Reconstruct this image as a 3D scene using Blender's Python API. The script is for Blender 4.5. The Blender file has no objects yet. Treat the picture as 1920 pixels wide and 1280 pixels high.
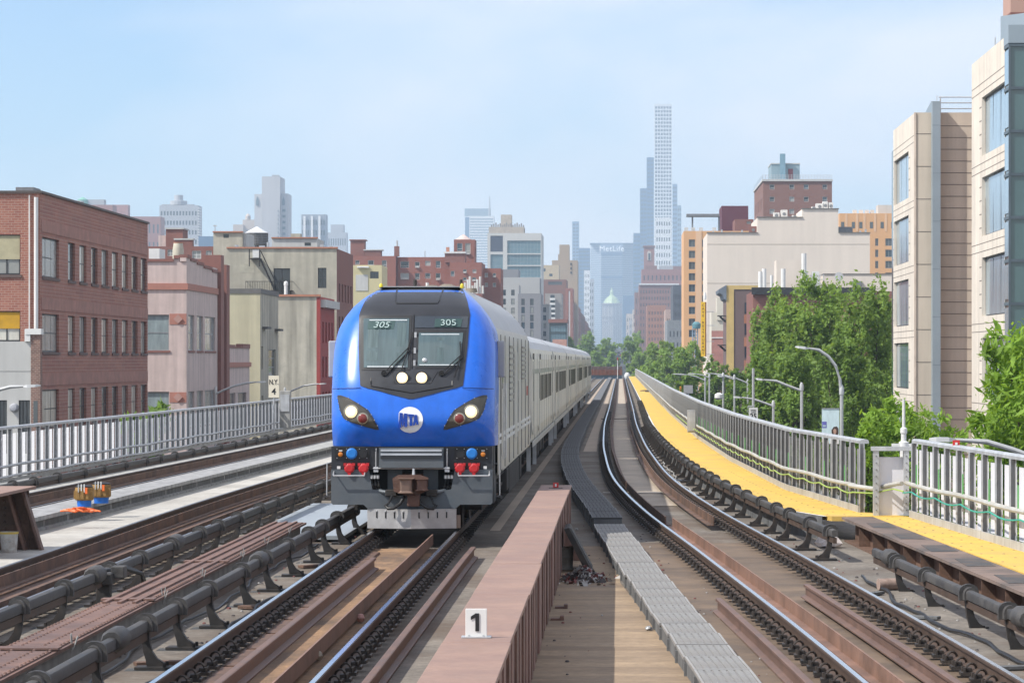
import bpy, math, random
import numpy as np
from mathutils import Vector, Matrix

random.seed(11)
rng = np.random.default_rng(11)
sc = bpy.context.scene
COL = sc.collection

# ------------------------------------------------------------------ camera
# metric world: X right, Y down the avenue, Z up, rail head = 0
F, VX, VY, H = 5760.0, 1163.0, 675.0, 3.03      # focal length in photo pixels, vanishing point, eye height
cam_d = bpy.data.cameras.new('camera')
cam = bpy.data.objects.new('camera', cam_d)
COL.objects.link(cam)
cam.location = (0, 0, H)
cam.rotation_euler = (math.radians(90), 0, 0)
cam_d.sensor_width = 36.0
cam_d.lens = F / 1920 * 36
cam_d.shift_x = -(VX - 960) / 1920
cam_d.shift_y = (VY - 640) / 1920
cam_d.clip_start = 0.5
cam_d.clip_end = 30000
sc.camera = cam

# ------------------------------------------------------------------ sky, sun, exposure
SUN_EL, SUN_BEHIND = math.radians(47), math.radians(25)
sun_dir = Vector((-math.cos(SUN_EL) * math.cos(SUN_BEHIND), -math.cos(SUN_EL) * math.sin(SUN_BEHIND), math.sin(SUN_EL)))
world = bpy.data.worlds.new('World')
sc.world = world
world.use_nodes = True
nt = world.node_tree
nt.nodes.clear()
out = nt.nodes.new('ShaderNodeOutputWorld')
bg = nt.nodes.new('ShaderNodeBackground')
sky = nt.nodes.new('ShaderNodeTexSky')
sky.sky_type = 'NISHITA'
sky.sun_disc = False
sky.sun_elevation = SUN_EL
sky.sun_rotation = math.atan2(sun_dir.x, sun_dir.y)
sky.altitude = 0
sky.air_density = 1.0
sky.dust_density = 0.4
sky.ozone_density = 2.5
# thin cirrus veil: noise in the direction of view, the same kind all round
tc = nt.nodes.new('ShaderNodeTexCoord')
mp = nt.nodes.new('ShaderNodeMapping'); mp.inputs['Scale'].default_value = (3.2, 3.2, 9.0); mp.inputs['Location'].default_value = (5.57, 1.478, 9.759)
nz = nt.nodes.new('ShaderNodeTexNoise'); nz.inputs['Scale'].default_value = 1.0; nz.inputs['Detail'].default_value = 5; nz.inputs['Roughness'].default_value = 0.5; nz.inputs['Distortion'].default_value = 0.4
rp = nt.nodes.new('ShaderNodeMapRange'); rp.inputs[1].default_value = 0.36; rp.inputs[2].default_value = 0.55; rp.inputs[3].default_value = 0.0; rp.inputs[4].default_value = 0.82
mx = nt.nodes.new('ShaderNodeMix'); mx.data_type = 'RGBA'
mx.inputs['B'].default_value = (6.9, 6.75, 6.85, 1)
nt.links.new(tc.outputs['Generated'], mp.inputs['Vector'])
nt.links.new(mp.outputs['Vector'], nz.inputs['Vector'])
nt.links.new(nz.outputs['Fac'], rp.inputs[0])
nt.links.new(rp.outputs[0], mx.inputs['Factor'])
tint = nt.nodes.new('ShaderNodeMix'); tint.data_type = 'RGBA'; tint.blend_type = 'MULTIPLY'; tint.inputs['Factor'].default_value = 1
tint.inputs['B'].default_value = (.75, .87, 1.03, 1)        # clear summer air
nt.links.new(sky.outputs['Color'], tint.inputs['A'])
nt.links.new(tint.outputs['Result'], mx.inputs['A'])
nt.links.new(mx.outputs['Result'], bg.inputs['Color'])
bg.inputs['Strength'].default_value = 0.12
nt.links.new(bg.outputs['Background'], out.inputs['Surface'])

sun_d = bpy.data.lights.new('sun', 'SUN')
sun_d.energy = 4.0
sun_d.angle = math.radians(0.53)
sun_d.color = (1.0, 0.95, 0.87)
sun = bpy.data.objects.new('sun', sun_d)
COL.objects.link(sun)
sun.rotation_euler = sun_dir.to_track_quat('Z', 'Y').to_euler()
sun.location = (-60, -20, 90)

sc.view_settings.view_transform = 'Standard'
sc.view_settings.look = 'None'
sc.view_settings.gamma = 1
sc.view_settings.exposure = 0.47
sc.view_settings.use_curve_mapping = False
sc.render.engine = 'CYCLES'
sc.cycles.max_bounces = 6
sc.cycles.diffuse_bounces = 3
sc.cycles.glossy_bounces = 3
sc.cycles.transmission_bounces = 4
sc.cycles.transparent_max_bounces = 8
sc.cycles.volume_bounces = 1
sc.cycles.use_denoising = True
sc.cycles.caustics_reflective = False
sc.cycles.caustics_refractive = False
sc.cycles.sample_clamp_indirect = 6

# ------------------------------------------------------------------ helpers
def PX(px, Y): return (px - VX) * Y / F
def PZ(py, Y): return H - (py - VY) * Y / F
def YX(px, X): return X * F / (px - VX)          # depth at which the vertical plane x = X crosses picture column px

MATS = {}
def _lin(c): return tuple(((v / 255) / 12.92 if v / 255 <= 0.04045 else (((v / 255) + 0.055) / 1.055) ** 2.4) for v in c)

def M(name, col, rough=0.6, metal=0.0, var=0.18, vs=1.2, bump=0.0, bs=30.0, streak=0.0, streak_s=1.0, stain=None, stain_s=0.5, stain_amt=0.5,
      coat=0.0, spec=0.5, brick=None, wave=None, emit=None, alpha=None, trans=0.0, stretch=None, fine=None):
    """procedural material; col is a linear base colour"""
    if name in MATS: return MATS[name]
    m = bpy.data.materials.new(name); m.use_nodes = True
    n = m.node_tree.nodes; l = m.node_tree.links
    b = n['Principled BSDF']
    b.inputs['Roughness'].default_value = rough
    b.inputs['Metallic'].default_value = metal
    b.inputs['Specular IOR Level'].default_value = spec
    b.inputs['Coat Weight'].default_value = coat
    b.inputs['Transmission Weight'].default_value = trans
    c4 = (*col, 1)
    tcn = n.new('ShaderNodeTexCoord'); geo = n.new('ShaderNodeNewGeometry')
    pos = tcn.outputs['Object']
    if stretch:
        mpn = n.new('ShaderNodeMapping'); mpn.inputs['Scale'].default_value = stretch
        l.new(pos, mpn.inputs['Vector']); vpos = mpn.outputs['Vector']
    else: vpos = pos
    cur = None
    if brick:
        bw, bh, mort, c2 = brick
        sp = n.new('ShaderNodeSeparateXYZ'); l.new(pos, sp.inputs[0])
        ad = n.new('ShaderNodeMath'); ad.operation = 'ADD'; l.new(sp.outputs[0], ad.inputs[0]); l.new(sp.outputs[1], ad.inputs[1])
        cb = n.new('ShaderNodeCombineXYZ'); l.new(ad.outputs[0], cb.inputs[0]); l.new(sp.outputs[2], cb.inputs[1])
        bt = n.new('ShaderNodeTexBrick'); l.new(cb.outputs[0], bt.inputs['Vector'])
        bt.inputs['Scale'].default_value = 1.0; bt.inputs['Brick Width'].default_value = bw; bt.inputs['Row Height'].default_value = bh
        bt.inputs['Mortar Size'].default_value = bh * 0.11; bt.inputs['Mortar Smooth'].default_value = 0.3
        bt.inputs['Color1'].default_value = c4; bt.inputs['Color2'].default_value = (*c2, 1); bt.inputs['Mortar'].default_value = (*mort, 1)
        cur = bt.outputs['Color']
        if bump == 0: 
            bpn = n.new('ShaderNodeBump'); bpn.inputs['Strength'].default_value = 0.4; bpn.inputs['Distance'].default_value = 0.02; bpn.invert = True
            l.new(bt.outputs['Fac'], bpn.inputs['Height']); l.new(bpn.outputs[0], b.inputs['Normal'])
    if wave:
        wd, wsc, c2, axis = wave
        wv = n.new('ShaderNodeTexWave'); wv.inputs['Scale'].default_value = wsc; wv.bands_direction = axis; wv.inputs['Distortion'].default_value = wd
        l.new(pos, wv.inputs['Vector'])
        mw = n.new('ShaderNodeMix'); mw.data_type = 'RGBA'; mw.inputs['A'].default_value = c4; mw.inputs['B'].default_value = (*c2, 1)
        l.new(wv.outputs['Fac'], mw.inputs['Factor']); cur = mw.outputs['Result']
    def mul(curv, node_out, lo, hi, f0=0.3, f1=0.7):
        mr = n.new('ShaderNodeMapRange'); mr.inputs[1].default_value = f0; mr.inputs[2].default_value = f1; mr.inputs[3].default_value = lo; mr.inputs[4].default_value = hi
        l.new(node_out, mr.inputs[0])
        mm = n.new('ShaderNodeMix'); mm.data_type = 'RGBA'; mm.blend_type = 'MULTIPLY'; mm.inputs['Factor'].default_value = 1
        if curv is None: mm.inputs['A'].default_value = c4
        else: l.new(curv, mm.inputs['A'])
        l.new(mr.outputs[0], mm.inputs['B'])
        return mm.outputs['Result']
    if var > 0:
        no = n.new('ShaderNodeTexNoise'); no.inputs['Scale'].default_value = vs; no.inputs['Detail'].default_value = 7; no.inputs['Roughness'].default_value = 0.62
        l.new(vpos, no.inputs['Vector'])
        cur = mul(cur, no.outputs['Fac'], 1 - var, 1 + var)
        mr2 = n.new('ShaderNodeMapRange'); mr2.inputs[1].default_value = .3; mr2.inputs[2].default_value = .7
        mr2.inputs[3].default_value = max(0.02, rough * 0.85); mr2.inputs[4].default_value = min(1, rough * 1.15)
        l.new(no.outputs['Fac'], mr2.inputs[0]); l.new(mr2.outputs[0], b.inputs['Roughness'])
    if fine:
        nf = n.new('ShaderNodeTexNoise'); nf.inputs['Scale'].default_value = fine[1]; nf.inputs['Detail'].default_value = 9; nf.inputs['Roughness'].default_value = .75
        l.new(pos, nf.inputs['Vector']); cur = mul(cur, nf.outputs['Fac'], 1 - fine[0], 1 + fine[0], .33, .67)
    if streak > 0:
        m2 = n.new('ShaderNodeMapping'); m2.inputs['Scale'].default_value = (streak_s, streak_s, streak_s * 0.06); l.new(pos, m2.inputs['Vector'])
        n2 = n.new('ShaderNodeTexNoise'); n2.inputs['Scale'].default_value = 2.0; n2.inputs['Detail'].default_value = 5; l.new(m2.outputs[0], n2.inputs['Vector'])
        cur = mul(cur, n2.outputs['Fac'], 1 - streak, 1.0 + streak * 0.3, 0.35, 0.62)
    if stain:
        n3 = n.new('ShaderNodeTexNoise'); n3.inputs['Scale'].default_value = stain_s; n3.inputs['Detail'].default_value = 8; n3.inputs['Roughness'].default_value = .65
        l.new(vpos, n3.inputs['Vector'])
        mr = n.new('ShaderNodeMapRange'); mr.inputs[1].default_value = .45; mr.inputs[2].default_value = .62; mr.inputs[3].default_value = 0; mr.inputs[4].default_value = stain_amt
        l.new(n3.outputs['Fac'], mr.inputs[0])
        mm = n.new('ShaderNodeMix'); mm.data_type = 'RGBA'; l.new(mr.outputs[0], mm.inputs['Factor'])
        if cur is None: mm.inputs['A'].default_value = c4
        else: l.new(cur, mm.inputs['A'])
        mm.inputs['B'].default_value = (*stain, 1); cur = mm.outputs['Result']
    if cur is None: b.inputs['Base Color'].default_value = c4
    else: l.new(cur, b.inputs['Base Color'])
    if bump > 0:
        nb = n.new('ShaderNodeTexNoise'); nb.inputs['Scale'].default_value = bs; nb.inputs['Detail'].default_value = 5
        l.new(vpos, nb.inputs['Vector'])
        bp = n.new('ShaderNodeBump'); bp.inputs['Strength'].default_value = bump; bp.inputs['Distance'].default_value = 0.02
        l.new(nb.outputs['Fac'], bp.inputs['Height']); l.new(bp.outputs[0], b.inputs['Normal'])
    if emit:
        b.inputs['Emission Color'].default_value = (*emit[0], 1); b.inputs['Emission Strength'].default_value = emit[1]
    MATS[name] = m
    return m

def _inv(parent):
    return Matrix.Translation(-parent.location) if parent is not None and parent.type == 'EMPTY' else Matrix.Identity(4)

def link(name, data, parent=None, loc=None, rot=None, scale=None):
    o = bpy.data.objects.new(name, data); COL.objects.link(o)
    if parent is not None:
        o.parent = parent
        o.matrix_parent_inverse = _inv(parent)
    if loc is not None: o.location = loc
    if rot is not None: o.rotation_euler = rot
    if scale is not None: o.scale = scale
    return o

def tag(o, label=None, cat=None, group=None, kind=None):
    if label: o['label'] = label
    if cat: o['category'] = cat
    if group: o['group'] = group
    if kind: o['kind'] = kind
    return o

def thing(name, label, cat, loc=(0, 0, 0), group=None):
    o = bpy.data.objects.new(name, None); COL.objects.link(o)
    o.location = loc; o.empty_display_size = 0.3
    return tag(o, label, cat, group)

def copy_tree(o, parent=None):
    c = o.copy(); COL.objects.link(c)
    if parent is not None:
        c.parent = parent; c.matrix_parent_inverse = o.matrix_parent_inverse.copy()
    for ch in o.children: copy_tree(ch, c)
    return c

def smooth_mesh(me, ang=35):
    me.polygons.foreach_set('use_smooth', [True] * len(me.polygons))
    try: me.set_sharp_from_angle(angle=math.radians(ang))
    except Exception: pass

class MB:
    def __init__(s): s.v = []; s.f = []
    def quad(s, a, b, c, d):
        i = len(s.v); s.v += [a, b, c, d]; s.f.append((i, i + 1, i + 2, i + 3)); return s
    def poly(s, pts):
        i = len(s.v); s.v += list(pts); s.f.append(tuple(range(i, i + len(pts)))); return s
    def box(s, x0, x1, y0, y1, z0, z1):
        i = len(s.v)
        s.v += [(x0, y0, z0), (x1, y0, z0), (x1, y1, z0), (x0, y1, z0), (x0, y0, z1), (x1, y0, z1), (x1, y1, z1), (x0, y1, z1)]
        s.f += [(i, i + 3, i + 2, i + 1), (i + 4, i + 5, i + 6, i + 7), (i, i + 1, i + 5, i + 4), (i + 1, i + 2, i + 6, i + 5), (i + 2, i + 3, i + 7, i + 6), (i + 3, i, i + 4, i + 7)]
        return s
    def prism(s, pts, axis, a, b):
        """polygon pts (2-d) extruded along axis from a to b; axis x -> (y,z), y -> (x,z), z -> (x,y)"""
        def mk(p, t): return (t, p[0], p[1]) if axis == 'x' else ((p[0], t, p[1]) if axis == 'y' else (p[0], p[1], t))
        i = len(s.v); n = len(pts)
        s.v += [mk(p, a) for p in pts] + [mk(p, b) for p in pts]
        s.f += [tuple(range(i, i + n)), tuple(range(i + 2 * n - 1, i + n - 1, -1))]
        s.f += [(i + k, i + (k + 1) % n, i + n + (k + 1) % n, i + n + k) for k in range(n)]
        return s
    def tube(s, pts, r, n=8, cap=True):
        pts = [Vector(p) for p in pts]; i = len(s.v); m = len(pts)
        rr = r if isinstance(r, (list, tuple)) else [r] * m
        up = None
        for k, p in enumerate(pts):
            t = (pts[min(k + 1, m - 1)] - pts[max(k - 1, 0)]).normalized()
            ref = Vector((0, 0, 1)) if abs(t.z) < 0.95 else Vector((0, 1, 0))
            a = t.cross(ref).normalized(); b2 = a.cross(t)
            for j in range(n):
                an = 2 * math.pi * j / n
                s.v.append(tuple(p + (a * math.cos(an) + b2 * math.sin(an)) * rr[k]))
        for k in range(m - 1):
            for j in range(n):
                s.f.append((i + k * n + j, i + k * n + (j + 1) % n, i + (k + 1) * n + (j + 1) % n, i + (k + 1) * n + j))
        if cap: s.f += [tuple(i + j for j in range(n - 1, -1, -1)), tuple(i + (m - 1) * n + j for j in range(n))]
        return s
    def lathe(s, prof, n=16, c=(0, 0, 0), axis='z'):
        i = len(s.v)
        for (r, h) in prof:
            for j in range(n):
                a = 2 * math.pi * j / n
                u, w = r * math.cos(a), r * math.sin(a)
                s.v.append((c[0] + u, c[1] + w, c[2] + h) if axis == 'z' else ((c[0] + u, c[1] + h, c[2] + w) if axis == 'y' else (c[0] + h, c[1] + u, c[2] + w)))
        m = len(prof)
        for k in range(m - 1):
            for j in range(n): s.f.append((i + k * n + j, i + k * n + (j + 1) % n, i + (k + 1) * n + (j + 1) % n, i + (k + 1) * n + j))
        s.f += [tuple(i + j for j in range(n - 1, -1, -1)), tuple(i + (m - 1) * n + j for j in range(n))]
        return s
    def sweep(s, path, prof, cap=True):
        """closed profile [(right, up)] swept along a path in plan"""
        P_ = [Vector(p) for p in path]; m = len(P_); n = len(prof); i = len(s.v)
        for k, p in enumerate(P_):
            t = P_[min(k + 1, m - 1)] - P_[max(k - 1, 0)]; t.z = 0; t.normalize()
            r = Vector((t.y, -t.x, 0))
            for (u, w) in prof: s.v.append((p.x + r.x * u, p.y + r.y * u, p.z + w))
        for k in range(m - 1):
            for j in range(n):
                s.f.append((i + k * n + j, i + k * n + (j + 1) % n, i + (k + 1) * n + (j + 1) % n, i + (k + 1) * n + j))
        if cap: s.f += [tuple(i + j for j in range(n - 1, -1, -1)), tuple(i + (m - 1) * n + j for j in range(n))]
        return s
    def mesh(s, name, mat, smooth=False, ang=35):
        me = bpy.data.meshes.new(name); me.from_pydata([tuple(v) for v in s.v], [], s.f)
        if mat: me.materials.append(mat)
        if smooth: smooth_mesh(me, ang)
        return me
    def build(s, name, mat, parent=None, smooth=False, bevel=0, ang=35, loc=None):
        o = link(name, s.mesh(name, mat, smooth, ang), parent, loc)
        if bevel:
            b = o.modifiers.new('bevel', 'BEVEL'); b.width = bevel; b.segments = 2; b.limit_method = 'ANGLE'; b.angle_limit = math.radians(40)
        return o

def text(name, body, size, mat, loc, parent=None, rot=(math.pi / 2, 0, 0), ext=0.003, shear=0.0, sx=1.0, bold=0.0, space=1.0):
    cu = bpy.data.curves.new(name, 'FONT'); cu.body = body; cu.size = size; cu.extrude = ext; cu.shear = shear
    cu.align_x = 'CENTER'; cu.align_y = 'CENTER'; cu.offset = bold; cu.space_character = space
    tmp = bpy.data.objects.new('tmp', cu); COL.objects.link(tmp)
    dg = bpy.context.evaluated_depsgraph_get()
    me = bpy.data.meshes.new_from_object(tmp.evaluated_get(dg)); me.materials.clear(); me.materials.append(mat); me.name = name
    bpy.data.objects.remove(tmp)
    o = link(name, me, parent, loc, rot); o.scale = (sx, 1, 1)
    return o

def interp(pts):
    xs = np.array([p[0] for p in pts], float); ys = np.array([p[1] for p in pts], float)
    d = np.gradient(ys, xs)
    dl = np.diff(ys) / np.diff(xs)
    for i in range(len(dl)):                      # keep it monotone where the data is
        if abs(dl[i]) < 1e-9: d[i] = d[i + 1] = 0
    def f(x):
        x = min(max(x, xs[0]), xs[-1]); k = int(min(max(np.searchsorted(xs, x) - 1, 0), len(xs) - 2))
        h = xs[k + 1] - xs[k]; t = (x - xs[k]) / h
        return float((2*t**3-3*t**2+1)*ys[k] + (t**3-2*t**2+t)*h*d[k] + (-2*t**3+3*t**2)*ys[k+1] + (t**3-t**2)*h*d[k+1])
    return f
def lin(pts):
    xs = [p[0] for p in pts]; ys = [p[1] for p in pts]
    return lambda x: float(np.interp(x, xs, ys))
def ysteps(a, b):
    r = []; y = a
    while y < b:
        r.append(y); y += 1.0 if y < 150 else 15.0
    r.append(b); return r

# ------------------------------------------------------------------ materials
GLASSES = [M('glass_dark', (.018, .026, .032), .06, 0, 0, spec=.8), M('glass_blue', (.045, .075, .10), .07, 0, 0, spec=.8),
           M('glass_blind', (.30, .31, .29), .22, 0, .1, spec=.6), M('glass_grey', (.09, .105, .11), .08, 0, 0, spec=.8)]
rail_steel = M('rail_side_rust', (.085, .055, .040), .7, .25, .35, 3, bump=.3, bs=60)
rail_shine = M('rail_polished_head', (.66, .69, .74), .22, 1, 0)
rail_dull = M('rail_worn_head', (.22, .20, .19), .32, .9, .3, 2, stretch=(6, .4, 1))
rust_br = M('rusty_brown_steel', (.16, .094, .066), .75, .05, .30, 2.0, bump=.25, bs=40, fine=(.25, 14), stain=(.06, .042, .034), stain_s=1.3, stain_amt=.7)
rust_or = M('orange_rust_floor', (.265, .160, .088), .88, 0, .28, 1.6, bump=.4, bs=30, fine=(.28, 9), stain=(.10, .068, .048), stain_s=.9, stain_amt=.75, stretch=(1.6, .5, 1))
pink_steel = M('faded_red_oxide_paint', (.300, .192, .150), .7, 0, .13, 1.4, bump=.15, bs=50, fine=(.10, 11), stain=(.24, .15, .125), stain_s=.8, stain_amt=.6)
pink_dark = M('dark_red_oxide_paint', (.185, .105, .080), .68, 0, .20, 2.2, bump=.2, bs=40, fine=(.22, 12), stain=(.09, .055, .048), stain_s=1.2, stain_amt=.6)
deck_m = M('stained_concrete_deck', (.185, .163, .138), .9, 0, .30, .9, bump=.5, bs=22, fine=(.32, 7), stain=(.115, .082, .058), stain_s=.35, stain_amt=.8)
deck_pale = M('pale_concrete_deck', (.46, .44, .40), .9, 0, .16, 1.2, bump=.3, bs=25, fine=(.16, 8), stain=(.30, .28, .25), stain_s=.4, stain_amt=.6)
deck_tan = M('tan_stained_deck', (.32, .235, .155), .9, 0, .18, 1.3, bump=.4, bs=25, fine=(.22, 9), stain=(.20, .145, .10), stain_s=.7, stain_amt=.7, stretch=(.5, 2.0, 1))
conc_m = M('grey_concrete', (.36, .36, .345), .88, 0, .18, 1.5, bump=.3, bs=30, streak=.25, streak_s=2)
conc_dark = M('dark_grey_concrete', (.13, .135, .14), .85, 0, .25, 1.5, bump=.3, bs=30, streak=.3, streak_s=2)
cover_m = M('charcoal_fibreglass_cover', (.050, .048, .047), .62, 0, .30, 3, bump=.15, bs=50, fine=(.25, 12), stain=(.11, .10, .09), stain_s=1.5, stain_amt=.4)
black_iron = M('black_cast_iron', (.035, .033, .032), .6, .2, .3, 6, bump=.2, bs=60, stain=(.09, .062, .045), stain_s=3, stain_amt=.4)
galv = M('galvanised_steel', (.52, .535, .55), .48, .40, .16, 3, bump=.05, bs=60, streak=.12, streak_s=4)
galv_dark = M('weathered_dark_steel', (.21, .215, .225), .55, .3, .25, 3, bump=.1)
panel_grey = M('grey_mesh_panel', (.25, .255, .265), .6, .1, .2, 4)
panel_white = M('white_noise_panel', (.74, .74, .78), .5, 0, .04, 2, streak=.06, streak_s=2)
yellow_m = M('yellow_walkway_paint', (.69, .445, .085), .8, 0, .10, 1.5, bump=.2, bs=60, fine=(.08, 14), stain=(.52, .36, .12), stain_s=.8, stain_amt=.6)
white_m = M('white_paint', (.74, .74, .72), .55, 0, .06, 2, streak=.1)
black_m = M('black_paint', (.012, .012, .013), .45, 0, .1)
red_m = M('red_paint', (.55, .03, .03), .45, 0, .1)
# ================================================================== the setting
DECK = -0.30
STREET = -7.5
# ground: flat by the viaduct, rising far down the avenue
def gz(Y): return float(np.interp(Y, [-300, 700, 1300, 2600, 3600, 7600], [STREET, STREET, -3.5, 12.0, 16.0, 16.0]))
asphalt = M('asphalt', (.055, .055, .058), .9, 0, .2, .8, bump=.3, bs=12)
side_m = M('sidewalk_concrete', (.30, .29, .28), .9, 0, .15, .6)
ground_m = M('city_ground', (.16, .155, .145), .95, 0, .2, .05)
gy = [-290, 0, 300, 700, 1000, 1300, 1900, 2600, 3600, 5000, 7600]
b = MB()
for y0, y1 in zip(gy, gy[1:]):
    b.quad((-2600, y0, gz(y0)), (2600, y0, gz(y0)), (2600, y1, gz(y1)), (-2600, y1, gz(y1)))
tag(b.build('ground', ground_m), kind='structure')
def strip(name, x0, x1, ya, yb, dz, mat):
    ys = sorted({ya, yb, *[y for y in gy if ya < y < yb]}); b = MB()
    for a, c in zip(ys, ys[1:]): b.quad((x0, a, gz(a) + dz), (x1, a, gz(a) + dz), (x1, c, gz(c) + dz), (x0, c, gz(c) + dz))
    return tag(b.build(name, mat), kind='structure')
strip('road_left', -28.0, -17.0, -250, 900, .02, asphalt)
strip('road_right', 5.5, 14.0, -250, 900, .02, asphalt)
strip('avenue_road', -13.0, 13.0, 900, 5200, .3, asphalt)
for nm, x0, x1 in (('pavement_left', -30.2, -28.0), ('pavement_right', 14.0, 17.2)):
    tag(MB().box(x0, x1, -250, 900, STREET - .2, STREET + .14).build(nm, side_m), kind='structure')

# ------------------------------------------------------------------ lines of the four tracks and the edges of the viaduct (x at depth Y)
T3X = -3.65
t4 = interp([(8, 3.75), (20, 3.42), (28.85, 3.06), (48, 2.05), (62, 1.25), (75, .70), (100, .25), (130, .06), (200, .05), (560, .05)])
t3 = lambda Y: T3X
t2 = interp([(8, -8.3), (40, -8.3), (60, -8.3), (91, -7.85), (130, -7.4), (180, -7.3), (560, -7.3)])
t1 = interp([(8, -13.6), (40, -13.35), (67, -12.8), (123, -11.6), (180, -11.0), (300, -10.95), (560, -10.95)])
xr = lin([(8, 9.6), (28, 7.6), (36, 7.0), (46.7, 6.14), (56.2, 5.44), (57.0, 5.34), (57.2, 4.70), (58.2, 4.62), (68.5, 3.77), (88, 3.25), (114, 2.94), (160, 2.76), (560, 2.75)])
xl = lin([(8, -17.2), (50, -16.1), (76, -15.4), (100, -14.9), (150, -14.3), (220, -13.7), (560, -13.6)])
YEND = 545.0

# deck slab
ys = sorted(set([8.0] + ysteps(10, YEND) + [56.2, 57.0, 57.2]))
prof_rows = [(xl(y) - .9, xr(y) + .5, y) for y in ys]
b = MB()
for (a0, a1, ya), (c0, c1, yc) in zip(prof_rows, prof_rows[1:]):
    b.quad((a0, ya, DECK), (a1, ya, DECK), (c1, yc, DECK), (c0, yc, DECK))
    b.quad((a1, ya, DECK), (a1, ya, -2.3), (c1, yc, -2.3), (c1, yc, DECK))
    b.quad((a0, ya, -2.3), (a0, ya, DECK), (c0, yc, DECK), (c0, yc, -2.3))
    b.quad((a1, ya, -2.3), (a0, ya, -2.3), (c0, yc, -2.3), (c1, yc, -2.3))
deck = tag(b.build('viaduct_deck', deck_m), kind='structure')
# viaduct columns below
pier_m = M('pier_steel', (.12, .10, .09), .7, .2, .2)
def deck_sheet(name, fl, fr, ya, yb, dz, mat, step=2.0):
    b = MB(); yy = list(np.arange(ya, yb, step if yb < 200 else 6)) + [yb]
    for a, c in zip(yy, yy[1:]): b.quad((fl(a), a, DECK + dz), (fr(a), a, DECK + dz), (fr(c), c, DECK + dz), (fl(c), c, DECK + dz))
    return b.build(name, mat, deck)
# pieces of the deck that differ in colour
deck_sheet('pale_deck_slab', lambda y: t1(y) + 1.0, lambda y: t2(y) - .95, 30, 545, .004, deck_pale)
deck_sheet('tan_deck_slab', lambda y: -.95, lambda y: .0 + max(0, (46 - y) * .055), 10, 55, .004, deck_tan)
deck_sheet('rusty_floor_plate', lambda y: T3X - .62, lambda y: T3X + .62, 8, 53.5, .05, rust_or)
deck_sheet('rusty_floor_plate', lambda y: t4(y) - 1.55, lambda y: t4(y) + 1.2, 8, 56, .006, M('brown_rust_floor', (.170, .122, .085), .85, 0, .28, 1.4, bump=.3, bs=30, stain=(.10, .075, .058), stain_s=.8, stain_amt=.8))
deck_sheet('rusty_floor_plate', lambda y: t2(y) - .6, lambda y: t2(y) + .6, 8, 130, .03, rust_br)
far_deck = M('sunbleached_deck', (.40, .34, .28), .9, 0, .12, .4)
deck_sheet('pale_deck_slab', lambda y: T3X + 1.1, lambda y: -2.35, 60, 545, .004, M('grey_deck_strip', (.40, .325, .255), .9, 0, .15, .6))
deck_sheet('pale_deck_slab', lambda y: -1.35, lambda y: t4(y) - 1.0, 112, 545, .004, M('grey_deck_strip', (.24, .215, .19)))
deck_sheet('pale_deck_slab', lambda y: t4(y) - .45, lambda y: t4(y) + .45, 70, 545, .012, M('bleached_slab', (.45, .38, .30), .9, 0, .15, .7, stain=(.27, .22, .18), stain_s=.6))

# ------------------------------------------------------------------ tracks
RAILP = [(-.07, -.17), (.07, -.17), (.07, -.155), (.012, -.135), (.012, -.045), (.036, -.035), (.036, -.006), (.026, 0), (-.026, 0), (-.036, -.006), (-.036, -.035), (-.012, -.045), (-.012, -.135), (-.07, -.155)]
HEADP = [(-.027, .0005), (.027, .0005), (.027, .003), (-.027, .003)]
ANGLEP = [(-.01, -.20), (.12, -.20), (.12, -.185), (.012, -.185), (.012, -.02), (-.01, -.02)]
def off(f, d, ya, yb, z=0, step=1.0):
    pts = []; y = ya
    while y < yb:
        pts.append((f(y) + d, y, z)); y += step if y < 160 else 15
    pts.append((f(yb) + d, yb, z)); return pts
plate_me = MB().box(-.19, .19, -.095, .095, -.20, -.172).mesh('tie_plate', black_iron)
cl = MB()
for sgn in (-1, 1):
    cl.box(sgn * .105 - .032, sgn * .105 + .032, -.055, .055, -.172, -.13)
    pts = [(sgn * (.075 + .055 * math.cos(a)), -.03 + .008 * k, -.145 + .062 * math.sin(a)) for k, a in enumerate(np.linspace(0, math.pi, 6))]
    cl.tube(pts, .013, 5)
    cl.tube([(sgn * .15, .07, -.18), (sgn * .15, .07, -.12)], .018, 6)
    cl.tube([(sgn * .15, -.07, -.18), (sgn * .15, -.07, -.12)], .018, 6)
clip_me = cl.mesh('rail_clip', black_iron)
pad_me = MB().prism([(-.10, -.29), (.10, -.29), (.07, -.215), (-.07, -.215)], 'y', -.9, .9).mesh('base_pad', rust_br)

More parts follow.
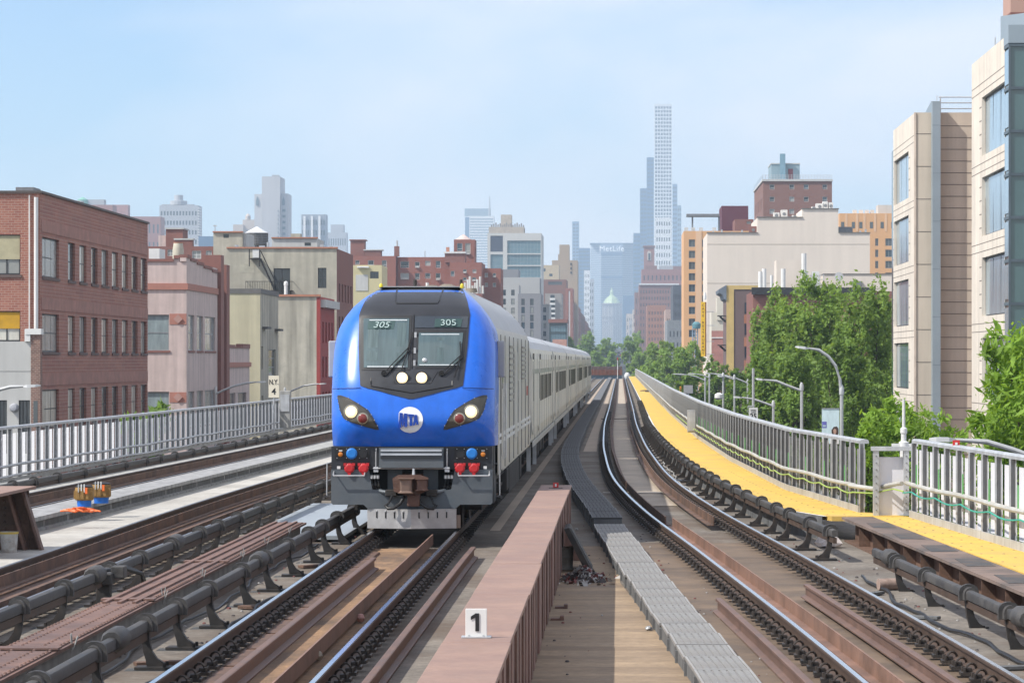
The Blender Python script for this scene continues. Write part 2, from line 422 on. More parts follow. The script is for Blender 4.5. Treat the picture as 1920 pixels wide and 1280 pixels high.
def track(label, f, ya, yb, clip_to, head, guards=True, guard_m=rust_br, group='railway tracks on the viaduct', pads=0):
    t = thing('railway_track', label, 'railway track', (f(30), 30, DECK), group)
    for d in (-.7525, .7525):
        r = MB().sweep(off(f, d, ya, yb), RAILP).build('rail', rail_steel, t)
        MB().sweep(off(f, d, ya, yb), HEADP).build('rail_head', head, r)
    if guards:
        for d, mir in ((-.47, 1), (.47, -1)):
            pr = [(u * mir, w) for u, w in ANGLEP]
            MB().sweep(off(f, d, max(ya, guards), yb), pr if mir > 0 else pr[::-1]).build('guard_angle', guard_m, t)
    # fasteners: near ones singly, far ones as one mass
    y = ya + .3; far = MB(); k = 0
    singles = []
    while y < 190:
        for d in (-.7525, .7525):
            if clip_to[0] <= y < clip_to[1]: singles.append((y, d))
            elif y >= clip_to[1]:
                x = f(y) + d
                far.box(x - .17, x + .17, y - .09, y + .09, -.2, -.12)
        y += .63
    for y, d in singles:
        ang = -math.atan((f(y + .5) - f(y - .5)))
        o = link('rail_clip', clip_me, t, (f(y) + d, y, 0), (0, 0, ang))
    pl = MB()
    for y, d in singles:
        x = f(y) + d; pl.box(x - .19, x + .19, y - .1, y + .1, -.205, -.171)
    if singles: tag(pl.build('tie_plates', black_iron, t), kind='stuff')
    if far.v: tag(far.build('distant_rail_clips', black_iron, t), kind='stuff')
    if pads:
        y = 18.0
        while y < pads:
            for d in (-.50, ):
                link('base_pad', pad_me, t, (f(y) + d, y, 0), (0, 0, -math.atan(f(y + .5) - f(y - .5))))
            y += 1.95
    return t
tr3 = track('railway track under the blue locomotive, its polished rails running to the bottom edge', t3, 8, YEND, (26, 57), rail_shine, guards=False, pads=53)
tr4 = track('curving railway track right of the grating walkway, beside the yellow walkway', t4, 8, YEND, (27, 118), rail_shine, guards=60)
tr2 = track('rusty railway track just left of the riveted girder', t2, 8, YEND, (38, 92), rail_dull, guards=8)
tr1 = track('leftmost railway track, next to the grey noise fence', t1, 20, YEND, (0, 55), rail_dull, guards=30)

# loose and guard rails lying beside the two front tracks
loose = M('brown_old_rail', (.17, .105, .082), .6, .25, .25, 2.5, bump=.2, bs=40)
def old_rail(label, pts, z):
    o = MB().sweep([(x, y, z) for x, y in pts], [(u * 1.15, w * 1.1) for u, w in RAILP]).build('old_rail', loose)
    return tag(o, label, 'rail', 'old rails lying along the tracks')
old_rail('brown old rail between the locomotive track rails, ending short of the plow', [(T3X - .22, 8.5), (T3X - .22, 48.2)], -.06)
old_rail('brown old rail lying between locomotive track and pink beam', [(T3X + 1.17, 8.5), (T3X + 1.17, 48.5), (T3X + 1.18, 51.6)], -.1)
old_rail('brown old rail left of the curving track, beside the grating walkway', [(t4(y) - 1.17, y) for y in np.arange(8.5, 41, 1)], -.1)
old_rail('brown old rail inside the curving track, right of the guard timber', [(t4(y) + .22, y) for y in np.arange(8.5, 43, 1)], -.06)
def guard_angle(label, pts):
    o = MB().sweep([(x, y, 0) for x, y in pts], [(-u, w) for u, w in ANGLEP][::-1]).build('steel_guard_angle', M('brown_guard_steel', (.25, .145, .105), .65, .1, .22, 1.8, bump=.2, bs=40, stain=(.12, .075, .055), stain_s=1.5, stain_amt=.5))
    return tag(o, label, 'guard rail', 'steel guard angles')
guard_angle('long brown steel angle inside the locomotive track, right of the old rail', [(T3X + .36, 8.5), (T3X + .36, 53.9)])
guard_angle('long brown steel angle inside the curving track near the camera', [(t4(y) - .36, y) for y in np.arange(8.5, 60, 1)])

# ------------------------------------------------------------------ covered third rails
COVP = [(u * .86, w * .88) for u, w in [(-.058, -.06), (.058, -.06), (.062, .035), (.05, .06), (.02, .07), (-.02, .07), (-.05, .06), (-.062, .035)]]
# end-on arch shaped joint plates over the cover
def arch_pts(w, h0, h1): return [(-w, h0)] + [(w * math.cos(a), h1 - .09 + .09 * math.sin(a)) for a in np.linspace(math.pi, 0, 8)] + [(w, h0)]
joint_me = (MB().prism(arch_pts(.125, -.08, .125), 'y', -.03, .03).prism(arch_pts(.082, -.07, .09), 'y', -.13, -.03).prism(arch_pts(.078, -.07, .085), 'y', .03, .12)).mesh('cover_joint', cover_m, True, 40)
def bracket_mesh(s):
    prof = [(.0, -.04), (.045, -.05), (.05, -.18), (.075, -.28), (.13, -.36), (.22, -.415), (.22, -.445), (.02, -.445), (.01, -.38), (-.02, -.28), (-.035, -.16), (-.04, -.04)]
    b = MB().prism([(u * s, w) for u, w in prof], 'y', -.035, .035)
    b.box(min(-.10 * s, .32 * s), max(-.10 * s, .32 * s), -.13, .13, -.475, -.445)
    for yy in (-.1, .1): b.tube([(.22 * s, yy, -.445), (.22 * s, yy, -.40)], .02, 6)
    return b.mesh('rail_bracket', black_iron)
br_r, br_l = bracket_mesh(1), bracket_mesh(-1)
block_me = MB().prism([(-.36, -.56), (.36, -.56), (.31, -.48), (-.31, -.48)], 'y', -.17, .17).mesh('foot_block', conc_dark)
def third_rail(label, f, ya, yb, z, side, single_to, pitch=2.9, single_from=0, collar=()):
    t = thing('third_rail', label, 'third rail', (f(ya + 1), ya + 1, DECK), 'covered third rails')
    MB().sweep([(p[0], p[1], z) for p in off(f, 0, ya, yb)], COVP).build('rail_cover', cover_m, t, True, ang=30)
    MB().sweep([(p[0], p[1], z) for p in off(f, 0, ya, yb)], [(-.03, -.16), (.03, -.16), (.03, -.07), (-.03, -.07)]).build('contact_rail', rail_steel, t)
    far = MB(); y = ya + .6; k = 0
    while y < yb - .3:
        a = -math.atan(f(y + .5) - f(y - .5)); x = f(y)
        if single_from <= y < single_to:
            link('cover_joint', joint_me, t, (x + random.uniform(-.008, .008), y, z + random.uniform(-.008, .008)), (random.uniform(-.05, .05), random.uniform(-.06, .06), a + random.uniform(-.05, .05)))
            link('rail_bracket', br_r if side > 0 else br_l, t, (x, y + .02, z), (0, 0, a + random.uniform(-.12, .12)))
            if z > -.0 and k % 1 == 0: link('foot_block', block_me, t, (x + .1 * side, y, z), (0, 0, a))
        elif y < 210 and y >= single_to:
            far.box(x - .15, x + .15, y - .06, y + .06, z - .09, z + .15).box(x - .06, x + .1, y - .04, y + .04, z - .5, z - .09)
        y += pitch + (0.45 * math.sin(k * 2.1) + .2 * math.sin(k * 5.3)); k += 1
    if far.v: tag(far.build('distant_rail_brackets', cover_m, t), kind='stuff')
    for yc in collar:
        MB().tube([(f(yc - .3), yc - .3, z + .02), (f(yc - .2), yc - .2, z + .02), (f(yc + .2), yc + .2, z + .02), (f(yc + .3), yc + .3, z + .02)], [.1, .125, .125, .1], 10).build('splice_sleeve', cover_m, t, True)
    return t
t4_off = interp([(40, 1.64), (52, 1.62), (75, 1.50), (100, 1.36), (130, 1.26), (200, 1.25), (560, 1.25)])
third_rail('charcoal covered third rail in front, left of the locomotive track', lambda y: T3X - 1.47, 9, 60, .18, 1, 60, collar=(31.2, 43.5))
third_rail('charcoal covered third rail between riveted girder and the rusty track', lambda y: t2(y) + 1.38, 9, 120, .18, -1, 95, collar=(40.5, 47.8))
third_rail('charcoal covered third rail right of the curving track, far section ending at yellow walkway', lambda y: t4(y) + t4_off(y), 50.5, YEND, .18, -1, 150, 2.75)
third_rail('charcoal covered third rail below the brown girder, near section at lower right', lambda y: t4(y) + 1.74, 9, 46.6, .12, 1, 47, collar=(34.5, 45.0))
third_rail('charcoal covered third rail along the foot of the left noise fence', lambda y: t1(y) - 1.45, 30, 260, .12, 1, 160, 2.9, 70)

# ------------------------------------------------------------------ riveted girder between the tracks
g = thing('riveted_girder', 'long flat red-brown riveted steel girder between the two left third rails', 'girder', (-6.0, 30, DECK))
MB().box(-6.33, -5.70, 8, 55.8, .05, .085).build('top_flange', pink_dark, g)
MB().box(-6.20, -5.80, 8, 55.7, DECK, .05).build('web', conc_m, g)
for (ya, yb) in ((8, 31), (31.4, 37.4), (37.8, 44.5), (44.9, 55.6)):
    MB().box(-6.29, -5.74, ya, yb, .085, .10).build('cover_plate', pink_dark, g)
for x0 in (-6.24, -6.06, -5.88):
    MB().box(x0, x0 + .05, 37, 55.5, .10, .125).build('ridge_bar', pink_dark, g)
for ye in (31.2, 37.6, 44.7):
    MB().box(-6.34, -5.69, ye - .12, ye + .12, .10, .12).build('splice_strap', pink_dark, g)
rv = MB()
for y in np.arange(9, 55, .19):
    for x in ((-6.27, -6.15, -5.92, -5.76) if y < 37 else (-6.27, -5.76)):
        rv.lathe([(.020, 0), (.016, .010), (.006, .016)], 6, (x, y, .10))
tag(rv.build('rivets', pink_dark, g), kind='stuff')
for y, w in ((32, .05), (38.4, .06), (42, .05), (46.3, .05), (49.5, .06), (52.8, .05)):
    b = MB()
    for k in range(5):
        a = random.uniform(-.9, .9)
        b.tube([(-5.72, y, -.02), (-5.70 + .02 * math.sin(a), y + .05 * math.sin(a), .06), (-5.69 + .05 * math.sin(a), y + .09 * math.sin(a), .10 + random.uniform(.02, .10))], .006, 4)
    b.build('frayed_strap', conc_m, g)
gp = MB().box(-6.9, -5.05, 56.2, 69, DECK + .05, DECK + .12).build('cover_sheet', M('blue_grey_paint', (.33, .37, .41), .5, .1, .08, 1), None)
tag(gp, 'flat blue-grey steel sheet on the deck at the left of the locomotive', 'steel plate')

# ------------------------------------------------------------------ pink box beam with the number plate
bm_ = thing('platform_end_beam', 'pink-brown steel box beam running down the middle toward the camera', 'beam', (-1.2, 40, DECK))
BT = .70; BL, BR = -1.475, -.905
ends = [9, 13.2, 17.6, 22.0, 25.4, 30.6, 35.2, 39.6, 44.2, 48.6, 53.4, 57.4]
for a, c in zip(ends, ends[1:]):
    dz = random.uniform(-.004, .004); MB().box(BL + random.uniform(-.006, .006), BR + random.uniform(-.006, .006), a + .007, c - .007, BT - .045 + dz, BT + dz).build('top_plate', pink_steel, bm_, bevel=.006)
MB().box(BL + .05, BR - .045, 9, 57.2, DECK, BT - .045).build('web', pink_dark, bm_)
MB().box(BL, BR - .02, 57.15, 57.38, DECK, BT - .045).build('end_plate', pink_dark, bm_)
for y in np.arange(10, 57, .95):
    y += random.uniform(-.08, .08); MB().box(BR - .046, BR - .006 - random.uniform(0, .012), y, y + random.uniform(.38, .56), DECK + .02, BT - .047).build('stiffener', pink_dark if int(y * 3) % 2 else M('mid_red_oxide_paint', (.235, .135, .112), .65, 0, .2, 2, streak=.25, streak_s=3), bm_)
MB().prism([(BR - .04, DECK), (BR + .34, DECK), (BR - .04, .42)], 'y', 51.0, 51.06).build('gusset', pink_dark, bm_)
# number plate and red tag on the beam
s = thing('number_plate', 'small white plate with a black figure 1 standing on the pink beam', 'sign', (-1.21, 25.75, BT))
MB().box(-1.30, -1.12, 25.80, 25.815, BT + .003, BT + .245).build('plate', white_m, s, bevel=.004)
MB().box(-1.335, -1.085, 25.77, 25.90, BT + .001, BT + .012).build('foot', galv, s)
MB().prism([(-.052, -.075), (-.052 + .0, -.075), (-.012, -.075), (-.012, .04), (-.05, .02), (-.05, .048), (-.01, .075), (.02, .075), (.02, -.075)][2:], 'y', 0, .004).build('figure', black_m, s, loc=(-1.205, 25.793, BT + .132))
for x in (-1.27, -1.15): MB().lathe([(.008, 0), (.008, -.006)], 8, (x, 25.80, BT + .02), 'y').build('bolt', galv, s)
tg = thing('red_tag', 'tiny red and white tag near the far end of the pink beam', 'tag', (-1.2, 56, BT))
MB().box(-1.225, -1.125, 56.0, 56.01, BT + .01, BT + .10).build('tag_plate', red_m, tg)
MB().box(-1.19, -1.16, 55.99, 55.999, BT + .03, BT + .08).build('tag_mark', white_m, tg)
MB().box(-1.30, -1.05, 55.95, 56.05, BT + .001, BT + .01).build('tag_foot', black_iron, tg)

# ------------------------------------------------------------------ grating walkways over the cable trough
wk = interp([(8, 2.15), (20, 1.6), (31.2, 1.03), (47, .27), (59.2, -.24), (82, -1.2), (101, -1.65), (130, -1.79), (200, -1.8), (560, -1.8)])
grate_l = M('light_grating_panel', (.35, .345, .335), .7, .15, .18, 2.2, bump=.2, bs=70, stain=(.24, .22, .20), stain_s=1.1, stain_amt=.5)
grate_d = M('dark_grating_panel', (.135, .135, .138), .65, .15, .2, 2.2, bump=.2, bs=70)
for nm, lab, ya, yb, zt, mat, pitch, stop in (('grating_walkway', 'pale grating walkway section curving out of the bottom of the picture', 9, 58.9, -.10, grate_l, 1.38, 60),
                                        ('grating_walkway', 'dark raised grating walkway section between train and curving track', 59.2, YEND, .0, grate_d, 1.25, 330)):
    t = thing(nm, lab, 'walkway', (wk(ya), ya, DECK), 'grating walkways')
    W = .29
    MB().sweep(off(wk, 0, ya, yb), [(-W + .02, DECK), (W - .02, DECK), (W - .02, zt - .035), (-W + .02, zt - .035)]).build('trough', conc_dark, t)
    y = ya + .02; n = 0; rest = MB()
    while y < yb - pitch:
        ym = y + pitch / 2; a = -math.atan(wk(ym + .4) - wk(ym - .4)); x = wk(ym)
        if y < 235:
            key = (mat.name, pitch)
            if key not in MATS:
                pb = MB().box(-W, W, -pitch / 2 + .012, pitch / 2 - .012, zt - .035, zt - .012)
                for sx in (-1, 1): pb.box(sx * W - .025 * (sx > 0), sx * W + .025 * (sx < 0), -pitch / 2 + .012, pitch / 2 - .012, zt - .011, zt + .002)
                for sy in (-1, 1): pb.box(-W + .026, W - .026, sy * (pitch / 2 - .03) - .018, sy * (pitch / 2 - .03) + .018, zt - .011, zt + .002)
                ny = int(pitch / .075)
                for q in range(ny):
                    yy = -pitch / 2 + .08 + q * (pitch - .16) / (ny - 1)
                    for xx in np.linspace(-W + .06, W - .06, 7): pb.box(xx - .027, xx + .027, yy - .022, yy + .022, zt - .011, zt)
                MATS[key] = pb.mesh('grating_panel', mat)
                MATS[key].materials.append(M('grating_slot_' + mat.name, tuple(c * .45 for c in mat.node_tree.nodes['Principled BSDF'].inputs['Base Color'].default_value[:3]) if False else ((.24, .235, .23) if mat is grate_l else (.05, .05, .052)), .8, 0, .2, 3))
                for pi in range(6): MATS[key].polygons[pi].material_index = 1
            o = link('grating_panel', MATS[key], t, (x + random.uniform(-.012, .012), ym, random.uniform(-.006, .006)), (0, 0, a + random.uniform(-.008, .008)))
        else:
            rest.box(x - W, x + W, y, y + pitch - .02, zt - .035, zt)
        y += pitch; n += 1
    if rest.v: tag(rest.build('distant_grating_panels', mat, t), kind='stuff')
    y = ya + 1.0
    while y < min(yb, 130):
        x = wk(y); a = -math.atan(wk(y + .4) - wk(y - .4))
        k2 = ('lug', nm)
        if k2 not in MATS: MATS[k2] = MB().box(-.02, .02, -.04, .04, -.18, -.01).mesh('trough_rib', conc_dark)
        link('trough_rib', MATS[k2], t, (x - W + .012, y, zt - .05), (0, 0, a))
        y += 1.4

# ------------------------------------------------------------------ concrete curb between the two left tracks
c = thing('concrete_curb', 'long grey concrete curb with shaded recessed side between the two left tracks', 'curb', (-11.5, 62, DECK))
cf = lambda y: t1(y) + 1.28
y = 44.0
while y < 200:
    L = 2.35
    b = MB(); pts = [(cf(yy), yy, DECK) for yy in np.linspace(y, y + L - .03, 3)]
    b.sweep(pts, [(-.42, 0), (.38, 0), (.38, .05), (.33, .07), (.33, .19), (.42, .22), (.42, .30), (-.42, .30)])
    b.build('curb_unit', conc_m if y > 100 else M('curb_concrete', (.33, .33, .33), .88, 0, .2, 1.3, bump=.3, bs=30, streak=.3, streak_s=2), c)
    b2 = MB().sweep([(cf(yy), yy, DECK) for yy in np.linspace(y + .1, y + L - .15, 3)], [(.331, .075), (.338, .075), (.338, .185), (.331, .185)]); b2.build('recess_shade', conc_dark, c)  # dark strip paints the shade on the curb's side face
    y += L
pl_m = M('plinth_concrete', (.42, .41, .375), .9, 0, .12, 1.5, streak=.2, streak_s=2)
c = thing('concrete_plinth', 'row of pale concrete plinth blocks along the leftmost track', 'plinth', (-14, 80, DECK))
y = 62.0
while y < 170:
    b = MB().sweep([(t1(yy) - 1.15, yy, DECK) for yy in (y, y + 1.0, y + 2.05)], [(-.28, 0), (.22, 0), (.16, .26), (-.28, .26)]); b.build('plinth_block', pl_m, c); y += 2.2
# ------------------------------------------------------------------ right walkway and noise fence
WZ = .15
wl = lin([(8, 6.3), (24, 6.3), (41.8, 5.46), (56.6, 4.66), (56.7, 3.92), (59.7, 3.18), (75, 2.42), (91.6, 1.88), (114, 1.62), (134.9, 1.52), (560, 1.48)])
t = thing('yellow_walkway', 'long bright yellow service walkway along the right noise fence', 'walkway', (3.5, 60, DECK))
yy = [8, 12, 16, 20, 24, 28, 32, 36, 39.5, 43, 46.7, 50, 53.4, 56.6]
def wslab(y0, y1, name):
    b = MB(); q = [y0, (y0 + y1) / 2, y1]
    for a, c in zip(q, q[1:]):
        b.quad((wl(a), a, WZ), (xr(a) - .06, a, WZ), (xr(c) - .06, c, WZ), (wl(c), c, WZ))
        b.quad((wl(a), a, WZ - .09), (wl(a), a, WZ), (wl(c), c, WZ), (wl(c), c, WZ - .09))
    b.quad((wl(y0), y0, WZ - .09), (xr(y0) - .06, y0, WZ - .09), (xr(y0) - .06, y0, WZ), (wl(y0), y0, WZ))
    return b.build(name, yellow_m, t)
for a, c in zip(yy, yy[1:]): wslab(a, c - .02 if c < 56 else 56.59, 'walkway_panel')
y = 56.75
while y < 160: wslab(y, y + 3.57, 'walkway_panel'); y += 3.6
while y < 545: wslab(y, min(y + 30, 545), 'walkway_panel'); y += 30
bl_ = MB()
for y in np.arange(20.5, 110, .9):
    for k in range(3 if y < 80 else 2):
        x = wl(y) + .12 + (xr(y) - wl(y) - .3) * (k / (2 if y < 80 else 1)); bl_.lathe([(.022, 0), (.018, .006)], 6, (x, y + random.uniform(-.05, .05), WZ + .001))
tag(bl_.build('walkway_bolts', M('worn_bolt', (.30, .22, .12), .7), t), kind='stuff')
b = MB()
ys_ = [57] + ysteps(58, 545)
for a, c in zip(ys_, ys_[1:]):
    b.quad((wl(a) - .10, a, WZ - .02), (wl(a) - .004, a, WZ - .02), (wl(c) - .004, c, WZ - .02), (wl(c) - .10, c, WZ - .02))
    b.quad((wl(a) - .10, a, DECK), (wl(a) - .10, a, WZ - .02), (wl(c) - .10, c, WZ - .02), (wl(c) - .10, c, DECK))
b.build('edge_curb', conc_dark, t)
b = MB()
for a, c in zip(ys_, ys_[1:]): b.quad((wl(a) - .07, a, WZ - .012), (wl(a) - .008, a, WZ - .012), (wl(c) - .008, c, WZ - .012), (wl(c) - .07, c, WZ - .012))
b.build('white_edge_line', white_m, t)
stain_m = M('dark_debris', (.06, .045, .035), .9, 0, .3, 5)
for (px, py, w) in ((1209, 733, .5), (1215, 734.5, .3)):
    Y = F * (H - WZ) / (py - VY)
    o = MB().lathe([(w, 0), (w * .9, .06), (w * .4, .10)], 9, (PX(px, Y), Y, WZ + .002)).build('debris_heap', stain_m)
    tag(o, 'small dark debris heap on the distant yellow walkway, %s one' % ('nearer' if py > 734 else 'farther'), 'debris', 'debris on the walkway')

# brown girder that carries the walkway near the camera
g = thing('walkway_girder', 'dark brown weathered steel girder along the yellow walkway at lower right', 'girder', (4.6, 45, DECK))
gl = lin([(8, 6.1), (24, 5.72), (38.1, 5.0), (56.6, 4.08)])
wg = M('weathered_girder_top', (.20, .145, .12), .8, .05, .25, 1.5, bump=.3, bs=30, stain=(.085, .075, .07), stain_s=.7, stain_amt=.85)
def gsweep(y0, y1, prof, name, mat):
    pts = [(gl(y), y, 0) for y in np.linspace(y0, y1, 4)]
    return MB().sweep(pts, prof).build(name, mat, g)
gsweep(8, 36.6, [(0, .10), (.62, .10), (.62, .145), (0, .145)], 'top_flange', wg)
gsweep(36.9, 56.6, [(0, .10), (.60, .10), (.60, .145), (0, .145)], 'top_flange', wg)
gsweep(8, 56.5, [(.24, DECK), (.27, DECK), (.27, .10), (.24, .10)], 'web', rust_br)
gsweep(8, 56.5, [(.03, DECK), (.5, DECK), (.5, DECK + .03), (.03, DECK + .03)], 'bottom_flange', rust_br)
for y in np.arange(10, 56, 1.85):
    MB().box(gl(y) + .04, gl(y) + .239, y, y + .03, DECK + .03, .10).build('stiffener', rust_br, g)
for k in range(14):
    y = 10 + k * 3.3; MB().box(gl(y) + .10, gl(y) + .50, y, y + 1.6, .147, .151).build('patch_plate', M('dark_patch', (.07, .068, .068), .8, 0, .3, 2, stain=(.16, .10, .07), stain_s=2), g)

POSTH = 1.30
def post_mesh(h, flange=galv, web=galv_dark):
    return (MB().box(-.075, .075, -.02, .02, 0, h).mesh('fence_post', flange),
            MB().box(-.012, .012, .02, .30, 0, h - .02).box(-.06, .06, .28, .30, 0, h - .02).mesh('post_web', web))
def place_on(parent, path_f, ya, yb, pitch, h, z, panel_m, name_post='fence_post', far_to=None, inner=-1):
    """posts and panels along x = path_f(y); inner = -1: rail side is at smaller x"""
    far_p, far_q = MB(), MB(); y = ya; n = 0; prev = None
    while y < (far_to or yb):
        x = path_f(y); nx = path_f(y + pitch)
        d = Vector((nx - x, pitch, 0)); L = d.length; a = -math.atan2(nx - x, pitch)
        pm = panel_m(y) if callable(panel_m) else panel_m
        if y < yb:
            key = ('post', h, inner)
            if key not in MATS:
                s = inner
                MATS[key] = (MB().box(min(s * .012, s * .085), max(s * .012, s * .085), -.012, .012, 0, h).box(min(s * .08, s * .095), max(s * .08, s * .095), -.04, .04, 0, h).box(min(0, s * .012), max(0, s * .012), -.06, .06, 0, h)).mesh('fence_post', galv)
                MATS[key].materials.append(galv_dark if inner < 0 else M('mid_grey_steel', (.27, .28, .295), .5, .4, .15, 3))
                for pi in range(6): MATS[key].polygons[pi].material_index = 1
                w = MB()
                for q in range(7): w.box(min(s * .035, s * .065), max(s * .035, s * .065), -.024, -.012, .13 + q * .16, .155 + q * .16)
                MATS[('bolt', h, inner)] = w.mesh('post_bolts', galv_dark)
            o = link(name_post, MATS[key], parent, (x, y, z), (0, 0, a))
            if y < 66 or inner > 0 and y < 90: tag(link('post_bolts', MATS[('bolt', h, inner)], parent, (x, y, z), (0, 0, a)), kind='stuff')
            k2 = ('panel', round(L, 2), h, pm.name, inner)
            if k2 not in MATS:
                s = -inner
                MATS[k2] = MB().quad((s * .04, .07, .10), (s * .04, L - .07, .10), (s * .04, L - .07, h - .12), (s * .04, .07, h - .12)).mesh('fence_panel', pm)
            link('fence_panel', MATS[k2], parent, (x, y, z), (0, 0, a))
        else:
            far_p.box(x + min(0, inner * .15), x + max(0, inner * .15), y - .05, y + .05, z, z + h)
            far_q.quad((x - inner * .04, y + .06, z + .1), (x - inner * .04, y + pitch - .06, z + .1), (x - inner * .04, y + pitch - .06, z + h - .12), (x - inner * .04, y + .06, z + h - .12))
        y += pitch
    if far_p.v:
        tag(far_p.build('distant_fence_posts', galv, parent), kind='stuff'); tag(far_q.build('distant_fence_panels', panel_grey, parent), kind='stuff')

TOPR = [(-.07, 0), (.09, 0), (.09, .05), (.07, .075), (-.05, .075), (-.07, .05)]
def rails_on(parent, path_f, ya, yb, z, h, inner, pipes, kick=.13):
    MB().sweep(off(path_f, 0, ya, yb), [(u, w + z + h) for u, w in TOPR]).build('top_rail', galv, parent)
    s = inner
    MB().sweep(off(path_f, 0, ya, yb), [(min(s * .10, s * .12), z), (max(s * .10, s * .12), z), (max(s * .10, s * .12), z + kick), (min(s * .10, s * .12), z + kick)]).build('kick_plate', galv, parent)
    for dz in pipes:
        pts = [(p[0] + s * .17, p[1], z + dz + .012 * math.sin(p[1] * .9)) for p in off(path_f, 0, ya, yb)]
        MB().tube(pts, .042 if inner < 0 else .035, 8).build('conduit_pipe', M('worn_white_pipe', (.50, .495, .46), .5, .1, .15, 2, stain=(.34, .30, .22), stain_s=1.2, stain_amt=.5) if inner < 0 else galv, parent, True)
f = thing('noise_fence', 'right galvanised noise fence, far stretch curving along the yellow walkway', 'fence', (4.6, 58.2, WZ), 'noise fences')
place_on(f, xr, 58.2, 190, 1.15, POSTH, WZ, panel_grey, far_to=540)
rails_on(f, xr, 58.2, 542, WZ, POSTH, -1, (.50,))
# cable hung along the pipe
gcable = M('green_yellow_cable', (.36, .50, .12), .5, 0, .1); gc2 = M('teal_cable', (.04, .36, .28), .5, 0, .1)
pts = []
for y in np.arange(57.8, 140, .3): pts.append((xr(y) - .30, y, WZ + .42 - .05 * abs(math.sin(y * 1.37))))
MB().tube(pts, .014, 5).build('earth_cable', gcable, f, True)
for y in np.arange(59.4, 120, 2.3 * 1.15): MB().box(xr(y) - .19, xr(y) - .17, y + .02, y + .06, WZ + .45, WZ + .85).build('cable_riser', M('green_cable', (.16, .45, .16), .5), f)
# blank panel where the fence steps outward, then the near stretch
f2 = thing('noise_fence', 'blank white fence panel facing the camera where the right fence steps outward', 'fence', (5.0, 57.1, WZ), 'noise fences')
MB().box(4.80, 5.26, 57.12, 57.15, WZ, WZ + 1.08).build('fence_panel', panel_white, f2)
for x in (4.70, 5.26): MB().box(x, x + .10, 57.0, 57.16, WZ, WZ + 1.2).build('fence_post', galv, f2)
bb = MB()
for x in (4.75, 5.31):
    for q in range(9): bb.lathe([(.014, 0), (.014, -.02)], 6, (x, 57.0, WZ + .1 + q * .125), 'y')
tag(bb.build('post_bolts', galv_dark, f2), kind='stuff')
MB().box(4.66, 5.40, 56.98, 57.16, WZ + 1.2, WZ + 1.275).build('top_rail', galv, f2)
f3 = thing('noise_fence', 'right noise fence near stretch with white panels at right edge', 'fence', (5.5, 55, WZ), 'noise fences')
xr3 = lin([(8, 9.6), (28, 7.6), (36, 7.0), (46.7, 6.14), (56.4, 5.42)])
place_on(f3, xr3, 11.5, 56.3, 1.12, 1.36, WZ, panel_white)
rails_on(f3, xr3, 10, 56.4, WZ, 1.36, -1, (.62,))
MB().tube([(xr3(56.4) - .25, 56.4, WZ + .62), (5.1, 56.75, WZ + .60), (4.72, 57.4, WZ + .48), (xr(58.3) - .25, 58.4, WZ + .50)], .042, 8).build('conduit_pipe', MATS['worn_white_pipe'], f3, True)
MB().tube([(xr3(56.4) - .22, 56.4, WZ + .47), (5.05, 56.8, WZ + .50), (4.68, 57.3, WZ + .40), (xr(57.8) - .30, 57.8, WZ + .40)], .014, 5).build('earth_cable', gcable, f3, True)
pts = [(xr3(y) - .22, y, WZ + .50 - .06 * abs(math.sin(y * 1.3))) for y in np.arange(20, 56.6, .25)]
MB().tube(pts, .014, 5).build('earth_cable', gc2, f3, True)
for y in np.arange(21.6, 56, 1.12 * 2): MB().box(xr3(y) - .195, xr3(y) - .172, y + .02, y + .05, WZ + .5, WZ + 1.0).build('cable_riser', M('green_cable', (.16, .45, .16)), f3)
an = thing('antenna_mast', 'short white antenna mast rising behind the step in the right fence', 'antenna', (5.3, 57.5, WZ))
MB().lathe([(.07, .9), (.07, 1.25), (.09, 1.27), (.09, 1.35), (.05, 1.37), (.05, 1.5), (.065, 1.52), (.065, 1.6), (.03, 1.63), (.026, 2.15)], 12, (5.30, 57.45, WZ)).build('mast', M('white_mast', (.66, .66, .65), .5), an, True)
MB().box(5.08, 5.56, 57.40, 57.52, WZ + 1.27, WZ + 1.32).build('cross_arm', white_m, an)
tgs = thing('red_fence_tag', 'small red square tag on the top rail of the near right fence', 'tag', (5.5, 55.4, WZ + 1.4))
MB().box(5.66, 5.78, 52.3, 52.31, WZ + 1.40, WZ + 1.52).build('tag_plate', red_m, tgs)
MB().box(5.70, 5.74, 52.285, 52.295, WZ + 1.44, WZ + 1.48).build('tag_mark', white_m, tgs)

# junction box where the fence line kinks
jb = thing('junction_box', 'grey cable junction box fixed to the far right fence', 'box', (2.7, 108, WZ))
MB().box(2.45, 2.75, 112.0, 112.5, WZ + .25, WZ + 1.05).build('case', conc_m, jb, bevel=.02)
MB().box(2.47, 2.73, 111.96, 112.0, WZ + .30, WZ + 1.0).build('lid', galv, jb)

# ------------------------------------------------------------------ left noise fence
fl_ = thing('noise_fence', 'left grey noise fence with double pipe rails beyond the leftmost track', 'fence', (-15.3, 80, 0), 'noise fences')
def glow_panel(name, col):
    m = M(name, col, .5, 0, .04, 2)
    n = m.node_tree.nodes; l = m.node_tree.links; b = n['Principled BSDF']
    tl = n.new('ShaderNodeBsdfTranslucent'); tl.inputs['Color'].default_value = (*col, 1); ms = n.new('ShaderNodeMixShader'); ms.inputs[0].default_value = .62
    l.new(b.outputs[0], ms.inputs[1]); l.new(tl.outputs[0], ms.inputs[2]); l.new(ms.outputs[0], n['Material Output'].inputs['Surface'])
    return m
glow_white, glow_grey = glow_panel('translucent_white_panel', (.86, .86, .88)), glow_panel('translucent_grey_panel', (.50, .52, .56))
def lp(y): return glow_white if y < 91 else glow_grey
place_on(fl_, xl, 66, 200, 1.12, 1.30, 0.0, lp, far_to=540, inner=1)
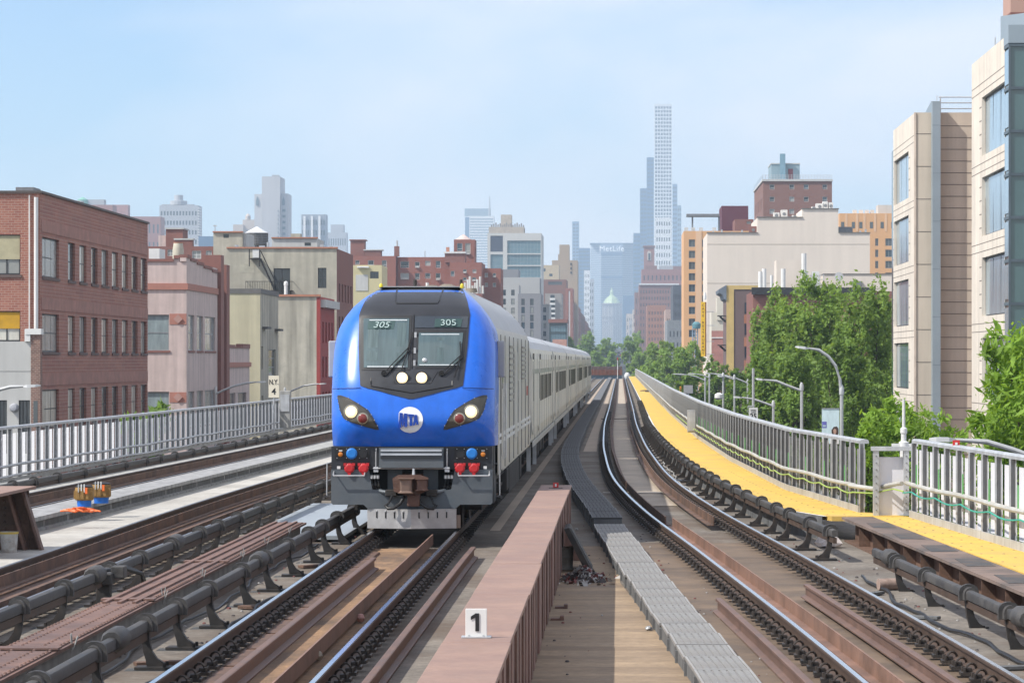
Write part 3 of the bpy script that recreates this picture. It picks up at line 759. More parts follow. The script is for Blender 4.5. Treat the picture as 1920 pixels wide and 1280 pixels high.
rails_on(fl_, xl, 64, 542, 0.0, 1.30, 1, (.40, .14), .08)
MB().box(-17.6, -15.0, 40, 66, DECK, -.05).build('fence_footing', conc_m, fl_)
cb = thing('junction_box', 'pale utility cabinet on the left noise fence below the mile sign', 'box', (-14.1, 128, 0))
MB().box(-14.2, -13.75, 128, 128.4, .2, 1.75).build('case', conc_m, cb, bevel=.02)
MB().box(-14.16, -13.79, 127.96, 128.0, .9, 1.6).build('lid', galv, cb)
# mile sign
YS = 127.0
s = thing('mile_sign', 'cream N.Y. 4 mile sign standing above the left noise fence', 'sign', (PX(513, YS), YS, 0))
MB().box(PX(503.5, YS), PX(523, YS), YS, YS + .03, PZ(745, YS), PZ(704, YS)).build('board', M('cream_sign', (.76, .70, .56), .5, 0, .05, 3), s)
text('lettering', 'N.Y.', .30, black_m, (PX(513.3, YS), YS - .006, PZ(716.5, YS)), s, bold=.006, sx=.72)
text('lettering', '4', .36, black_m, (PX(513.3, YS), YS - .006, PZ(734, YS)), s, bold=.006)
MB().tube([(PX(513, YS), YS + .06, 0), (PX(513, YS), YS + .06, PZ(704, YS))], .04, 6).build('post', galv, s)
# ================================================================== the train
LX, LY = -3.70, 54.3
blue = M('gloss_blue_paint', (.016, .150, .70), .30, 0, .08, 1.5, coat=.22, spec=.45, fine=(.05, 6), streak=.06, streak_s=3)
blue_d = blue
mask_m = M('black_cab_mask', (.030, .032, .038), .38, 0, .12, 3, bump=.04, bs=80)
slate = M('slate_grey_paint', (.085, .105, .125), .5, .1, .2, 2, stain=(.15, .155, .155), stain_s=1.2, stain_amt=.4)
slate_d = M('dark_slate_paint', (.028, .031, .037), .5, .1, .15, 2)
silver = M('brushed_silver_side', (.60, .585, .55), .38, .45, .12, 1.2, streak=.16, streak_s=2, stain=(.56, .52, .47), stain_s=.8, stain_amt=.4)
silver_roof = M('grey_roof_sheet', (.46, .47, .48), .5, .2, .12, 1.2, streak=.1)
under = M('underframe_grime', (.040, .036, .033), .8, .1, .3, 2, bump=.3, bs=20)
steel_new = M('bare_plow_steel', (.50, .49, .48), .45, .5, .15, 3, bump=.08, bs=40, stain=(.36, .34, .33), stain_s=2.5, stain_amt=.5)
coupler_m = M('coupler_rust', (.13, .072, .054), .75, .1, .3, 5, bump=.4, bs=30)
chrome = M('handrail_steel', (.62, .62, .62), .35, .7, .1, 5)
lampw = M('headlight_glow', (1, .95, .8), .3, 0, 0, emit=((1, .86, .56), 2.2))
lamp_edge = M('headlight_warm_edge', (.9, .75, .5), .3, 0, 0, emit=((1, .74, .36), .85))
lamp_side = M('headlight_glow_warm', (1, .9, .7), .3, 0, 0, emit=((1, .80, .42), 2.0))
glass_ws = M('windscreen_glass', (.085, .125, .132), .06, 0, .25, 1.2, spec=.9, stretch=(9, 1, .25))

loco = thing('locomotive', 'blue-nosed diesel locomotive with lit headlights and number 305', 'locomotive', (LX, LY, 0))
prof = lin([(1.50, .24), (1.62, .15), (1.78, .05), (1.95, .0), (2.3, .05), (2.55, .12), (2.8, .24), (3.3, .52), (3.84, .86), (4.0, 1.02), (4.12, 1.22), (4.22, 1.48), (4.30, 1.85), (4.36, 2.4)])
wz = lin([(1.5, 1.44), (2.5, 1.455), (3.1, 1.45), (3.4, 1.42), (3.6, 1.37), (3.8, 1.28), (4.0, 1.14), (4.15, .99), (4.25, .87), (4.31, .79), (4.36, .74)])
wb = lin([(.35, 1.49), (1.5, 1.49), (3.2, 1.49), (3.45, 1.47), (3.62, 1.42), (3.8, 1.32), (4.0, 1.17), (4.15, 1.02), (4.25, .90), (4.31, .82), (4.36, .77)])
def cs(s): s = abs(s); return .11 * s ** 2 + .42 * s ** 9
def S(x, z): return prof(z) + cs(max(-1, min(1, x / wz(z))))
def yb_(z): return max(prof(z) + 1.0, 1.25 + .32 * (z - 1.5))
zl = [1.50, 1.56, 1.62, 1.70, 1.78, 1.86, 1.95, 2.1, 2.3, 2.45, 2.55, 2.7, 2.8, 3.0, 3.2, 3.35, 3.5, 3.6, 3.7, 3.8, 3.9, 4.0, 4.06, 4.12, 4.17, 4.22, 4.26, 4.30, 4.33, 4.36]
sl = [-1, -.97, -.93, -.87, -.78, -.65, -.5, -.33, -.16, 0, .16, .33, .5, .65, .78, .87, .93, .97, 1]
def row(z):
    r = []
    y0 = prof(z) + cs(1); yb = yb_(z); w0, w1 = wz(z), wb(z)
    side = [(w0 + (w1 - w0) * k ** .6, y0 + (yb - y0) * k) for k in (1, .75, .5, .3, .15, .05)]
    r += [(-x, y) for x, y in side]
    r += [(s * w0, prof(z) + cs(s)) for s in sl]
    r += [(x, y) for x, y in reversed(side)]
    return [(LX + x, LY + y, z) for x, y in r]
b = MB(); n = len(row(2))
for z in zl: b.v += row(z)
for i in range(len(zl) - 1):
    for j in range(n - 1): b.f.append((i * n + j, i * n + j + 1, (i + 1) * n + j + 1, (i + 1) * n + j))
b.f.append(tuple((len(zl) - 1) * n + j for j in range(n)))
nose = b.build('nose_shell', blue, loco, True, ang=50)

def patch(name, mat, rows, eps, parent, ncol=14, smooth=True):
    """rows: (z, x left, x right) on the front surface"""
    b = MB(); c = ncol + 1
    for z, a, e in rows:
        for j in range(c):
            x = a + (e - a) * j / ncol; b.v.append((LX + x, LY + S(x, z) - eps, z))
    for i in range(len(rows) - 1):
        for j in range(ncol): b.f.append((i * c + j, i * c + j + 1, (i + 1) * c + j + 1, (i + 1) * c + j))
    return b.build(name, mat, parent, smooth)
def fz(py): return PZ(py, LY + .35)
def fx(px): return (px - 772.5) * (LY + .4) / F
def rows_of(tbl, n=24):
    zt = np.linspace(tbl[0][0], tbl[-1][0], n)
    ps = sorted(tbl); zz = [p[0] for p in ps]
    return [(float(z), float(np.interp(z, zz, [p[1] for p in ps])), float(np.interp(z, zz, [p[2] for p in ps]))) for z in zt]
mk = rows_of([(4.358, -.765, .765), (4.25, -.85, .85), (4.1, -.93, .93), (3.86, -1.0, 1.0), (3.3, -.975, .975), (2.85, -.94, .94), (2.56, -.91, .91), (2.50, -.62, .62), (2.42, -.34, .34), (2.345, -.04, .04)], 44)
mask = patch('cab_mask', mask_m, mk, .012, loco, 24)
MB().box(LX - .74, LX + .74, LY + 2.2, LY + 2.92, 4.362, 4.374).build('roof_panel', mask_m, loco)
# windscreens, frames and dark upper band
fr_m = M('black_rubber_frame', (.018, .019, .021), .45, 0, .1)
def window_on(nm, zt, zb, xl0, xr0, xl1, xr1):
    f = patch('window_frame', fr_m, [(zt + .05, xl0 - .045, xr0 + .045), ((zt + zb) / 2, (xl0 + xl1) / 2 - .045, (xr0 + xr1) / 2 + .045), (zb - .045, xl1 - .045, xr1 + .045)], .022, loco, 10)
    patch(nm, glass_ws, [(zt + (zb - zt) * k / 8, xl0 + (xl1 - xl0) * k / 8, xr0 + (xr1 - xr0) * k / 8) for k in range(9)], .030, loco, 10)
window_on('windscreen', 3.78, 2.90, -.91, -.085, -.86, -.075)
window_on('windscreen', 3.52, 2.93, .10, .89, .10, .85)
patch('upper_band', M('tinted_band', (.05, .06, .072), .12, 0, .1, spec=.7), [(3.82, .02, .97), (3.70, .02, .965), (3.61, .02, .96)], .024, loco, 10)
# curtains and shapes seen behind the glass read as pale vertical folds on the pane
fold = M('pale_curtain', (.085, .125, .13), .35, 0, .3, 3, stretch=(12, 1, .3))
for x0, x1, zt, zb in ((-.82, -.62, 3.66, 3.02), (-.30, -.12, 3.70, 3.0), (.42, .56, 3.44, 3.0)):
    patch('curtain', fold, [(zt, x0, x1), ((zt + zb) / 2, x0 + .02, x1 - .01), (zb, x0, x1)], .0315, loco, 4)
for (x0, x1, z) in ((-.80, -.12, 3.755), (.14, .82, 3.50)): patch('painted_reflection', M('pale_reflection_strip', (.6, .64, .66), .3), [(z, x0, x1), (z - .014, x0, x1)], .033, loco, 6)  # pale reflections along the pane edges, painted as thin strips
for (x0, x1, z) in ((-.80, -.12, 2.925), (.13, .80, 2.955)): patch('painted_reflection', MATS['pale_reflection_strip'], [(z, x0, x1), (z - .016, x0, x1)], .033, loco, 6)
for cx, z, sh in ((-.58, 3.66, .22), (.62, 3.70, 0)):
    p = patch('number_board', M('number_board_green', (.045, .085, .082), .3), [(z + .075, cx - .24, cx + .25), (z - .075, cx - .25, cx + .22)], .034, loco, 6)
    sl_a = math.atan2(S(cx, z + .1) - S(cx, z - .1), .2)
    text('number', '305', .18, M('number_white', (.36, .46, .45), .5), (LX + cx, LY + S(cx + .16 * (1 if cx > 0 else -1), z) - (.075 if cx > 0 else .035) + (.0 if cx > 0 else -.05), z), loco, rot=(math.pi / 2 - sl_a, 0, math.radians(4 if cx > 0 else -4)), shear=sh, sx=1.1)
# seams of the roof hatch and the chevron panel
def seam(pts, r=.010, name='seam', mat=black_m, par=None, eps=.014):
    out = []
    for (x, z), (x2, z2) in zip(pts, pts[1:]):
        for k in range(5): out.append((x + (x2 - x) * k / 5, z + (z2 - z) * k / 5))
    out.append(pts[-1])
    return MB().tube([(LX + x, LY + S(x, z) - eps, z) for x, z in out], r, 5).build(name, mat, par or loco)
seam([(-.39, 4.35), (-.36, 4.10), (-.33, 4.05), (.40, 4.05), (.43, 4.10), (.46, 4.35)], .014)
seam([(-.72, 2.66), (-.72, 2.575), (0, 2.455), (.72, 2.575), (.72, 2.66)], .012)
seam([(-.72, 2.66), (-.72, 2.72)], .008); seam([(-.36, 2.84), (-.30, 2.62), (.34, 2.62), (.46, 2.83)], .007)
seam([(-1.44, 2.52), (-.90, 2.545)], .005); seam([(.90, 2.545), (1.44, 2.52)], .005)
seam([(0, 3.84), (0, 2.88)], .012)
for z in (3.48, 3.20, 2.98): MB().box(LX + .02, LX + .06, LY + S(.03, z) - .05, LY + S(.03, z) - .02, z - .05, z + .05).build('hinge', galv, loco)
# centre lights and corner light clusters
for cx in (-.165, .18):
    rim = MB().lathe([(.125, -.01), (.125, -.045), (.10, -.05)], 20, (LX + cx, LY + S(cx, 2.715), 2.715), 'y').build('lamp_rim', mask_m, loco, True)
    lp_ = MB().lathe([(.098, -.051), (.085, -.058), (.066, -.062)], 20, (LX + cx, LY + S(cx, 2.715), 2.715), 'y').build('lamp', lamp_edge, rim, True)
    MB().lathe([(.066, -.063), (.045, -.072), (.02, -.075)], 20, (LX + cx, LY + S(cx, 2.715), 2.715), 'y').build('lamp_bulb', lampw, rim, True)
hl_in = M('headlight_housing', (.10, .092, .075), .3, .3, .1); hl_edge = M('headlight_rim', (.045, .045, .047), .4)
for sg in (-1, 1):
    rows = rows_of([(2.41, 1.27, 1.33), (2.37, 1.13, 1.335), (2.27, .95, 1.31), (2.15, .76, 1.285), (2.0, .66, 1.21), (1.93, .63, 1.06), (1.865, .59, .85), (1.80, .57, .63)], 26)
    rows = [(z, min(sg * a, sg * e), max(sg * a, sg * e)) for z, a, e in rows]
    hs = patch('headlight', hl_edge, rows, .012, loco, 12)
    inner = [(z, a + (e - a) * .5 - (e - a) * .5 * .84, a + (e - a) * .5 + (e - a) * .5 * .84) for z, a, e in rows if 1.84 < z < 2.375]
    patch('light_housing', hl_in, inner, .020, hs, 12)
    for (cx, cz, r, m, nm) in ((1.06, 2.115, .105, lamp_side, 'lamp'), (.855, 2.0, .080, M('red_marker_lens', (.20, .035, .03), .25, 0, .1), 'marker_lens')):
        x = sg * cx; yy0 = LY + S(x, cz) - .020
        MB().lathe([(r * 1.3, 0), (r * 1.3, -.02), (r * 1.05, -.028)], 18, (LX + x, yy0, cz), 'y').build('lens_ring', M('lens_ring', (.42, .38, .30), .25, .8), hs, True)
        MB().lathe([(r, -.028), (r * .7, -.045), (r * .25, -.052)], 18, (LX + x, yy0, cz), 'y').build(nm, m if nm != 'lamp' else lamp_edge, hs, True)
        if nm == 'lamp': MB().lathe([(r * .62, -.049), (r * .4, -.06), (r * .15, -.064)], 16, (LX + x, yy0, cz), 'y').build('lamp_bulb', m, hs, True)
    pts = [(z, e if sg > 0 else a) for z, a, e in rows] 
    for z, a, e in rows[2::4]:
        for xx in (a, e): MB().lathe([(.010, 0), (.008, -.012)], 6, (LX + xx, LY + S(xx, z) - .010, z), 'y').build('screw', galv, hs)
# round white emblem with the letters cut in blue
cz, cx, R = 1.975, -.02, .232
b = MB(); k0 = len(b.v); pts = [(cx + R * math.cos(a), cz + R * math.sin(a)) for a in np.linspace(0, 2 * math.pi, 40, endpoint=False)]
# flat left edge where the letter M leaves the disc
rr = rows_of([(cz + R * math.sin(a), cx - R * math.cos(a), cx + R * math.cos(a)) for a in np.linspace(1.5, -1.5, 25)], 31)
rr = [(z, (a if abs(z - cz) > .125 else max(a, cx - .196)), e) for z, a, e in rr]
logo = patch('emblem', M('emblem_white', (.86, .87, .88), .45, 0, 0), rr, .010, loco, 16)
U = .228 / 97
for pts_ in ([(-84, -62), (-77, 55), (-55, 52), (-49, 4), (-42, 50), (-17, 47), (-19, -52), (-40, -54), (-39, -2), (-47, -46), (-56, -47), (-63, -4), (-64, -59)],
             [(-12, 45), (31, 41), (31, 22), (19, 23), (20, -43), (-1, -46), (-3, 25), (-12, 26)],
             [(24, -41), (37, 40), (55, 38), (66, -35), (51, -37), (49, -22), (41, -22), (39, -39)]):
    pv = [(cx + u * U, cz + w * U) for u, w in pts_]
    MB().prism([(LX + x, z) for x, z in pv], 'y', LY - .018, LY + .02).build('emblem_letter', M('emblem_blue', (.008, .055, .36), .4, 0, 0), loco)
# wipers
for x0, z0, x1, z1, x2, z2 in ((-.50, 2.80, -.08, 3.25, -.02, 3.52), (.52, 2.80, .86, 3.12, .84, 3.36)):
    w = MB()
    for d in (0, .035): w.tube([(LX + x0 + d, LY + S(x0, z0) - .06, z0 - d), (LX + (x0 + x1) / 2 + d, LY + S((x0 + x1) / 2, (z0 + z1) / 2) - .085, (z0 + z1) / 2 - d), (LX + x1 + d, LY + S(x1, z1) - .07, z1 - d)], .010, 5)
    w.tube([(LX + x2, LY + S(x2, z2) - .055, z2), (LX + x1, LY + S(x1, z1) - .06, z1), (LX + x1 - .10, LY + S(x1 - .1, z1 - .4) - .055, z1 - .38)], .012, 5)
    w.lathe([(.05, 0), (.045, -.05)], 10, (LX + x0, LY + S(x0, z0) - .012, z0), 'y')
    w.build('wiper', black_m, loco, True)
MB().lathe([(.05, -.03), (.02, -.06)], 12, (LX + .22, LY + S(.22, 3.02), 3.02), 'y').build('window_badge', galv, loco, True)
# roof equipment seen over the nose
MB().box(LX - .80, LX + .80, LY + 2.9, LY + 2.95, 4.36, 4.405).build('roof_lip', M('roof_rim', (.50, .51, .52), .5), loco)
rf = MB()
rf.lathe([(.22, 0), (.20, .10), (.08, .16)], 14, (LX + .30, LY + 6.0, 4.36)).lathe([(.2, 0), (.18, .10), (.08, .15)], 14, (LX - .02, LY + 6.4, 4.36)).lathe([(.12, 0), (.1, .08)], 12, (LX + .78, LY + 6, 4.36))
rf.build('roof_vent', M('olive_grey_vent', (.20, .17, .13), .6), loco, True)
for x, h_, r in ((-.36, .26, .035), (.55, .26, .03), (-.12, .2, .03)): MB().tube([(LX + x, LY + 6.5, 4.36), (LX + x, LY + 6.5, 4.36 + h_)], r, 8).build('roof_antenna', black_iron if x != -.12 else white_m, loco)
for x in (-.73, .77): MB().lathe([(.035, 0), (.035, .06), (.015, .09)], 10, (LX + x, LY + 2.6, 4.36)).build('roof_beacon', M('yellow_beacon', (.75, .60, .03), .4), loco, True)
hz = MB()
for k in range(9): hz.tube([(LX + .55 + .05 * k, LY + 7.0 + .1 * (k % 3), 4.36), (LX + .55 + .05 * k, LY + 7.0 + .1 * (k % 3), 4.52 + .06 * (k % 4))], .022, 6)
hz.build('roof_horn', M('pale_horn', (.62, .62, .60), .4), loco, True)

# pilot below the nose
PY = LY + .30
def pz(py): return PZ(py, PY + .05)
def pxx(px): return PX(px, PY + .05) - LX - .0
def front_prism(name, mat, pts, y0, d, bevel=0, par=None): return MB().prism([(LX + x, z) for x, z in pts], 'y', LY + y0, LY + y0 + d).build(name, mat, par or loco, bevel=bevel)
front_prism('pilot_fascia', slate_d, [(-1.43, 1.09), (1.43, 1.09), (1.43, 1.497), (-1.43, 1.497)], .26, 1.2)
plate = [(-1.43, 1.088), (-.76, 1.088), (-.70, .74), (-.50, .71), (-.40, .62), (0, .62), (.40, .62), (.50, .71), (.70, .74), (.76, 1.088), (1.43, 1.088), (1.43, .50), (1.40, .47), (.86, .47), (.78, .40), (0, .385), (-.78, .40), (-.86, .47), (-1.40, .47), (-1.43, .50)]
front_prism('pilot_plate', slate, plate, .20, .30)
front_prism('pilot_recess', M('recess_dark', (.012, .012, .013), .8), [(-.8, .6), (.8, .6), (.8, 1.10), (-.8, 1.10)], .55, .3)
front_prism('pilot_side', slate_d, [(-1.44, .48), (-1.30, .48), (-1.30, 1.49), (-1.44, 1.49)], .52, 1.1); front_prism('pilot_side', slate_d, [(1.30, .48), (1.44, .48), (1.44, 1.49), (1.30, 1.49)], .52, 1.1)
anti = front_prism('buffer_box', slate, [(-.56, 1.14), (.56, 1.14), (.56, 1.475), (-.56, 1.475)], .08, .3, .01)
for z in (1.435, 1.365): front_prism('buffer_rib', M('pale_grey_rib', (.45, .48, .52), .4, .2), [(-.54, z - .018), (.54, z - .018), (.54, z + .018), (-.54, z + .018)], .05, .029, par=anti)
front_prism('buffer_rib', slate_d, [(-.54, 1.295), (.54, 1.295), (.54, 1.33), (-.54, 1.33)], .06, .019, par=anti)
for x in (-.32, .32): front_prism('side_post', slate, [(x * 1.0 - .13, .70), (x + .13, .70), (x + .13, 1.08), (x - .13, 1.08)], .49, .055)
sock_b, sock_r = M('blue_socket_cover', (.015, .20, .62), .45), M('red_socket_cover', (.50, .018, .022), .45)
for sg in (-1, 1):
    pb = front_prism('socket_panel', black_m, [(sg * 1.06 - .30, 1.27), (sg * 1.06 + .30, 1.27), (sg * 1.06 + .30, 1.475), (sg * 1.06 - .30, 1.475)], .245, .014, .004)
    MB().lathe([(.098, 0), (.098, -.05), (.07, -.065)], 18, (LX + sg * 1.065, LY + .244, 1.375), 'y').build('cable_socket', sock_b, pb)
    MB().box(LX + sg * 1.065 - .03, LX + sg * 1.065 + .03, LY + .20, LY + .243, 1.275, 1.30).build('socket_latch', sock_b, pb)
    MB().lathe([(.042, 0), (.042, -.035), (.02, -.045)], 12, (LX + sg * 1.265, LY + .244, 1.36), 'y').build('marker_lamp', M('amber_lens', (.65, .22, .03), .3), pb, True)
    MB().box(LX + sg * 1.265 - .03, LX + sg * 1.265 + .03, LY + .225, LY + .243, 1.415, 1.435).build('label_tag', white_m, pb)
    MB().lathe([(.075, 0), (.075, -.03)], 12, (LX + sg * .865, LY + .244, 1.37), 'y').build('dark_socket', fr_m, pb, True)
    for bx in (.80, .93, 1.16, 1.33):
        for bz in (1.295, 1.455): MB().lathe([(.009, 0), (.007, -.01)], 6, (LX + sg * bx, LY + .244, bz), 'y').build('bolt', galv, pb)
    pr = front_prism('socket_panel', black_m, [(sg * .98 - .24, 1.10), (sg * .98 + .24, 1.10), (sg * .98 + .24, 1.225), (sg * .98 - .24, 1.225)], .25, .009, .004)
    for cx_ in (.855, 1.105):
        sk = MB().lathe([(.092, 0), (.092, -.085), (.06, -.10)], 10, (LX + sg * cx_, LY + .249, 1.115), 'y').build('cable_socket', sock_r, loco)
        for dx, dz in ((-.075, .065), (.075, .065), (0, -.10)): MB().box(LX + sg * cx_ + dx - .025, LX + sg * cx_ + dx + .025, LY + .155, LY + .247, 1.115 + dz - .025, 1.115 + dz + .025).build('socket_lug', sock_r, sk)
    MB().box(LX + sg * 1.30 - .03, LX + sg * 1.30 + .03, LY + .252, LY + .259, 1.10, 1.15).build('label_tag', white_m, loco)
    # grab irons, side steps, hoses
    x0, x1 = sg * .83, sg * 1.38
    MB().tube([(LX + x0, LY + .2, 1.06), (LX + x0, LY + .10, 1.00), (LX + x0, LY + .09, .985), (LX + x1, LY + .09, .985), (LX + x1, LY + .10, 1.0), (LX + x1, LY + .2, 1.06)], .013, 6).build('grab_iron', chrome, loco, True)
    MB().tube([(LX + sg * 1.45, LY + .7, 1.18), (LX + sg * 1.54, LY + .62, 1.18), (LX + sg * 1.545, LY + .62, .62), (LX + sg * 1.50, LY + .7, .60)], .013, 6).build('grab_iron', chrome, loco, True)
    MB().tube([(LX + sg * .63, LY + .2, 1.46), (LX + sg * .63, LY + .13, 1.40), (LX + sg * .63, LY + .13, 1.14)], .012, 6).build('lift_lever', chrome, loco)
    MB().box(LX + sg * .63 - .04, LX + sg * .63 + .04, LY + .12, LY + .25, 1.05, 1.14).build('lever_bracket', galv, loco)
    h = MB()
    for q in range(3):
        xx = sg * (.60 + .055 * q)
        h.tube([(LX + xx, LY + .30, 1.04), (LX + xx, LY + .22, .96), (LX + xx - sg * .01, LY + .22, .80), (LX + xx - sg * .06, LY + .26, .70)], .022, 6)
    h.build('air_hose', black_m, loco, True)
    for q in range(3): MB().tube([(LX + sg * (.60 + .055 * q), LY + .215, .93), (LX + sg * (.60 + .055 * q), LY + .215, .99)], .026, 8).build('hose_fitting', chrome, loco)
    MB().tube([(LX + sg * .62, LY + .28, .72), (LX + sg * .50, LY + .16, .70), (LX + sg * .40, LY + .12, .69)], .035, 8).build('air_pipe', slate, loco, True)
    MB().box(LX + sg * .36 - .10, LX + sg * .36 + .10, LY + .05, LY + .20, .62, .74).build('pipe_valve', under, loco, bevel=.015)
    MB().tube([(LX + sg * .12, LY + .0, .62), (LX + sg * .18, LY - .06, .50), (LX + sg * .30, LY - .08, .42), (LX + sg * .40, LY - .06, .415), (LX + sg * .43, LY - .02, .45)], .032, 8).build('brake_hose', black_m, loco, True)
    MB().tube([(LX + sg * .33, LY + .05, .64), (LX + sg * .40, LY - .02, .50), (LX + sg * .47, LY - .02, .455)], .020, 6).build('brake_hose', black_m, loco, True)
MB().tube([(LX - .68, LY + .115, 1.115), (LX + .68, LY + .115, 1.115)], .011, 6).build('uncoupling_rod', chrome, loco)
# coupler
cp = MB().prism([(LX - .29, .93), (LX - .27, .74), (LX - .10, .68), (LX + .12, .68), (LX + .27, .75), (LX + .28, .94), (LX + .17, .98), (LX - .20, .98)], 'y', LY - .10, LY + .55).build('coupler', coupler_m, loco, bevel=.03)
MB().prism([(LX - .17, LY - .38), (LX + .03, LY - .36), (LX + .05, LY - .12), (LX - .18, LY - .10)], 'z', .70, .95).build('knuckle', M('knuckle_steel', (.20, .135, .105), .6, .3, .3, 6, bump=.3), cp, bevel=.035)
MB().prism([(LX + .12, LY - .30), (LX + .29, LY - .22), (LX + .30, LY - .10), (LX + .12, LY - .10)], 'z', .74, .94).build('guard_arm', coupler_m, cp, bevel=.03)
MB().box(LX - .06, LX + .16, LY - .12, LY + .2, .45, .66).build('coupler_shank', coupler_m, cp, bevel=.02)
MB().lathe([(.03, 0), (.02, .12)], 8, (LX + .05, LY - .05, 1.0)).build('coupler_pin', chrome, cp)
# plow
for sg in (-1, 1):
    x0, x1 = 0, sg * .79
    b = MB(); q = [(LX + x0, LY + .02), (LX + x1, LY + .24), (LX + x1, LY + .27), (LX + x0, LY + .05)]
    b.prism(q, 'z', .05, .395)
    pw = b.build('plow_blade', steel_new, loco)
    for k in range(4):
        xx = sg * (.14 + .16 * k) + (-.0 if sg > 0 else 0); yv = LY + .02 + .22 * abs(xx) / .79
        MB().box(LX + xx - .011, LX + xx + .011, yv - .012, yv - .002, .235, .345).build('slot', black_m, pw)
        MB().lathe([(.018, 0), (.012, -.015)], 8, (LX + xx, yv - .004, .355), 'y').build('bolt', galv, pw)
MB().box(LX + .79, LX + .86, LY + .27, LY + .36, .05, .28).build('plow_end', M('plow_end_brown', (.24, .17, .13), .7), loco)
# body behind the nose
zs_side = [.95, 1.5, 2.0, 2.6, 3.2, 3.45, 3.62]; zs_roof = [3.62, 3.8, 4.0, 4.15, 4.25, 4.31, 4.36]
YB = 21.1
def shell(zs, name, mat, cap=False):
    b = MB()
    for sg in (-1, 1):
        i = len(b.v)
        for z in zs:
            for yy0 in (max(1.2, yb_(z) if z >= 1.5 else 1.25) - .01, 4, 8, 12, 16, YB): b.v.append((LX + sg * (wb(z) - .006), LY + yy0, z))
        for k in range(len(zs) - 1):
            for j in range(5): b.f.append((i + k * 6 + j, i + k * 6 + j + 1, i + (k + 1) * 6 + j + 1, i + (k + 1) * 6 + j))
    if cap:
        a = wb(4.36) - .006; b.quad((LX - a, LY + 3.2, 4.36), (LX + a, LY + 3.2, 4.36), (LX + a, LY + YB, 4.36), (LX - a, LY + YB, 4.36))
    return b.build(name, mat, loco, True, ang=30)
shell(zs_side, 'body_side', silver); shell(zs_roof, 'roof', silver_roof, True)
zz_ = [.95, 1.5, 3.2, 3.45, 3.62, 3.8, 4.0, 4.15, 4.25, 4.34]
MB().prism([(LX + wb(z) - .01, z) for z in zz_] + [(LX - wb(z) + .01, z) for z in reversed(zz_)], 'y', LY + YB - .02, LY + YB).build('rear_end', silver, loco)
MB().box(LX - 1.40, LX + 1.40, LY + 1.6, LY + YB, .82, .96).build('sill', under, loco)
dk = M('panel_gap', (.10, .10, .10), .6); lt = M('light_side_panel', (.60, .59, .56), .4, .3, .1, 2)
for sg in (-1, 1):
    X = LX + sg * 1.484
    def sb(name, mat, y0, y1, z0, z1, d=.012, par=loco):
        return MB().box(min(X, X + sg * d), max(X, X + sg * d), LY + y0, LY + y1, z0, z1).build(name, mat, par)
    for y in (2.5, 4.6, 6.9, 9.4, 12.0, 14.5, 17.2, 19.6): sb('panel_seam', dk, y, y + .03, 1.0, 3.5, .013)
    sb('cab_door', lt, 2.7, 3.5, 1.25, 3.35, .02); sb('door_window', GLASSES[0], 2.85, 3.35, 2.5, 3.2, .024)
    for k in range(10): sb('louvre', M('louvre_grey', (.34, .33, .31), .5, .2), 7.2, 9.2, 2.2 + .12 * k, 2.24 + .12 * k, .02)
    for k in range(8): sb('louvre', MATS['louvre_grey'], 14.8, 17.0, 2.6 + .1 * k, 2.635 + .1 * k, .02)
    sb('access_panel', lt, 10, 11.6, 1.4, 3.2, .018); sb('access_panel', lt, 12.4, 14.0, 1.5, 2.6, .018)
    for z in (1.50, 1.62): sb('white_stripe', white_m, 1.5, YB - .1, z, z + .06, .015)
    sb('red_panel', M('red_warning_panel', (.5, .10, .08), .5), 18.3, 18.9, 2.2, 2.42, .016)
    MB().box(min(LX + sg * 1.46, LX + sg * 1.60), max(LX + sg * 1.46, LX + sg * 1.60), LY + 1.5, LY + 1.78, 2.72, 3.38).build('mirror_box', M('grey_mirror_box', (.40, .40, .39), .5), loco, bevel=.02)
    for yy0 in (2.55, 3.62): MB().tube([(X + sg * .06, LY + yy0, 1.2), (X + sg * .06, LY + yy0, 2.6)], .016, 6).build('door_handrail', chrome, loco)
    for k in range(3): sb('side_step', under, 2.7, 3.5, .45 + .25 * k, .49 + .25 * k, -.25)
    # underframe gear: tanks, boxes
    for y0, y1, z0 in ((7.6, 13.6, .35), (6.3, 7.3, .45), (14.2, 15.2, .4)): MB().box(min(X - sg * .35, X - sg * .02), max(X - sg * .35, X - sg * .02), LY + y0, LY + y1, z0, .9).build('underfloor_box', under, loco, bevel=.03)
def truck(par, x, y, tag_):
    tk = MB()
    for sg in (-1, 1):
        tk.box(x + sg * 1.0 - .09, x + sg * 1.0 + .09, y - 1.9, y + 1.9, .48, .80)
        for yy0 in (-1.3, 1.3): tk.box(x + sg * 1.0 - .15, x + sg * 1.0 + .17, y + yy0 - .22, y + yy0 + .22, .30, .72)
        tk.lathe([(.14, 0), (.14, .35)], 10, (x + sg * 1.0, y - .3, .5)).lathe([(.14, 0), (.14, .35)], 10, (x + sg * 1.0, y + .3, .5))
    tk.box(x - 1.0, x + 1.0, y - .3, y + .3, .40, .70)
    o = tk.build('truck_frame', under, par)
    for yy0 in (-1.3, 1.3):
        for sg in (-1, 1):
            a, c = sorted((x + sg * .69, x + sg * .82))
            MB().lathe([(.50, a - x), (.46, a - x + .03), (.45, c - x)] if sg < 0 else [(.45, a - x), (.46, c - x - .03), (.50, c - x)], 20, (x, y + yy0, .47), 'x').build('wheel', rail_steel, par, True)
truck(loco, LX, LY + 3.3, ''); truck(loco, LX, LY + 17.6, '')

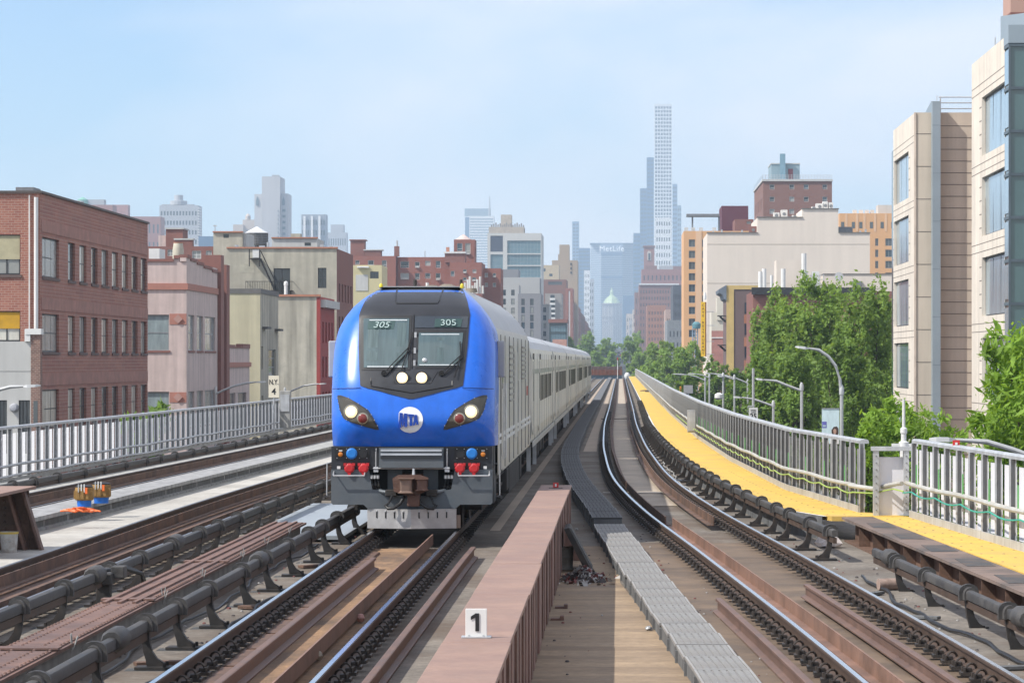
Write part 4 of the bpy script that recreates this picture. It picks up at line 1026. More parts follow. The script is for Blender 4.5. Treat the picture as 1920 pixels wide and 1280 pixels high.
# ------------------------------------------------------------------ coaches
CX = LX
coach_m = M('pale_coach_side', (.76, .745, .665), .40, .15, .08, 1.0, streak=.10, streak_s=1.5)
coach_roof = M('coach_roof', (.52, .53, .54), .45, .3, .1, 1.0)
CL = 25.6
def make_coach(y0, label):
    t = thing('passenger_coach', label, 'train coach', (CX, y0, 0), 'coaches of the train')
    prof_c = [(1.45, .95), (1.50, 1.3), (1.50, 3.05), (1.44, 3.32)]
    b = MB()
    for sg in (-1, 1):
        i = len(b.v)
        for x, z in prof_c:
            for y in (y0 + .45, y0 + CL): b.v.append((CX + sg * x, y, z))
        for k in range(3): b.f.append((i + 2 * k, i + 2 * k + 1, i + 2 * k + 3, i + 2 * k + 2))
    b.build('body_side', coach_m, t)
    rf = [(1.44, 3.32), (1.30, 3.52), (1.05, 3.68), (.7, 3.80), (.3, 3.86)]; full = rf + [(-x, z) for x, z in reversed(rf)]
    b = MB(); n = len(full)
    for y in (y0 + .3, y0 + CL): b.v += [(CX + x, y, z) for x, z in full]
    for k in range(n - 1): b.f.append((k, k + 1, n + k + 1, n + k))
    b.f += [tuple(range(n)), tuple(range(2 * n - 1, n - 1, -1))]
    b.build('roof', coach_roof, t, True, ang=20)
    e = [(1.45, .95), (1.50, 1.3), (1.50, 3.05), (1.44, 3.32)] + rf[1:]; pl = [(CX + x, z) for x, z in e] + [(CX - x, z) for x, z in reversed(e)]
    MB().prism(pl, 'y', y0 + .40, y0 + .46).build('end_wall', M('coach_end', (.42, .42, .41), .45, .3, .12), t)
    MB().prism(pl, 'y', y0 + CL - .03, y0 + CL + .02).build('end_wall', MATS['coach_end'], t)
    MB().prism([(a * 1.0, z + .0) for a, z in pl], 'y', y0 + CL + .021, y0 + CL + .10).build('end_gap', under, t)
    MB().box(CX - .55, CX + .55, y0 + .0, y0 + .40, 1.1, 3.3).build('gangway', under, t)
    for y in (y0 + 3.5, y0 + 8.6, y0 + 13.6, y0 + 18.6, y0 + 23.0):
        b = MB(); rib = [(x * 1.012, z + .03) for x, z in full]; n = len(rib)
        for yy0 in (y - .05, y + .05): b.v += [(CX + x, yy0, z) for x, z in rib]
        for k in range(n - 1): b.f.append((k, k + 1, n + k + 1, n + k))
        b.build('roof_rib', coach_roof, t)
    wnd = M('coach_window', (.016, .018, .018), .35, 0, .1, spec=.25)
    for sg in (-1, 1):
        X = CX + sg * 1.50
        def sb(name, mat, a, c, z0, z1, d=.012, par=t): return MB().box(min(X, X + sg * d), max(X, X + sg * d), y0 + a, y0 + c, z0, z1).build(name, mat, par)
        band = sb('window_band', M('coach_band', (.34, .37, .34), .3, .2), .9, CL - .3, 2.68, 2.80, .005)
        for k in range(8): sb('window', wnd, 8.6 + 1.72 * k * .98, 8.6 + 1.72 * k * .98 + 1.0, 1.92, 2.62, .010)
        for a in (3.0, 4.9): sb('window', wnd, a, a + 1.3, 1.92, 2.62, .010) if label.find('directly') < 0 else None
        for a in (1.2, 6.8, 22.6):
            sb('door', M('coach_door', (.54, .53, .49), .4, .25), a, a + 1.15, 1.15, 3.0, .014); sb('door_gap', dk, a + .56, a + .59, 1.15, 3.0, .016); sb('door_window', wnd, a + .15, a + .45, 2.0, 2.7, .018)
        for k in range(9): sb('panel_seam', dk, 2.6 + 2.5 * k, 2.62 + 2.5 * k, 1.0, 3.2, .006)
        for a in (1.0, 7.6, 21.9): sb('vent_hole', fr_m, a + .3, a + .6, 3.05, 3.2, .02)
        sb('sill', M('coach_sill', (.45, .44, .41), .5, .2), .5, CL, .86, 1.0, .02)
        for a, w, z in ((7.0, 2.2, .40), (9.8, 1.6, .36), (12.2, 2.8, .42), (15.8, 1.4, .38)): MB().box(min(X - sg * .55, X - sg * .12), max(X - sg * .55, X - sg * .12), y0 + a, y0 + a + w, z, .85).build('underfloor_box', under, t)
        for a in (.9, 6.2, CL - 1.2): MB().box(min(X - sg * .15, X - sg * .05), max(X - sg * .15, X - sg * .05), y0 + a, y0 + a + .12, .25, .95).build('step_post', galv, t)
    MB().box(CX - 1.2, CX + 1.2, y0 + 6.2, y0 + 18.5, .55, .86).build('underframe', under, t)
    truck(t, CX, y0 + 3.4, ''); truck(t, CX, y0 + CL - 3.2, '')
    return t
y0 = LY + YB + .7
labels = ['pale silver coach coupled directly behind the blue locomotive', 'second pale silver coach behind the locomotive', 'third pale silver coach counted from the locomotive',
          'fourth pale silver coach counted from the locomotive', 'fifth pale silver coach counted from the locomotive', 'last and most distant pale silver coach of the train']
c1 = make_coach(y0, labels[0]); c2 = make_coach(y0 + 26.3, labels[1])
for k in range(2, 6):
    c = copy_tree(c2); c.location = (CX, y0 + 26.3 * k, 0); c['label'] = labels[k]
# ================================================================== buildings
roof_m = M('tar_roof', (.12, .115, .11), .9, 0, .2, .5)
fr_dark = M('dark_window_frame', (.045, .047, .05), .5, .2, .1); fr_white = M('white_window_frame', (.66, .66, .64), .5); fr_grey = M('grey_window_frame', (.30, .32, .33), .5, .3)
WIN = {}
def win_mesh(w, h, fr, mull, rail, glass, axis, proud=None):
    pr = .06 if axis == 'y' else .022
    key = (round(w, 2), round(h, 2), fr.name, mull, rail, glass.name, axis)
    if key in WIN: return WIN[key]
    f = MB(); t_ = min(.08, w * .08)
    def bx(u0, u1, v0, v1, d0, d1, B):
        if axis == 'y': B.box(u0, u1, d0, d1, v0, v1)
        else: B.box(d0, d1, u0, u1, v0, v1)
    for (u0, u1, v0, v1) in ((-w / 2, -w / 2 + t_, -h / 2, h / 2), (w / 2 - t_, w / 2, -h / 2, h / 2), (-w / 2 + t_, w / 2 - t_, h / 2 - t_, h / 2), (-w / 2 + t_, w / 2 - t_, -h / 2, -h / 2 + t_)): bx(u0, u1, v0, v1, -pr, pr, f)
    for k in range(1, mull + 1):
        u = -w / 2 + w * k / (mull + 1); bx(u - t_ * .4, u + t_ * .4, -h / 2 + t_, h / 2 - t_, -pr * .8, pr * .8, f)
    for k in range(1, rail + 1):
        v = -h / 2 + h * k / (rail + 1) * (.62 if rail == 1 and mull == 0 else 1); bx(-w / 2 + t_, w / 2 - t_, v - t_ * .4, v + t_ * .4, -pr * .7, pr * .7, f)
    g = MB(); bx(-w / 2, w / 2, -h / 2, h / 2, -.012, .012, g)
    WIN[key] = (f.mesh('window', fr), g.mesh('pane', glass)); return WIN[key]

def wall_open(name, mat, parent, axis, plane, u0, u1, z0, z1, ops, depth, inward):
    """wall with real openings; axis y: plane y = const (u is x); axis x: plane x = const (u is y)"""
    us = sorted({u0, u1, *[u for o in ops for u in o[:2]]}); zs = sorted({z0, z1, *[z for o in ops for z in o[2:4]]})
    b = MB()
    def p(u, z, d=0): return (u, plane + d * inward, z) if axis == 'y' else (plane + d * inward, u, z)
    for a, c in zip(us, us[1:]):
        zz0 = None
        for e, g in zip(zs, zs[1:]):
            um, zm = (a + c) / 2, (e + g) / 2
            if not any(o[0] < um < o[1] and o[2] < zm < o[3] for o in ops): b.quad(p(a, e), p(c, e), p(c, g), p(a, g))
    for o in ops:
        a, c, e, g = o[:4]
        b.quad(p(a, e), p(a, g), p(a, g, depth), p(a, e, depth)).quad(p(c, e), p(c, g), p(c, g, depth), p(c, e, depth))
        b.quad(p(a, e), p(c, e), p(c, e, depth), p(a, e, depth)).quad(p(a, g), p(c, g), p(c, g, depth), p(a, g, depth))
    return b.build(name, mat, parent)

def building(name, label, x0, x1, y0, y1, z1, wall, front=(), side=(), sideX='max', base=None, fr=fr_dark, glass=None, mull=1, rail=1, depth=.22, side_mat=None, smull=None, srail=None,
             parapet=.35, joined=False, group=None, cat='building', sill=None, roof=None, back=True, blinds=.3):
    z0 = STREET - .3 if base is None else base
    t = thing(name, label, cat, ((x0 + x1) / 2, y0, z0), group)
    front = [tuple(o) for o in front]; side = [tuple(o) for o in side]
    def clipz(ops, a, c): return [(max(o[0], a + .05), min(o[1], c - .05), max(o[2], z0 + .1), min(o[3], z1 - .05)) for o in ops if o[1] > a + .1 and o[0] < c - .1]
    front = clipz(front, x0, x1); side = clipz(side, y0, y1)
    wall_open('front_wall', wall, t, 'y', y0, x0, x1, z0, z1, front, depth, 1)
    X = x1 if sideX == 'max' else x0; inw = -1 if sideX == 'max' else 1
    wall_open('side_wall', side_mat or wall, t, 'x', X, y0, y1, z0, z1, side, depth, inw)
    b = MB(); Xo = x0 if sideX == 'max' else x1
    b.quad((Xo, y0, z0), (Xo, y1, z0), (Xo, y1, z1), (Xo, y0, z1)).quad((x0, y1, z0), (x1, y1, z0), (x1, y1, z1), (x0, y1, z1))
    b.build('rear_wall', side_mat or wall, t)
    r = MB().quad((x0, y0, z1 - parapet), (x1, y0, z1 - parapet), (x1, y1, z1 - parapet), (x0, y1, z1 - parapet)).build('roof', roof or roof_m, t)
    def glz():
        if glass is not None: return glass if not isinstance(glass, (list, tuple)) else random.choice(glass)
        return GLASSES[2] if random.random() < blinds else random.choice((GLASSES[0], GLASSES[1], GLASSES[3]))
    if joined:
        fb, sbm = MB(), MB()
        for (a, c, e, g) in front: fb.quad((a, y0 + depth * .9, e), (c, y0 + depth * .9, e), (c, y0 + depth * .9, g), (a, y0 + depth * .9, g))
        for (a, c, e, g) in side: fb.quad((X + inw * depth * .9, a, e), (X + inw * depth * .9, c, e), (X + inw * depth * .9, c, g), (X + inw * depth * .9, a, g))
        if fb.v: tag(fb.build('windows', glz(), t), kind='stuff')
    else:
        for axis, ops, m_, r_ in (('y', front, mull, rail), ('x', side, mull if smull is None else smull, rail if srail is None else srail)):
            for (a, c, e, g) in ops:
                fm, gm = win_mesh(c - a, g - e, fr, m_, r_, glz(), axis)
                loc = ((a + c) / 2, y0 + depth * .8, (e + g) / 2) if axis == 'y' else (X + inw * depth * .8, (a + c) / 2, (e + g) / 2)
                w = link('window', fm, t, loc); p = link('pane', gm, w)
                p.rotation_euler = (random.uniform(-.004, .004), 0, random.uniform(-.004, .004))
                if sill:
                    if axis == 'y': MB().box(a - .08, c + .08, y0 - .07, y0 + .02, e - .14, e - .002).build('window_sill', sill, t)
                    else: 
                        xa, xb = sorted((X - inw * .07, X + inw * .02)); MB().box(xa, xb, a - .08, c + .08, e - .14, e - .002).build('window_sill', sill, t)
    return t
def grid(u0, u1, nu, fw, z0, z1, nz, fh):
    """openings on a regular grid, fw / fh = share of each cell that is glass"""
    o = []; du, dz = (u1 - u0) / nu, (z1 - z0) / nz
    for i in range(nu):
        for k in range(nz):
            a = u0 + du * (i + .5 - fw / 2); e = z0 + dz * (k + .5 - fh / 2); o.append((a, a + du * fw, e, e + dz * fh))
    return o
def fpx(lst, Y): return [(PX(a, Y), PX(c, Y), PZ(e, Y), PZ(d, Y)) for a, c, d, e in lst]      # front openings given by picture columns/rows (left, right, top, bottom)
def extra(par, name, mat, x0, x1, y0, y1, z0, z1, bevel=0): return MB().box(x0, x1, y0, y1, z0, z1).build(name, mat, par, bevel=bevel)

brick1 = M('red_brick', (.39, .170, .118), .85, 0, .12, .6, brick=(.34, .125, (.44, .30, .25), (.31, .118, .086)))
brick_band = M('soldier_course_brick', (.30, .118, .090), .85, 0, .25, 1.2, brick=(.13, .7, (.36, .19, .155), (.24, .090, .070)))
pink = M('pink_stucco', (.60, .485, .45), .85, 0, .08, .8, streak=.18, streak_s=1, fine=(.05, 2))
salmon = M('salmon_trim', (.42, .195, .150), .8, 0, .1, 1.5)
rose = M('rose_brown_trim', (.25, .115, .095), .8, 0, .12, 2)
cream_y = M('pale_yellow_stucco', (.54, .50, .35), .9, 0, .06, .8, streak=.14, streak_s=.8)
grey_st = M('grey_stucco', (.45, .42, .345), .9, 0, .14, .7, bump=.2, bs=4, streak=.38, streak_s=.8, fine=(.08, 2), stain=(.34, .31, .25), stain_s=.25, stain_amt=.5)
olive_st = M('olive_grey_stucco', (.46, .435, .355), .9, 0, .12, .6, bump=.2, bs=4, streak=.22, streak_s=.6, fine=(.08, 2), stain=(.36, .335, .27), stain_s=.2, stain_amt=.5)
red_paint = M('red_painted_brick', (.36, .055, .045), .8, 0, .12, 1, brick=(.24, .08, (.30, .05, .045), (.30, .045, .04)))
coping = M('terracotta_coping', (.42, .19, .12), .8, 0, .15, 2)
brick2 = M('brown_red_brick', (.235, .085, .066), .88, 0, .10, .2, brick=(.3, .12, (.30, .17, .14), (.20, .075, .058)))
pale = M('pale_plaster', (.52, .52, .50), .85, 0, .06, .6, streak=.08)

# ---- left: brick office block
Yn, Yf, XL = 158.8, 195.0, -30.0
sw = [(YX(a, XL), YX(c, XL)) for a, c in ((79, 110.6), (127.5, 140.6), (149, 162), (171, 183), (190.5, 203), (210, 221.6), (228.7, 240), (246.7, 258), (264, 275))]
rows_z = [(7.36, 9.43), (3.45, 5.45), (-.55, 1.49), (-4.5, -2.5)]
side = [(a, c, e, g) for a, c in sw for e, g in rows_z]
front = fpx([(-14, 38, 440, 515), (-14, 38, 583, 640), (-100, -50, 440, 515)], Yn)
t = building('brick_building', 'red brick office block with tall narrow windows at far left', -46, XL, Yn, Yf, PZ(362, Yn), brick1, front, side, mull=1, rail=1, smull=2, srail=1, depth=.2,
             glass=[M('glass_sky_reflection', (.60, .59, .52), .15, 0, .3, .7, spec=.8, stretch=(1.5, 1.5, .5)), M('glass_sky_reflection', (.5, .5, .5)), M('glass_sky_reflection', (.5, .5, .5)), GLASSES[2], GLASSES[3]], sill=M('brick_sill', (.14, .10, .09), .8), side_mat=M('red_brick_side', (.36, .172, .128), .85, 0, .14, .6, fine=(.15, 3), brick=(2.4, .19, (.40, .25, .21), (.30, .132, .105))))  # pale pane colour stands in for sky reflected in the side windows
z1 = PZ(362, Yn)
for z in (10.0, 5.98, 2.03): extra(t, 'soldier_course', brick_band, XL, XL + .035, Yn + .3, Yf - .1, z - .32, z + .32)
extra(t, 'parapet_cap', M('dark_cap', (.10, .085, .078), .7), -46.1, XL + .12, Yn - .12, Yf + .1, z1, z1 + .12)
MB().tube([(PX(68.5, Yn), Yn - .12, PZ(370, Yn)), (PX(68.5, Yn), Yn - .12, PZ(620, Yn))], .11, 8).build('drain_pipe', white_m, t)
MB().tube([(PX(55.5, Yn), Yn - .06, PZ(366, Yn)), (PX(55.5, Yn), Yn - .06, PZ(620, Yn))], .035, 6).build('drain_pipe', white_m, t)
extra(t, 'roof_unit', galv_dark, PX(8, Yn), PX(42, Yn), Yn + 3, Yn + 5, z1 - .3, PZ(351, Yn + 3)); 
extra(t, 'window_blind', M('beige_blind', (.46, .42, .27), .7), PX(-13, Yn), PX(36.5, Yn), Yn + .08, Yn + .095, PZ(486, Yn), PZ(442, Yn))
extra(t, 'window_blind', M('amber_blind', (.55, .31, .02), .7), PX(-13, Yn), PX(36.5, Yn), Yn + .08, Yn + .095, PZ(616, Yn), PZ(585, Yn))
# pale annex in front
Ya = 151.0
t = building('pale_annex', 'pale concrete annex with a round wall lamp below the brick block', -45, PX(58, Ya), Ya, Ya + .5, PZ(640, Ya), pale, fpx([(-8, 13, 750, 850), (35, 57, 750, 850)], Ya), [], mull=2, rail=0, glass=[GLASSES[3]])
pa = M('rubble_brick', (.26, .15, .12), .9, 0, .2, 3, brick=(.2, .09, (.34, .28, .24), (.18, .10, .08)))
xa, xb = PX(58, Ya), PX(76, Ya)
extra(t, 'corner_pier', pa, xa + .004, xb, Ya - .05, Ya + .45, STREET - .3, PZ(627, Ya)); extra(t, 'pier_cap', white_m, xa - .25, xb + .05, Ya - .15, Ya + .55, PZ(627, Ya), PZ(616, Ya)); extra(t, 'pier_bracket', white_m, PX(47, Ya), PX(57.5, Ya), Ya - .12, Ya + .5, PZ(640, Ya), PZ(617, Ya))
extra(t, 'wall_joint', M('joint_grey', (.30, .30, .29), .9), -45, xa, Ya - .008, Ya + .01, PZ(696.5, Ya), PZ(695, Ya))
MB().lathe([(.22, 0), (.22, -.15), (.15, -.28), (.05, -.3)], 16, (PX(27, Ya), Ya, PZ(764, Ya)), 'y').build('wall_lamp', M('grey_wall_lamp', (.36, .37, .40), .5), t, True)
extra(t, 'pier_window', GLASSES[3], PX(63, Ya), PX(71, Ya), Ya - .056, Ya - .04, PZ(800, Ya), PZ(751, Ya))

# ---- pink art deco block
Yp = 212.5
zr = [(PZ(657, 213), PZ(590, 213)), (PZ(800, 213), PZ(734, 213))]
sw = [(213.3, 216.4), (217.6, 220.9), (221.9, 227.6)]
t = building('pink_building', 'pink stucco block with salmon bands and diamond ornaments', -41, XL, Yp, 228.8, PZ(490, Yp), pink, [(PX(230, Yp), PX(317, Yp), e, g) for e, g in zr], [(a, c, e, g) for a, c in sw for e, g in zr],
             fr=fr_grey, mull=1, rail=1, smull=2, srail=1, glass=[M('glass_teal', (.26, .32, .33), .1, 0, .25, spec=.8, stretch=(2, 2, .5))], sill=rose, depth=.2)
zt = PZ(490, Yp)
for za, zb, m_, d in ((PZ(543, Yp), PZ(531, Yp), salmon, .10), (PZ(608, Yp), PZ(588, Yp), salmon, .03), (PZ(754, Yp), PZ(735, Yp), salmon, .03)):
    if d > .05: extra(t, 'trim_band', m_, -41, XL + d, Yp - d, Yp - .003, za, zb); extra(t, 'trim_band', m_, XL + .003, XL + d, Yp - .002, 228.7, za, zb)
    else:
        extra(t, 'trim_panel', m_, PX(318, Yp), XL - .003, Yp - d, Yp - .003, za, zb)
        cxx, czz = PX(334, Yp), (za + zb) / 2
        MB().prism([(cxx - .32, czz), (cxx, czz + .32), (cxx + .32, czz), (cxx, czz - .32)], 'y', Yp - d - .09, Yp - d).build('diamond_ornament', M('pale_rose', (.46, .28, .24), .8), t)
for k, (y0, y1, h0) in enumerate(((212.4, 214.2, .35), (214.3, 217.5, .20), (217.6, 221, .05), (221.1, 225.5, -.1), (225.6, 228.7, -.25))):
    extra(t, 'stepped_coping', rose, XL - .5, XL + .08, y0, y1, zt + h0 - .10, zt + h0 + .12)
    extra(t, 'stepped_parapet', pink, XL - .45, XL + .0, y0, y1, zt, zt + h0 - .10) if h0 > .12 else None
extra(t, 'stepped_coping', rose, -41, PX(326, Yp), Yp - .1, Yp + .5, zt - .02, zt + .18); extra(t, 'stepped_coping', rose, PX(326, Yp) + .002, XL - .502, Yp - .1, Yp + .5, zt + .2, zt + .42); extra(t, 'stepped_parapet', pink, PX(326, Yp), XL - .502, Yp, Yp + .4, zt, zt + .2)
for (a, c, h_) in ((228.9, 230.6, PZ(478, 229)), (232.2, 234.0, PZ(497, 233))): extra(t, 'pilaster', rose, XL - 1.2, XL + .25, a, c, STREET, h_)
extra(t, 'pilaster_infill', M('grey_shaft', (.33, .31, .30), .8), XL - 1.2, XL + .05, 230.6, 232.2, STREET, PZ(545, 231))
t = building('pink_wing', 'low pink wing with stepped coping right of the taller pink block', -38, XL, 234.1, 248.6, PZ(652, 236), pink, [], [(234.8, 239.5, PZ(800, 236), PZ(737, 236)), (241, 246.4, PZ(800, 242), PZ(736, 242))], fr=fr_grey, smull=2, srail=1, glass=[GLASSES[3]])
for y0, y1, h0 in ((234.2, 239, .25), (239.1, 243.6, .1), (243.7, 248.5, .35)): extra(t, 'stepped_coping', rose, XL - .5, XL + .07, y0, y1, PZ(652, 236), PZ(652, 236) + h0)
extra(t, 'trim_band', salmon, XL + .003, XL + .12, 234.2, 248.9, PZ(688, 240), PZ(679, 240))

# ---- yellow and grey stucco blocks
Yy = 256.0
t = building('stucco_building', 'pale yellow stucco block with dark parapet right of the pink block', -42, XL, Yy, 269.5, PZ(550, Yy), cream_y, [], [(256.8, 258.0, PZ(692, 257), PZ(649, 257)), (262.0, 267.5, PZ(705, 264), PZ(655, 264)), (256.9, 258.3, PZ(770, 257), PZ(741, 257))], side_mat=grey_st, smull=2, srail=2, glass=[GLASSES[2], GLASSES[3]], fr=fr_grey)
extra(t, 'parapet', M('dark_grey_parapet', (.15, .145, .14), .85), -42, XL + .06, Yy - .06, 269.5, PZ(550, Yy), PZ(541, Yy))
for y0, py in ((258.6, 614.5), (267.8, 618.5)): extra(t, 'stone_ledge', M('ledge_grey', (.11, .105, .10), .9), XL, XL + .5, y0 - 1.2, y0 + 1.2, PZ(py + 2, y0), PZ(py - 2, y0))
Yg = 307.0
t = building('stucco_building', 'streaked grey stucco block with terracotta coping and red painted side', -44, XL, Yg, 322.5, PZ(556, Yg), grey_st, [], grid(308.5, 321.5, 4, .5, -3.0, 7.6, 3, .6), side_mat=red_paint, fr=M('red_iron', (.30, .04, .035), .6), smull=1, srail=2, glass=[GLASSES[0]])
extra(t, 'coping', coping, -44, XL + .05, Yg - .15, Yg + .3, PZ(556, Yg), PZ(552, Yg)); extra(t, 'cornice', pale, XL + .003, XL + .55, Yg + .4, 322.5, PZ(578, 314), PZ(564, 314))
extra(t, 'corner_edge', red_paint, XL - .35, XL + .04, Yg - .03, Yg + .0, STREET, PZ(557, Yg))
MB().tube([(PX(534, Yg), Yg + 1, PZ(556, Yg)), (PX(534, Yg), Yg + 1, PZ(533, Yg))], .17, 8).build('vent_pipe', white_m, t); MB().lathe([(.22, 0), (.2, .3), (.05, .4)], 8, (PX(534, Yg), Yg + 1, PZ(534, Yg))).build('vent_cap', white_m, t)
# ---- fire escape building
Yq = 325.0
t = building('fire_escape_building', 'olive grey stucco building with black fire escape and brick side', PX(425, Yq), XL, Yq, 345, PZ(466, Yq), olive_st, fpx([(513, 544, 503, 550), (596, 612, 502, 540)], Yq), grid(326.5, 344, 5, .45, -2, 12, 4, .55), side_mat=brick2, mull=1, rail=1, glass=[GLASSES[0], GLASSES[3]], fr=fr_dark, depth=.25)
extra(t, 'coping', coping, PX(425, Yq), XL + .1, Yq - .15, Yq + .5, PZ(466, Yq), PZ(463, Yq)); extra(t, 'patched_plaster', M('patch_pale', (.43, .41, .33), .9), PX(450, Yq), PX(476, Yq), Yq - .012, Yq + .02, PZ(511, Yq), PZ(495, Yq))
fe = MB(); Z = lambda py: PZ(py, Yq)
xA, xB = PX(463, Yq), PX(550, Yq)
fe.box(xA, xB, Yq - 1.2, Yq - .02, Z(546), Z(544.5)); fe.box(xA, xB, Yq - 1.2, Yq - 1.16, Z(528.5), Z(527.5)).box(xA, xA + .05, Yq - 1.2, Yq - .02, Z(528.5), Z(527.5)).box(xB - .05, xB, Yq - 1.2, Yq - .02, Z(528.5), Z(527.5))
for px in np.arange(463, 551, 3.2): fe.tube([(PX(px, Yq), Yq - 1.18, Z(545)), (PX(px, Yq), Yq - 1.18, Z(528))], .02, 4)
for d in (0, .5):
    fe.tube([(PX(490, Yq), Yq - .5 - d, Z(486)), (PX(517, Yq), Yq - .5 - d, Z(545))], .07, 5); fe.tube([(PX(490, Yq), Yq - .5 - d, Z(470)), (PX(517, Yq), Yq - .5 - d, Z(527))], .03, 4)
for k in range(12):
    u = k / 11; fe.box(PX(490 + 27 * u, Yq) - .12, PX(490 + 27 * u, Yq) + .12, Yq - 1.0, Yq - .5, Z(486 + 59 * u) - .02, Z(486 + 59 * u) + .02)
fe.box(PX(470, Yq), PX(490, Yq), Yq - 1.2, Yq - .02, Z(486), Z(484.5))
for px in (470, 489): fe.tube([(PX(px, Yq), Yq - 1.15, Z(500)), (PX(px, Yq), Yq - 1.15, Z(468))], .06, 5)
for px in (466, 546): fe.tube([(PX(px, Yq), Yq - 1.1, Z(545)), (PX(px, Yq), Yq - .05, Z(556))], .05, 4)
fe.build('fire_escape', black_iron, t); extra(t, 'landing_door', white_m, PX(473.5, Yq), PX(487, Yq), Yq - .06, Yq - .01, Z(483), Z(468))
t = building('stair_block', 'tall olive stucco stair block left of the water tank', PX(400, 350), PX(455, 350), 350, 358, PZ(436, 350), olive_st, fpx([(419, 429, 439, 446)], 350), mull=0, rail=0, glass=[GLASSES[0]])
extra(t, 'coping', coping, PX(399, 350), PX(456, 350), 349.8, 350.3, PZ(436, 350), PZ(433.5, 350)); MB().tube([(PX(401, 350), 351, PZ(436, 350)), (PX(401, 350), 351, PZ(422, 350))], .05, 5).box(PX(398, 350), PX(404, 350), 350.9, 351.1, PZ(423.5, 350), PZ(421.5, 350)).build('roof_lamp', galv, t)
extra(t, 'side_render', pale, PX(455.2, 350), PX(461, 350), 350.3, 358, STREET, PZ(437, 350))
Yt = 365.0
t = thing('water_tank', 'grey wooden rooftop water tank with white conical roof', 'water tank', (PX(481.5, Yt), Yt, PZ(466, Yt)))
R = PX(503, Yt) - PX(481.5, Yt)
MB().lathe([(R, PZ(460, Yt)), (R, PZ(437, Yt))], 24, (PX(481.5, Yt), Yt, 0)).build('barrel', M('weathered_staves', (.17, .165, .16), .85, 0, .2, 1.5, streak=.5, streak_s=4), t, True)
MB().lathe([(R * 1.06, PZ(437, Yt)), (.06, PZ(425, Yt))], 24, (PX(481.5, Yt), Yt, 0)).build('conical_roof', M('white_tank_roof', (.68, .70, .72), .5), t, True)
for py in (441, 446, 451, 456): MB().lathe([(R * 1.012, PZ(py + .5, Yt)), (R * 1.012, PZ(py - .5, Yt))], 24, (PX(481.5, Yt), Yt, 0)).build('hoop', galv_dark, t)
for a in (0, 1.57, 3.14, 4.71): MB().tube([(PX(481.5, Yt) + R * .8 * math.cos(a), Yt + R * .8 * math.sin(a), PZ(460, Yt)), (PX(481.5, Yt) + R * .8 * math.cos(a), Yt + R * .8 * math.sin(a), PZ(560, Yt))], .12, 6).build('leg', galv_dark, t)
t = building('white_penthouse', 'low white rooftop penthouse behind the fire escape building', PX(510, 372), PX(595, 372), 372, 380, PZ(447, 372), pale, fpx([(571, 583, 455, 461)], 372), mull=0, rail=0, glass=[GLASSES[0]])
extra(t, 'coping', coping, PX(509, 372), PX(596, 372), 371.8, 372.2, PZ(447, 372), PZ(444.6, 372)); extra(t, 'chimney', olive_st, PX(545, 375), PX(563, 375), 375, 377, PZ(447, 375), PZ(438, 375))
# brick houses behind the pink block
Yb = 430.0
t = building('brick_apartments', 'red-brown brick apartment house behind the pink block roof', PX(250, Yb), PX(402, Yb), Yb, Yb + 20, PZ(462, Yb), brick2, fpx([(314, 324, 468, 480), (360, 377, 470, 485), (386, 397, 470, 479)], Yb), fr=fr_white, mull=1, rail=1)
extra(t, 'bulkhead', brick2, PX(305, Yb), PX(337, Yb), Yb + 3, Yb + 8, PZ(462, Yb), PZ(428, Yb)); extra(t, 'bulkhead_cap', pale, PX(303, Yb), PX(339, Yb), Yb + 2.8, Yb + 8.2, PZ(428, Yb), PZ(425.5, Yb))
extra(t, 'roof_shed', brick2, PX(325, Yb), PX(358, Yb), Yb + 1.5, Yb + 2.9, PZ(462, Yb), PZ(449, Yb)); extra(t, 'shed_cap', pale, PX(323, Yb), PX(360, Yb), Yb + 1.4, Yb + 2.9, PZ(449, Yb), PZ(446, Yb)); extra(t, 'pink_wall', pink, PX(289, Yb), PX(304.5, Yb), Yb + 4, Yb + 6, PZ(462, Yb), PZ(439, Yb))
t = thing('rooftop_chimney', 'squat cream rooftop chimney with terracotta cap above the pink block', 'chimney', (PX(334, 236), 236, PZ(490, 236)))
MB().lathe([(.42, PZ(490, 236)), (.44, PZ(470, 236)), (.36, PZ(458, 236)), (.34, PZ(456, 236))], 14, (PX(334, 236), 236, 0)).build('stack', M('cream_render', (.50, .47, .38), .9), t, True)
MB().lathe([(.36, PZ(456, 236)), (.36, PZ(454.5, 236))], 14, (PX(334, 236), 236, 0)).build('cap', coping, t)
t = building('white_shed', 'small white rooftop shed on the pink block beside the brick block', PX(279, 240), PX(299, 240), 240, 243, PZ(466, 240), white_m, [], base=5)

# ---- brick housing blocks above the locomotive
Yh = 760.0
def hb(label, x0, x1, top, wins, Y=Yh, dep=16, **k):
    t = _hb(label, x0, x1, top, wins, Y, dep, **k)
    for i, (a, c, d, e) in enumerate(wins):
        if i % 3 == 1: extra(t, 'air_conditioner', ac_unit, PX(a + 1, Y), PX(c - 1, Y), Y - .45, Y - .01, PZ(e, Y), PZ(e - 3.2, Y))
    return t
ac_unit = M('window_ac_unit', (.50, .49, .46), .6, 0, .15, 3)
def _hb(label, x0, x1, top, wins, Y=Yh, dep=16, **k):
    return building('brick_apartments', label, PX(x0, Y), PX(x1, Y), Y, Y + dep, PZ(top, Y), M('orange_red_brick', (.29, .100, .070), .88, 0, .08, .2, brick=(.4, .2, (.30, .15, .12), (.25, .088, .064))), fpx(wins, Y), grid(Y + 1, Y + dep - 1, 3, .4, -5, PZ(top, Y) - 1, 9, .5), fr=fr_white, mull=0, rail=1, blinds=.4, group='brick housing blocks', **k)
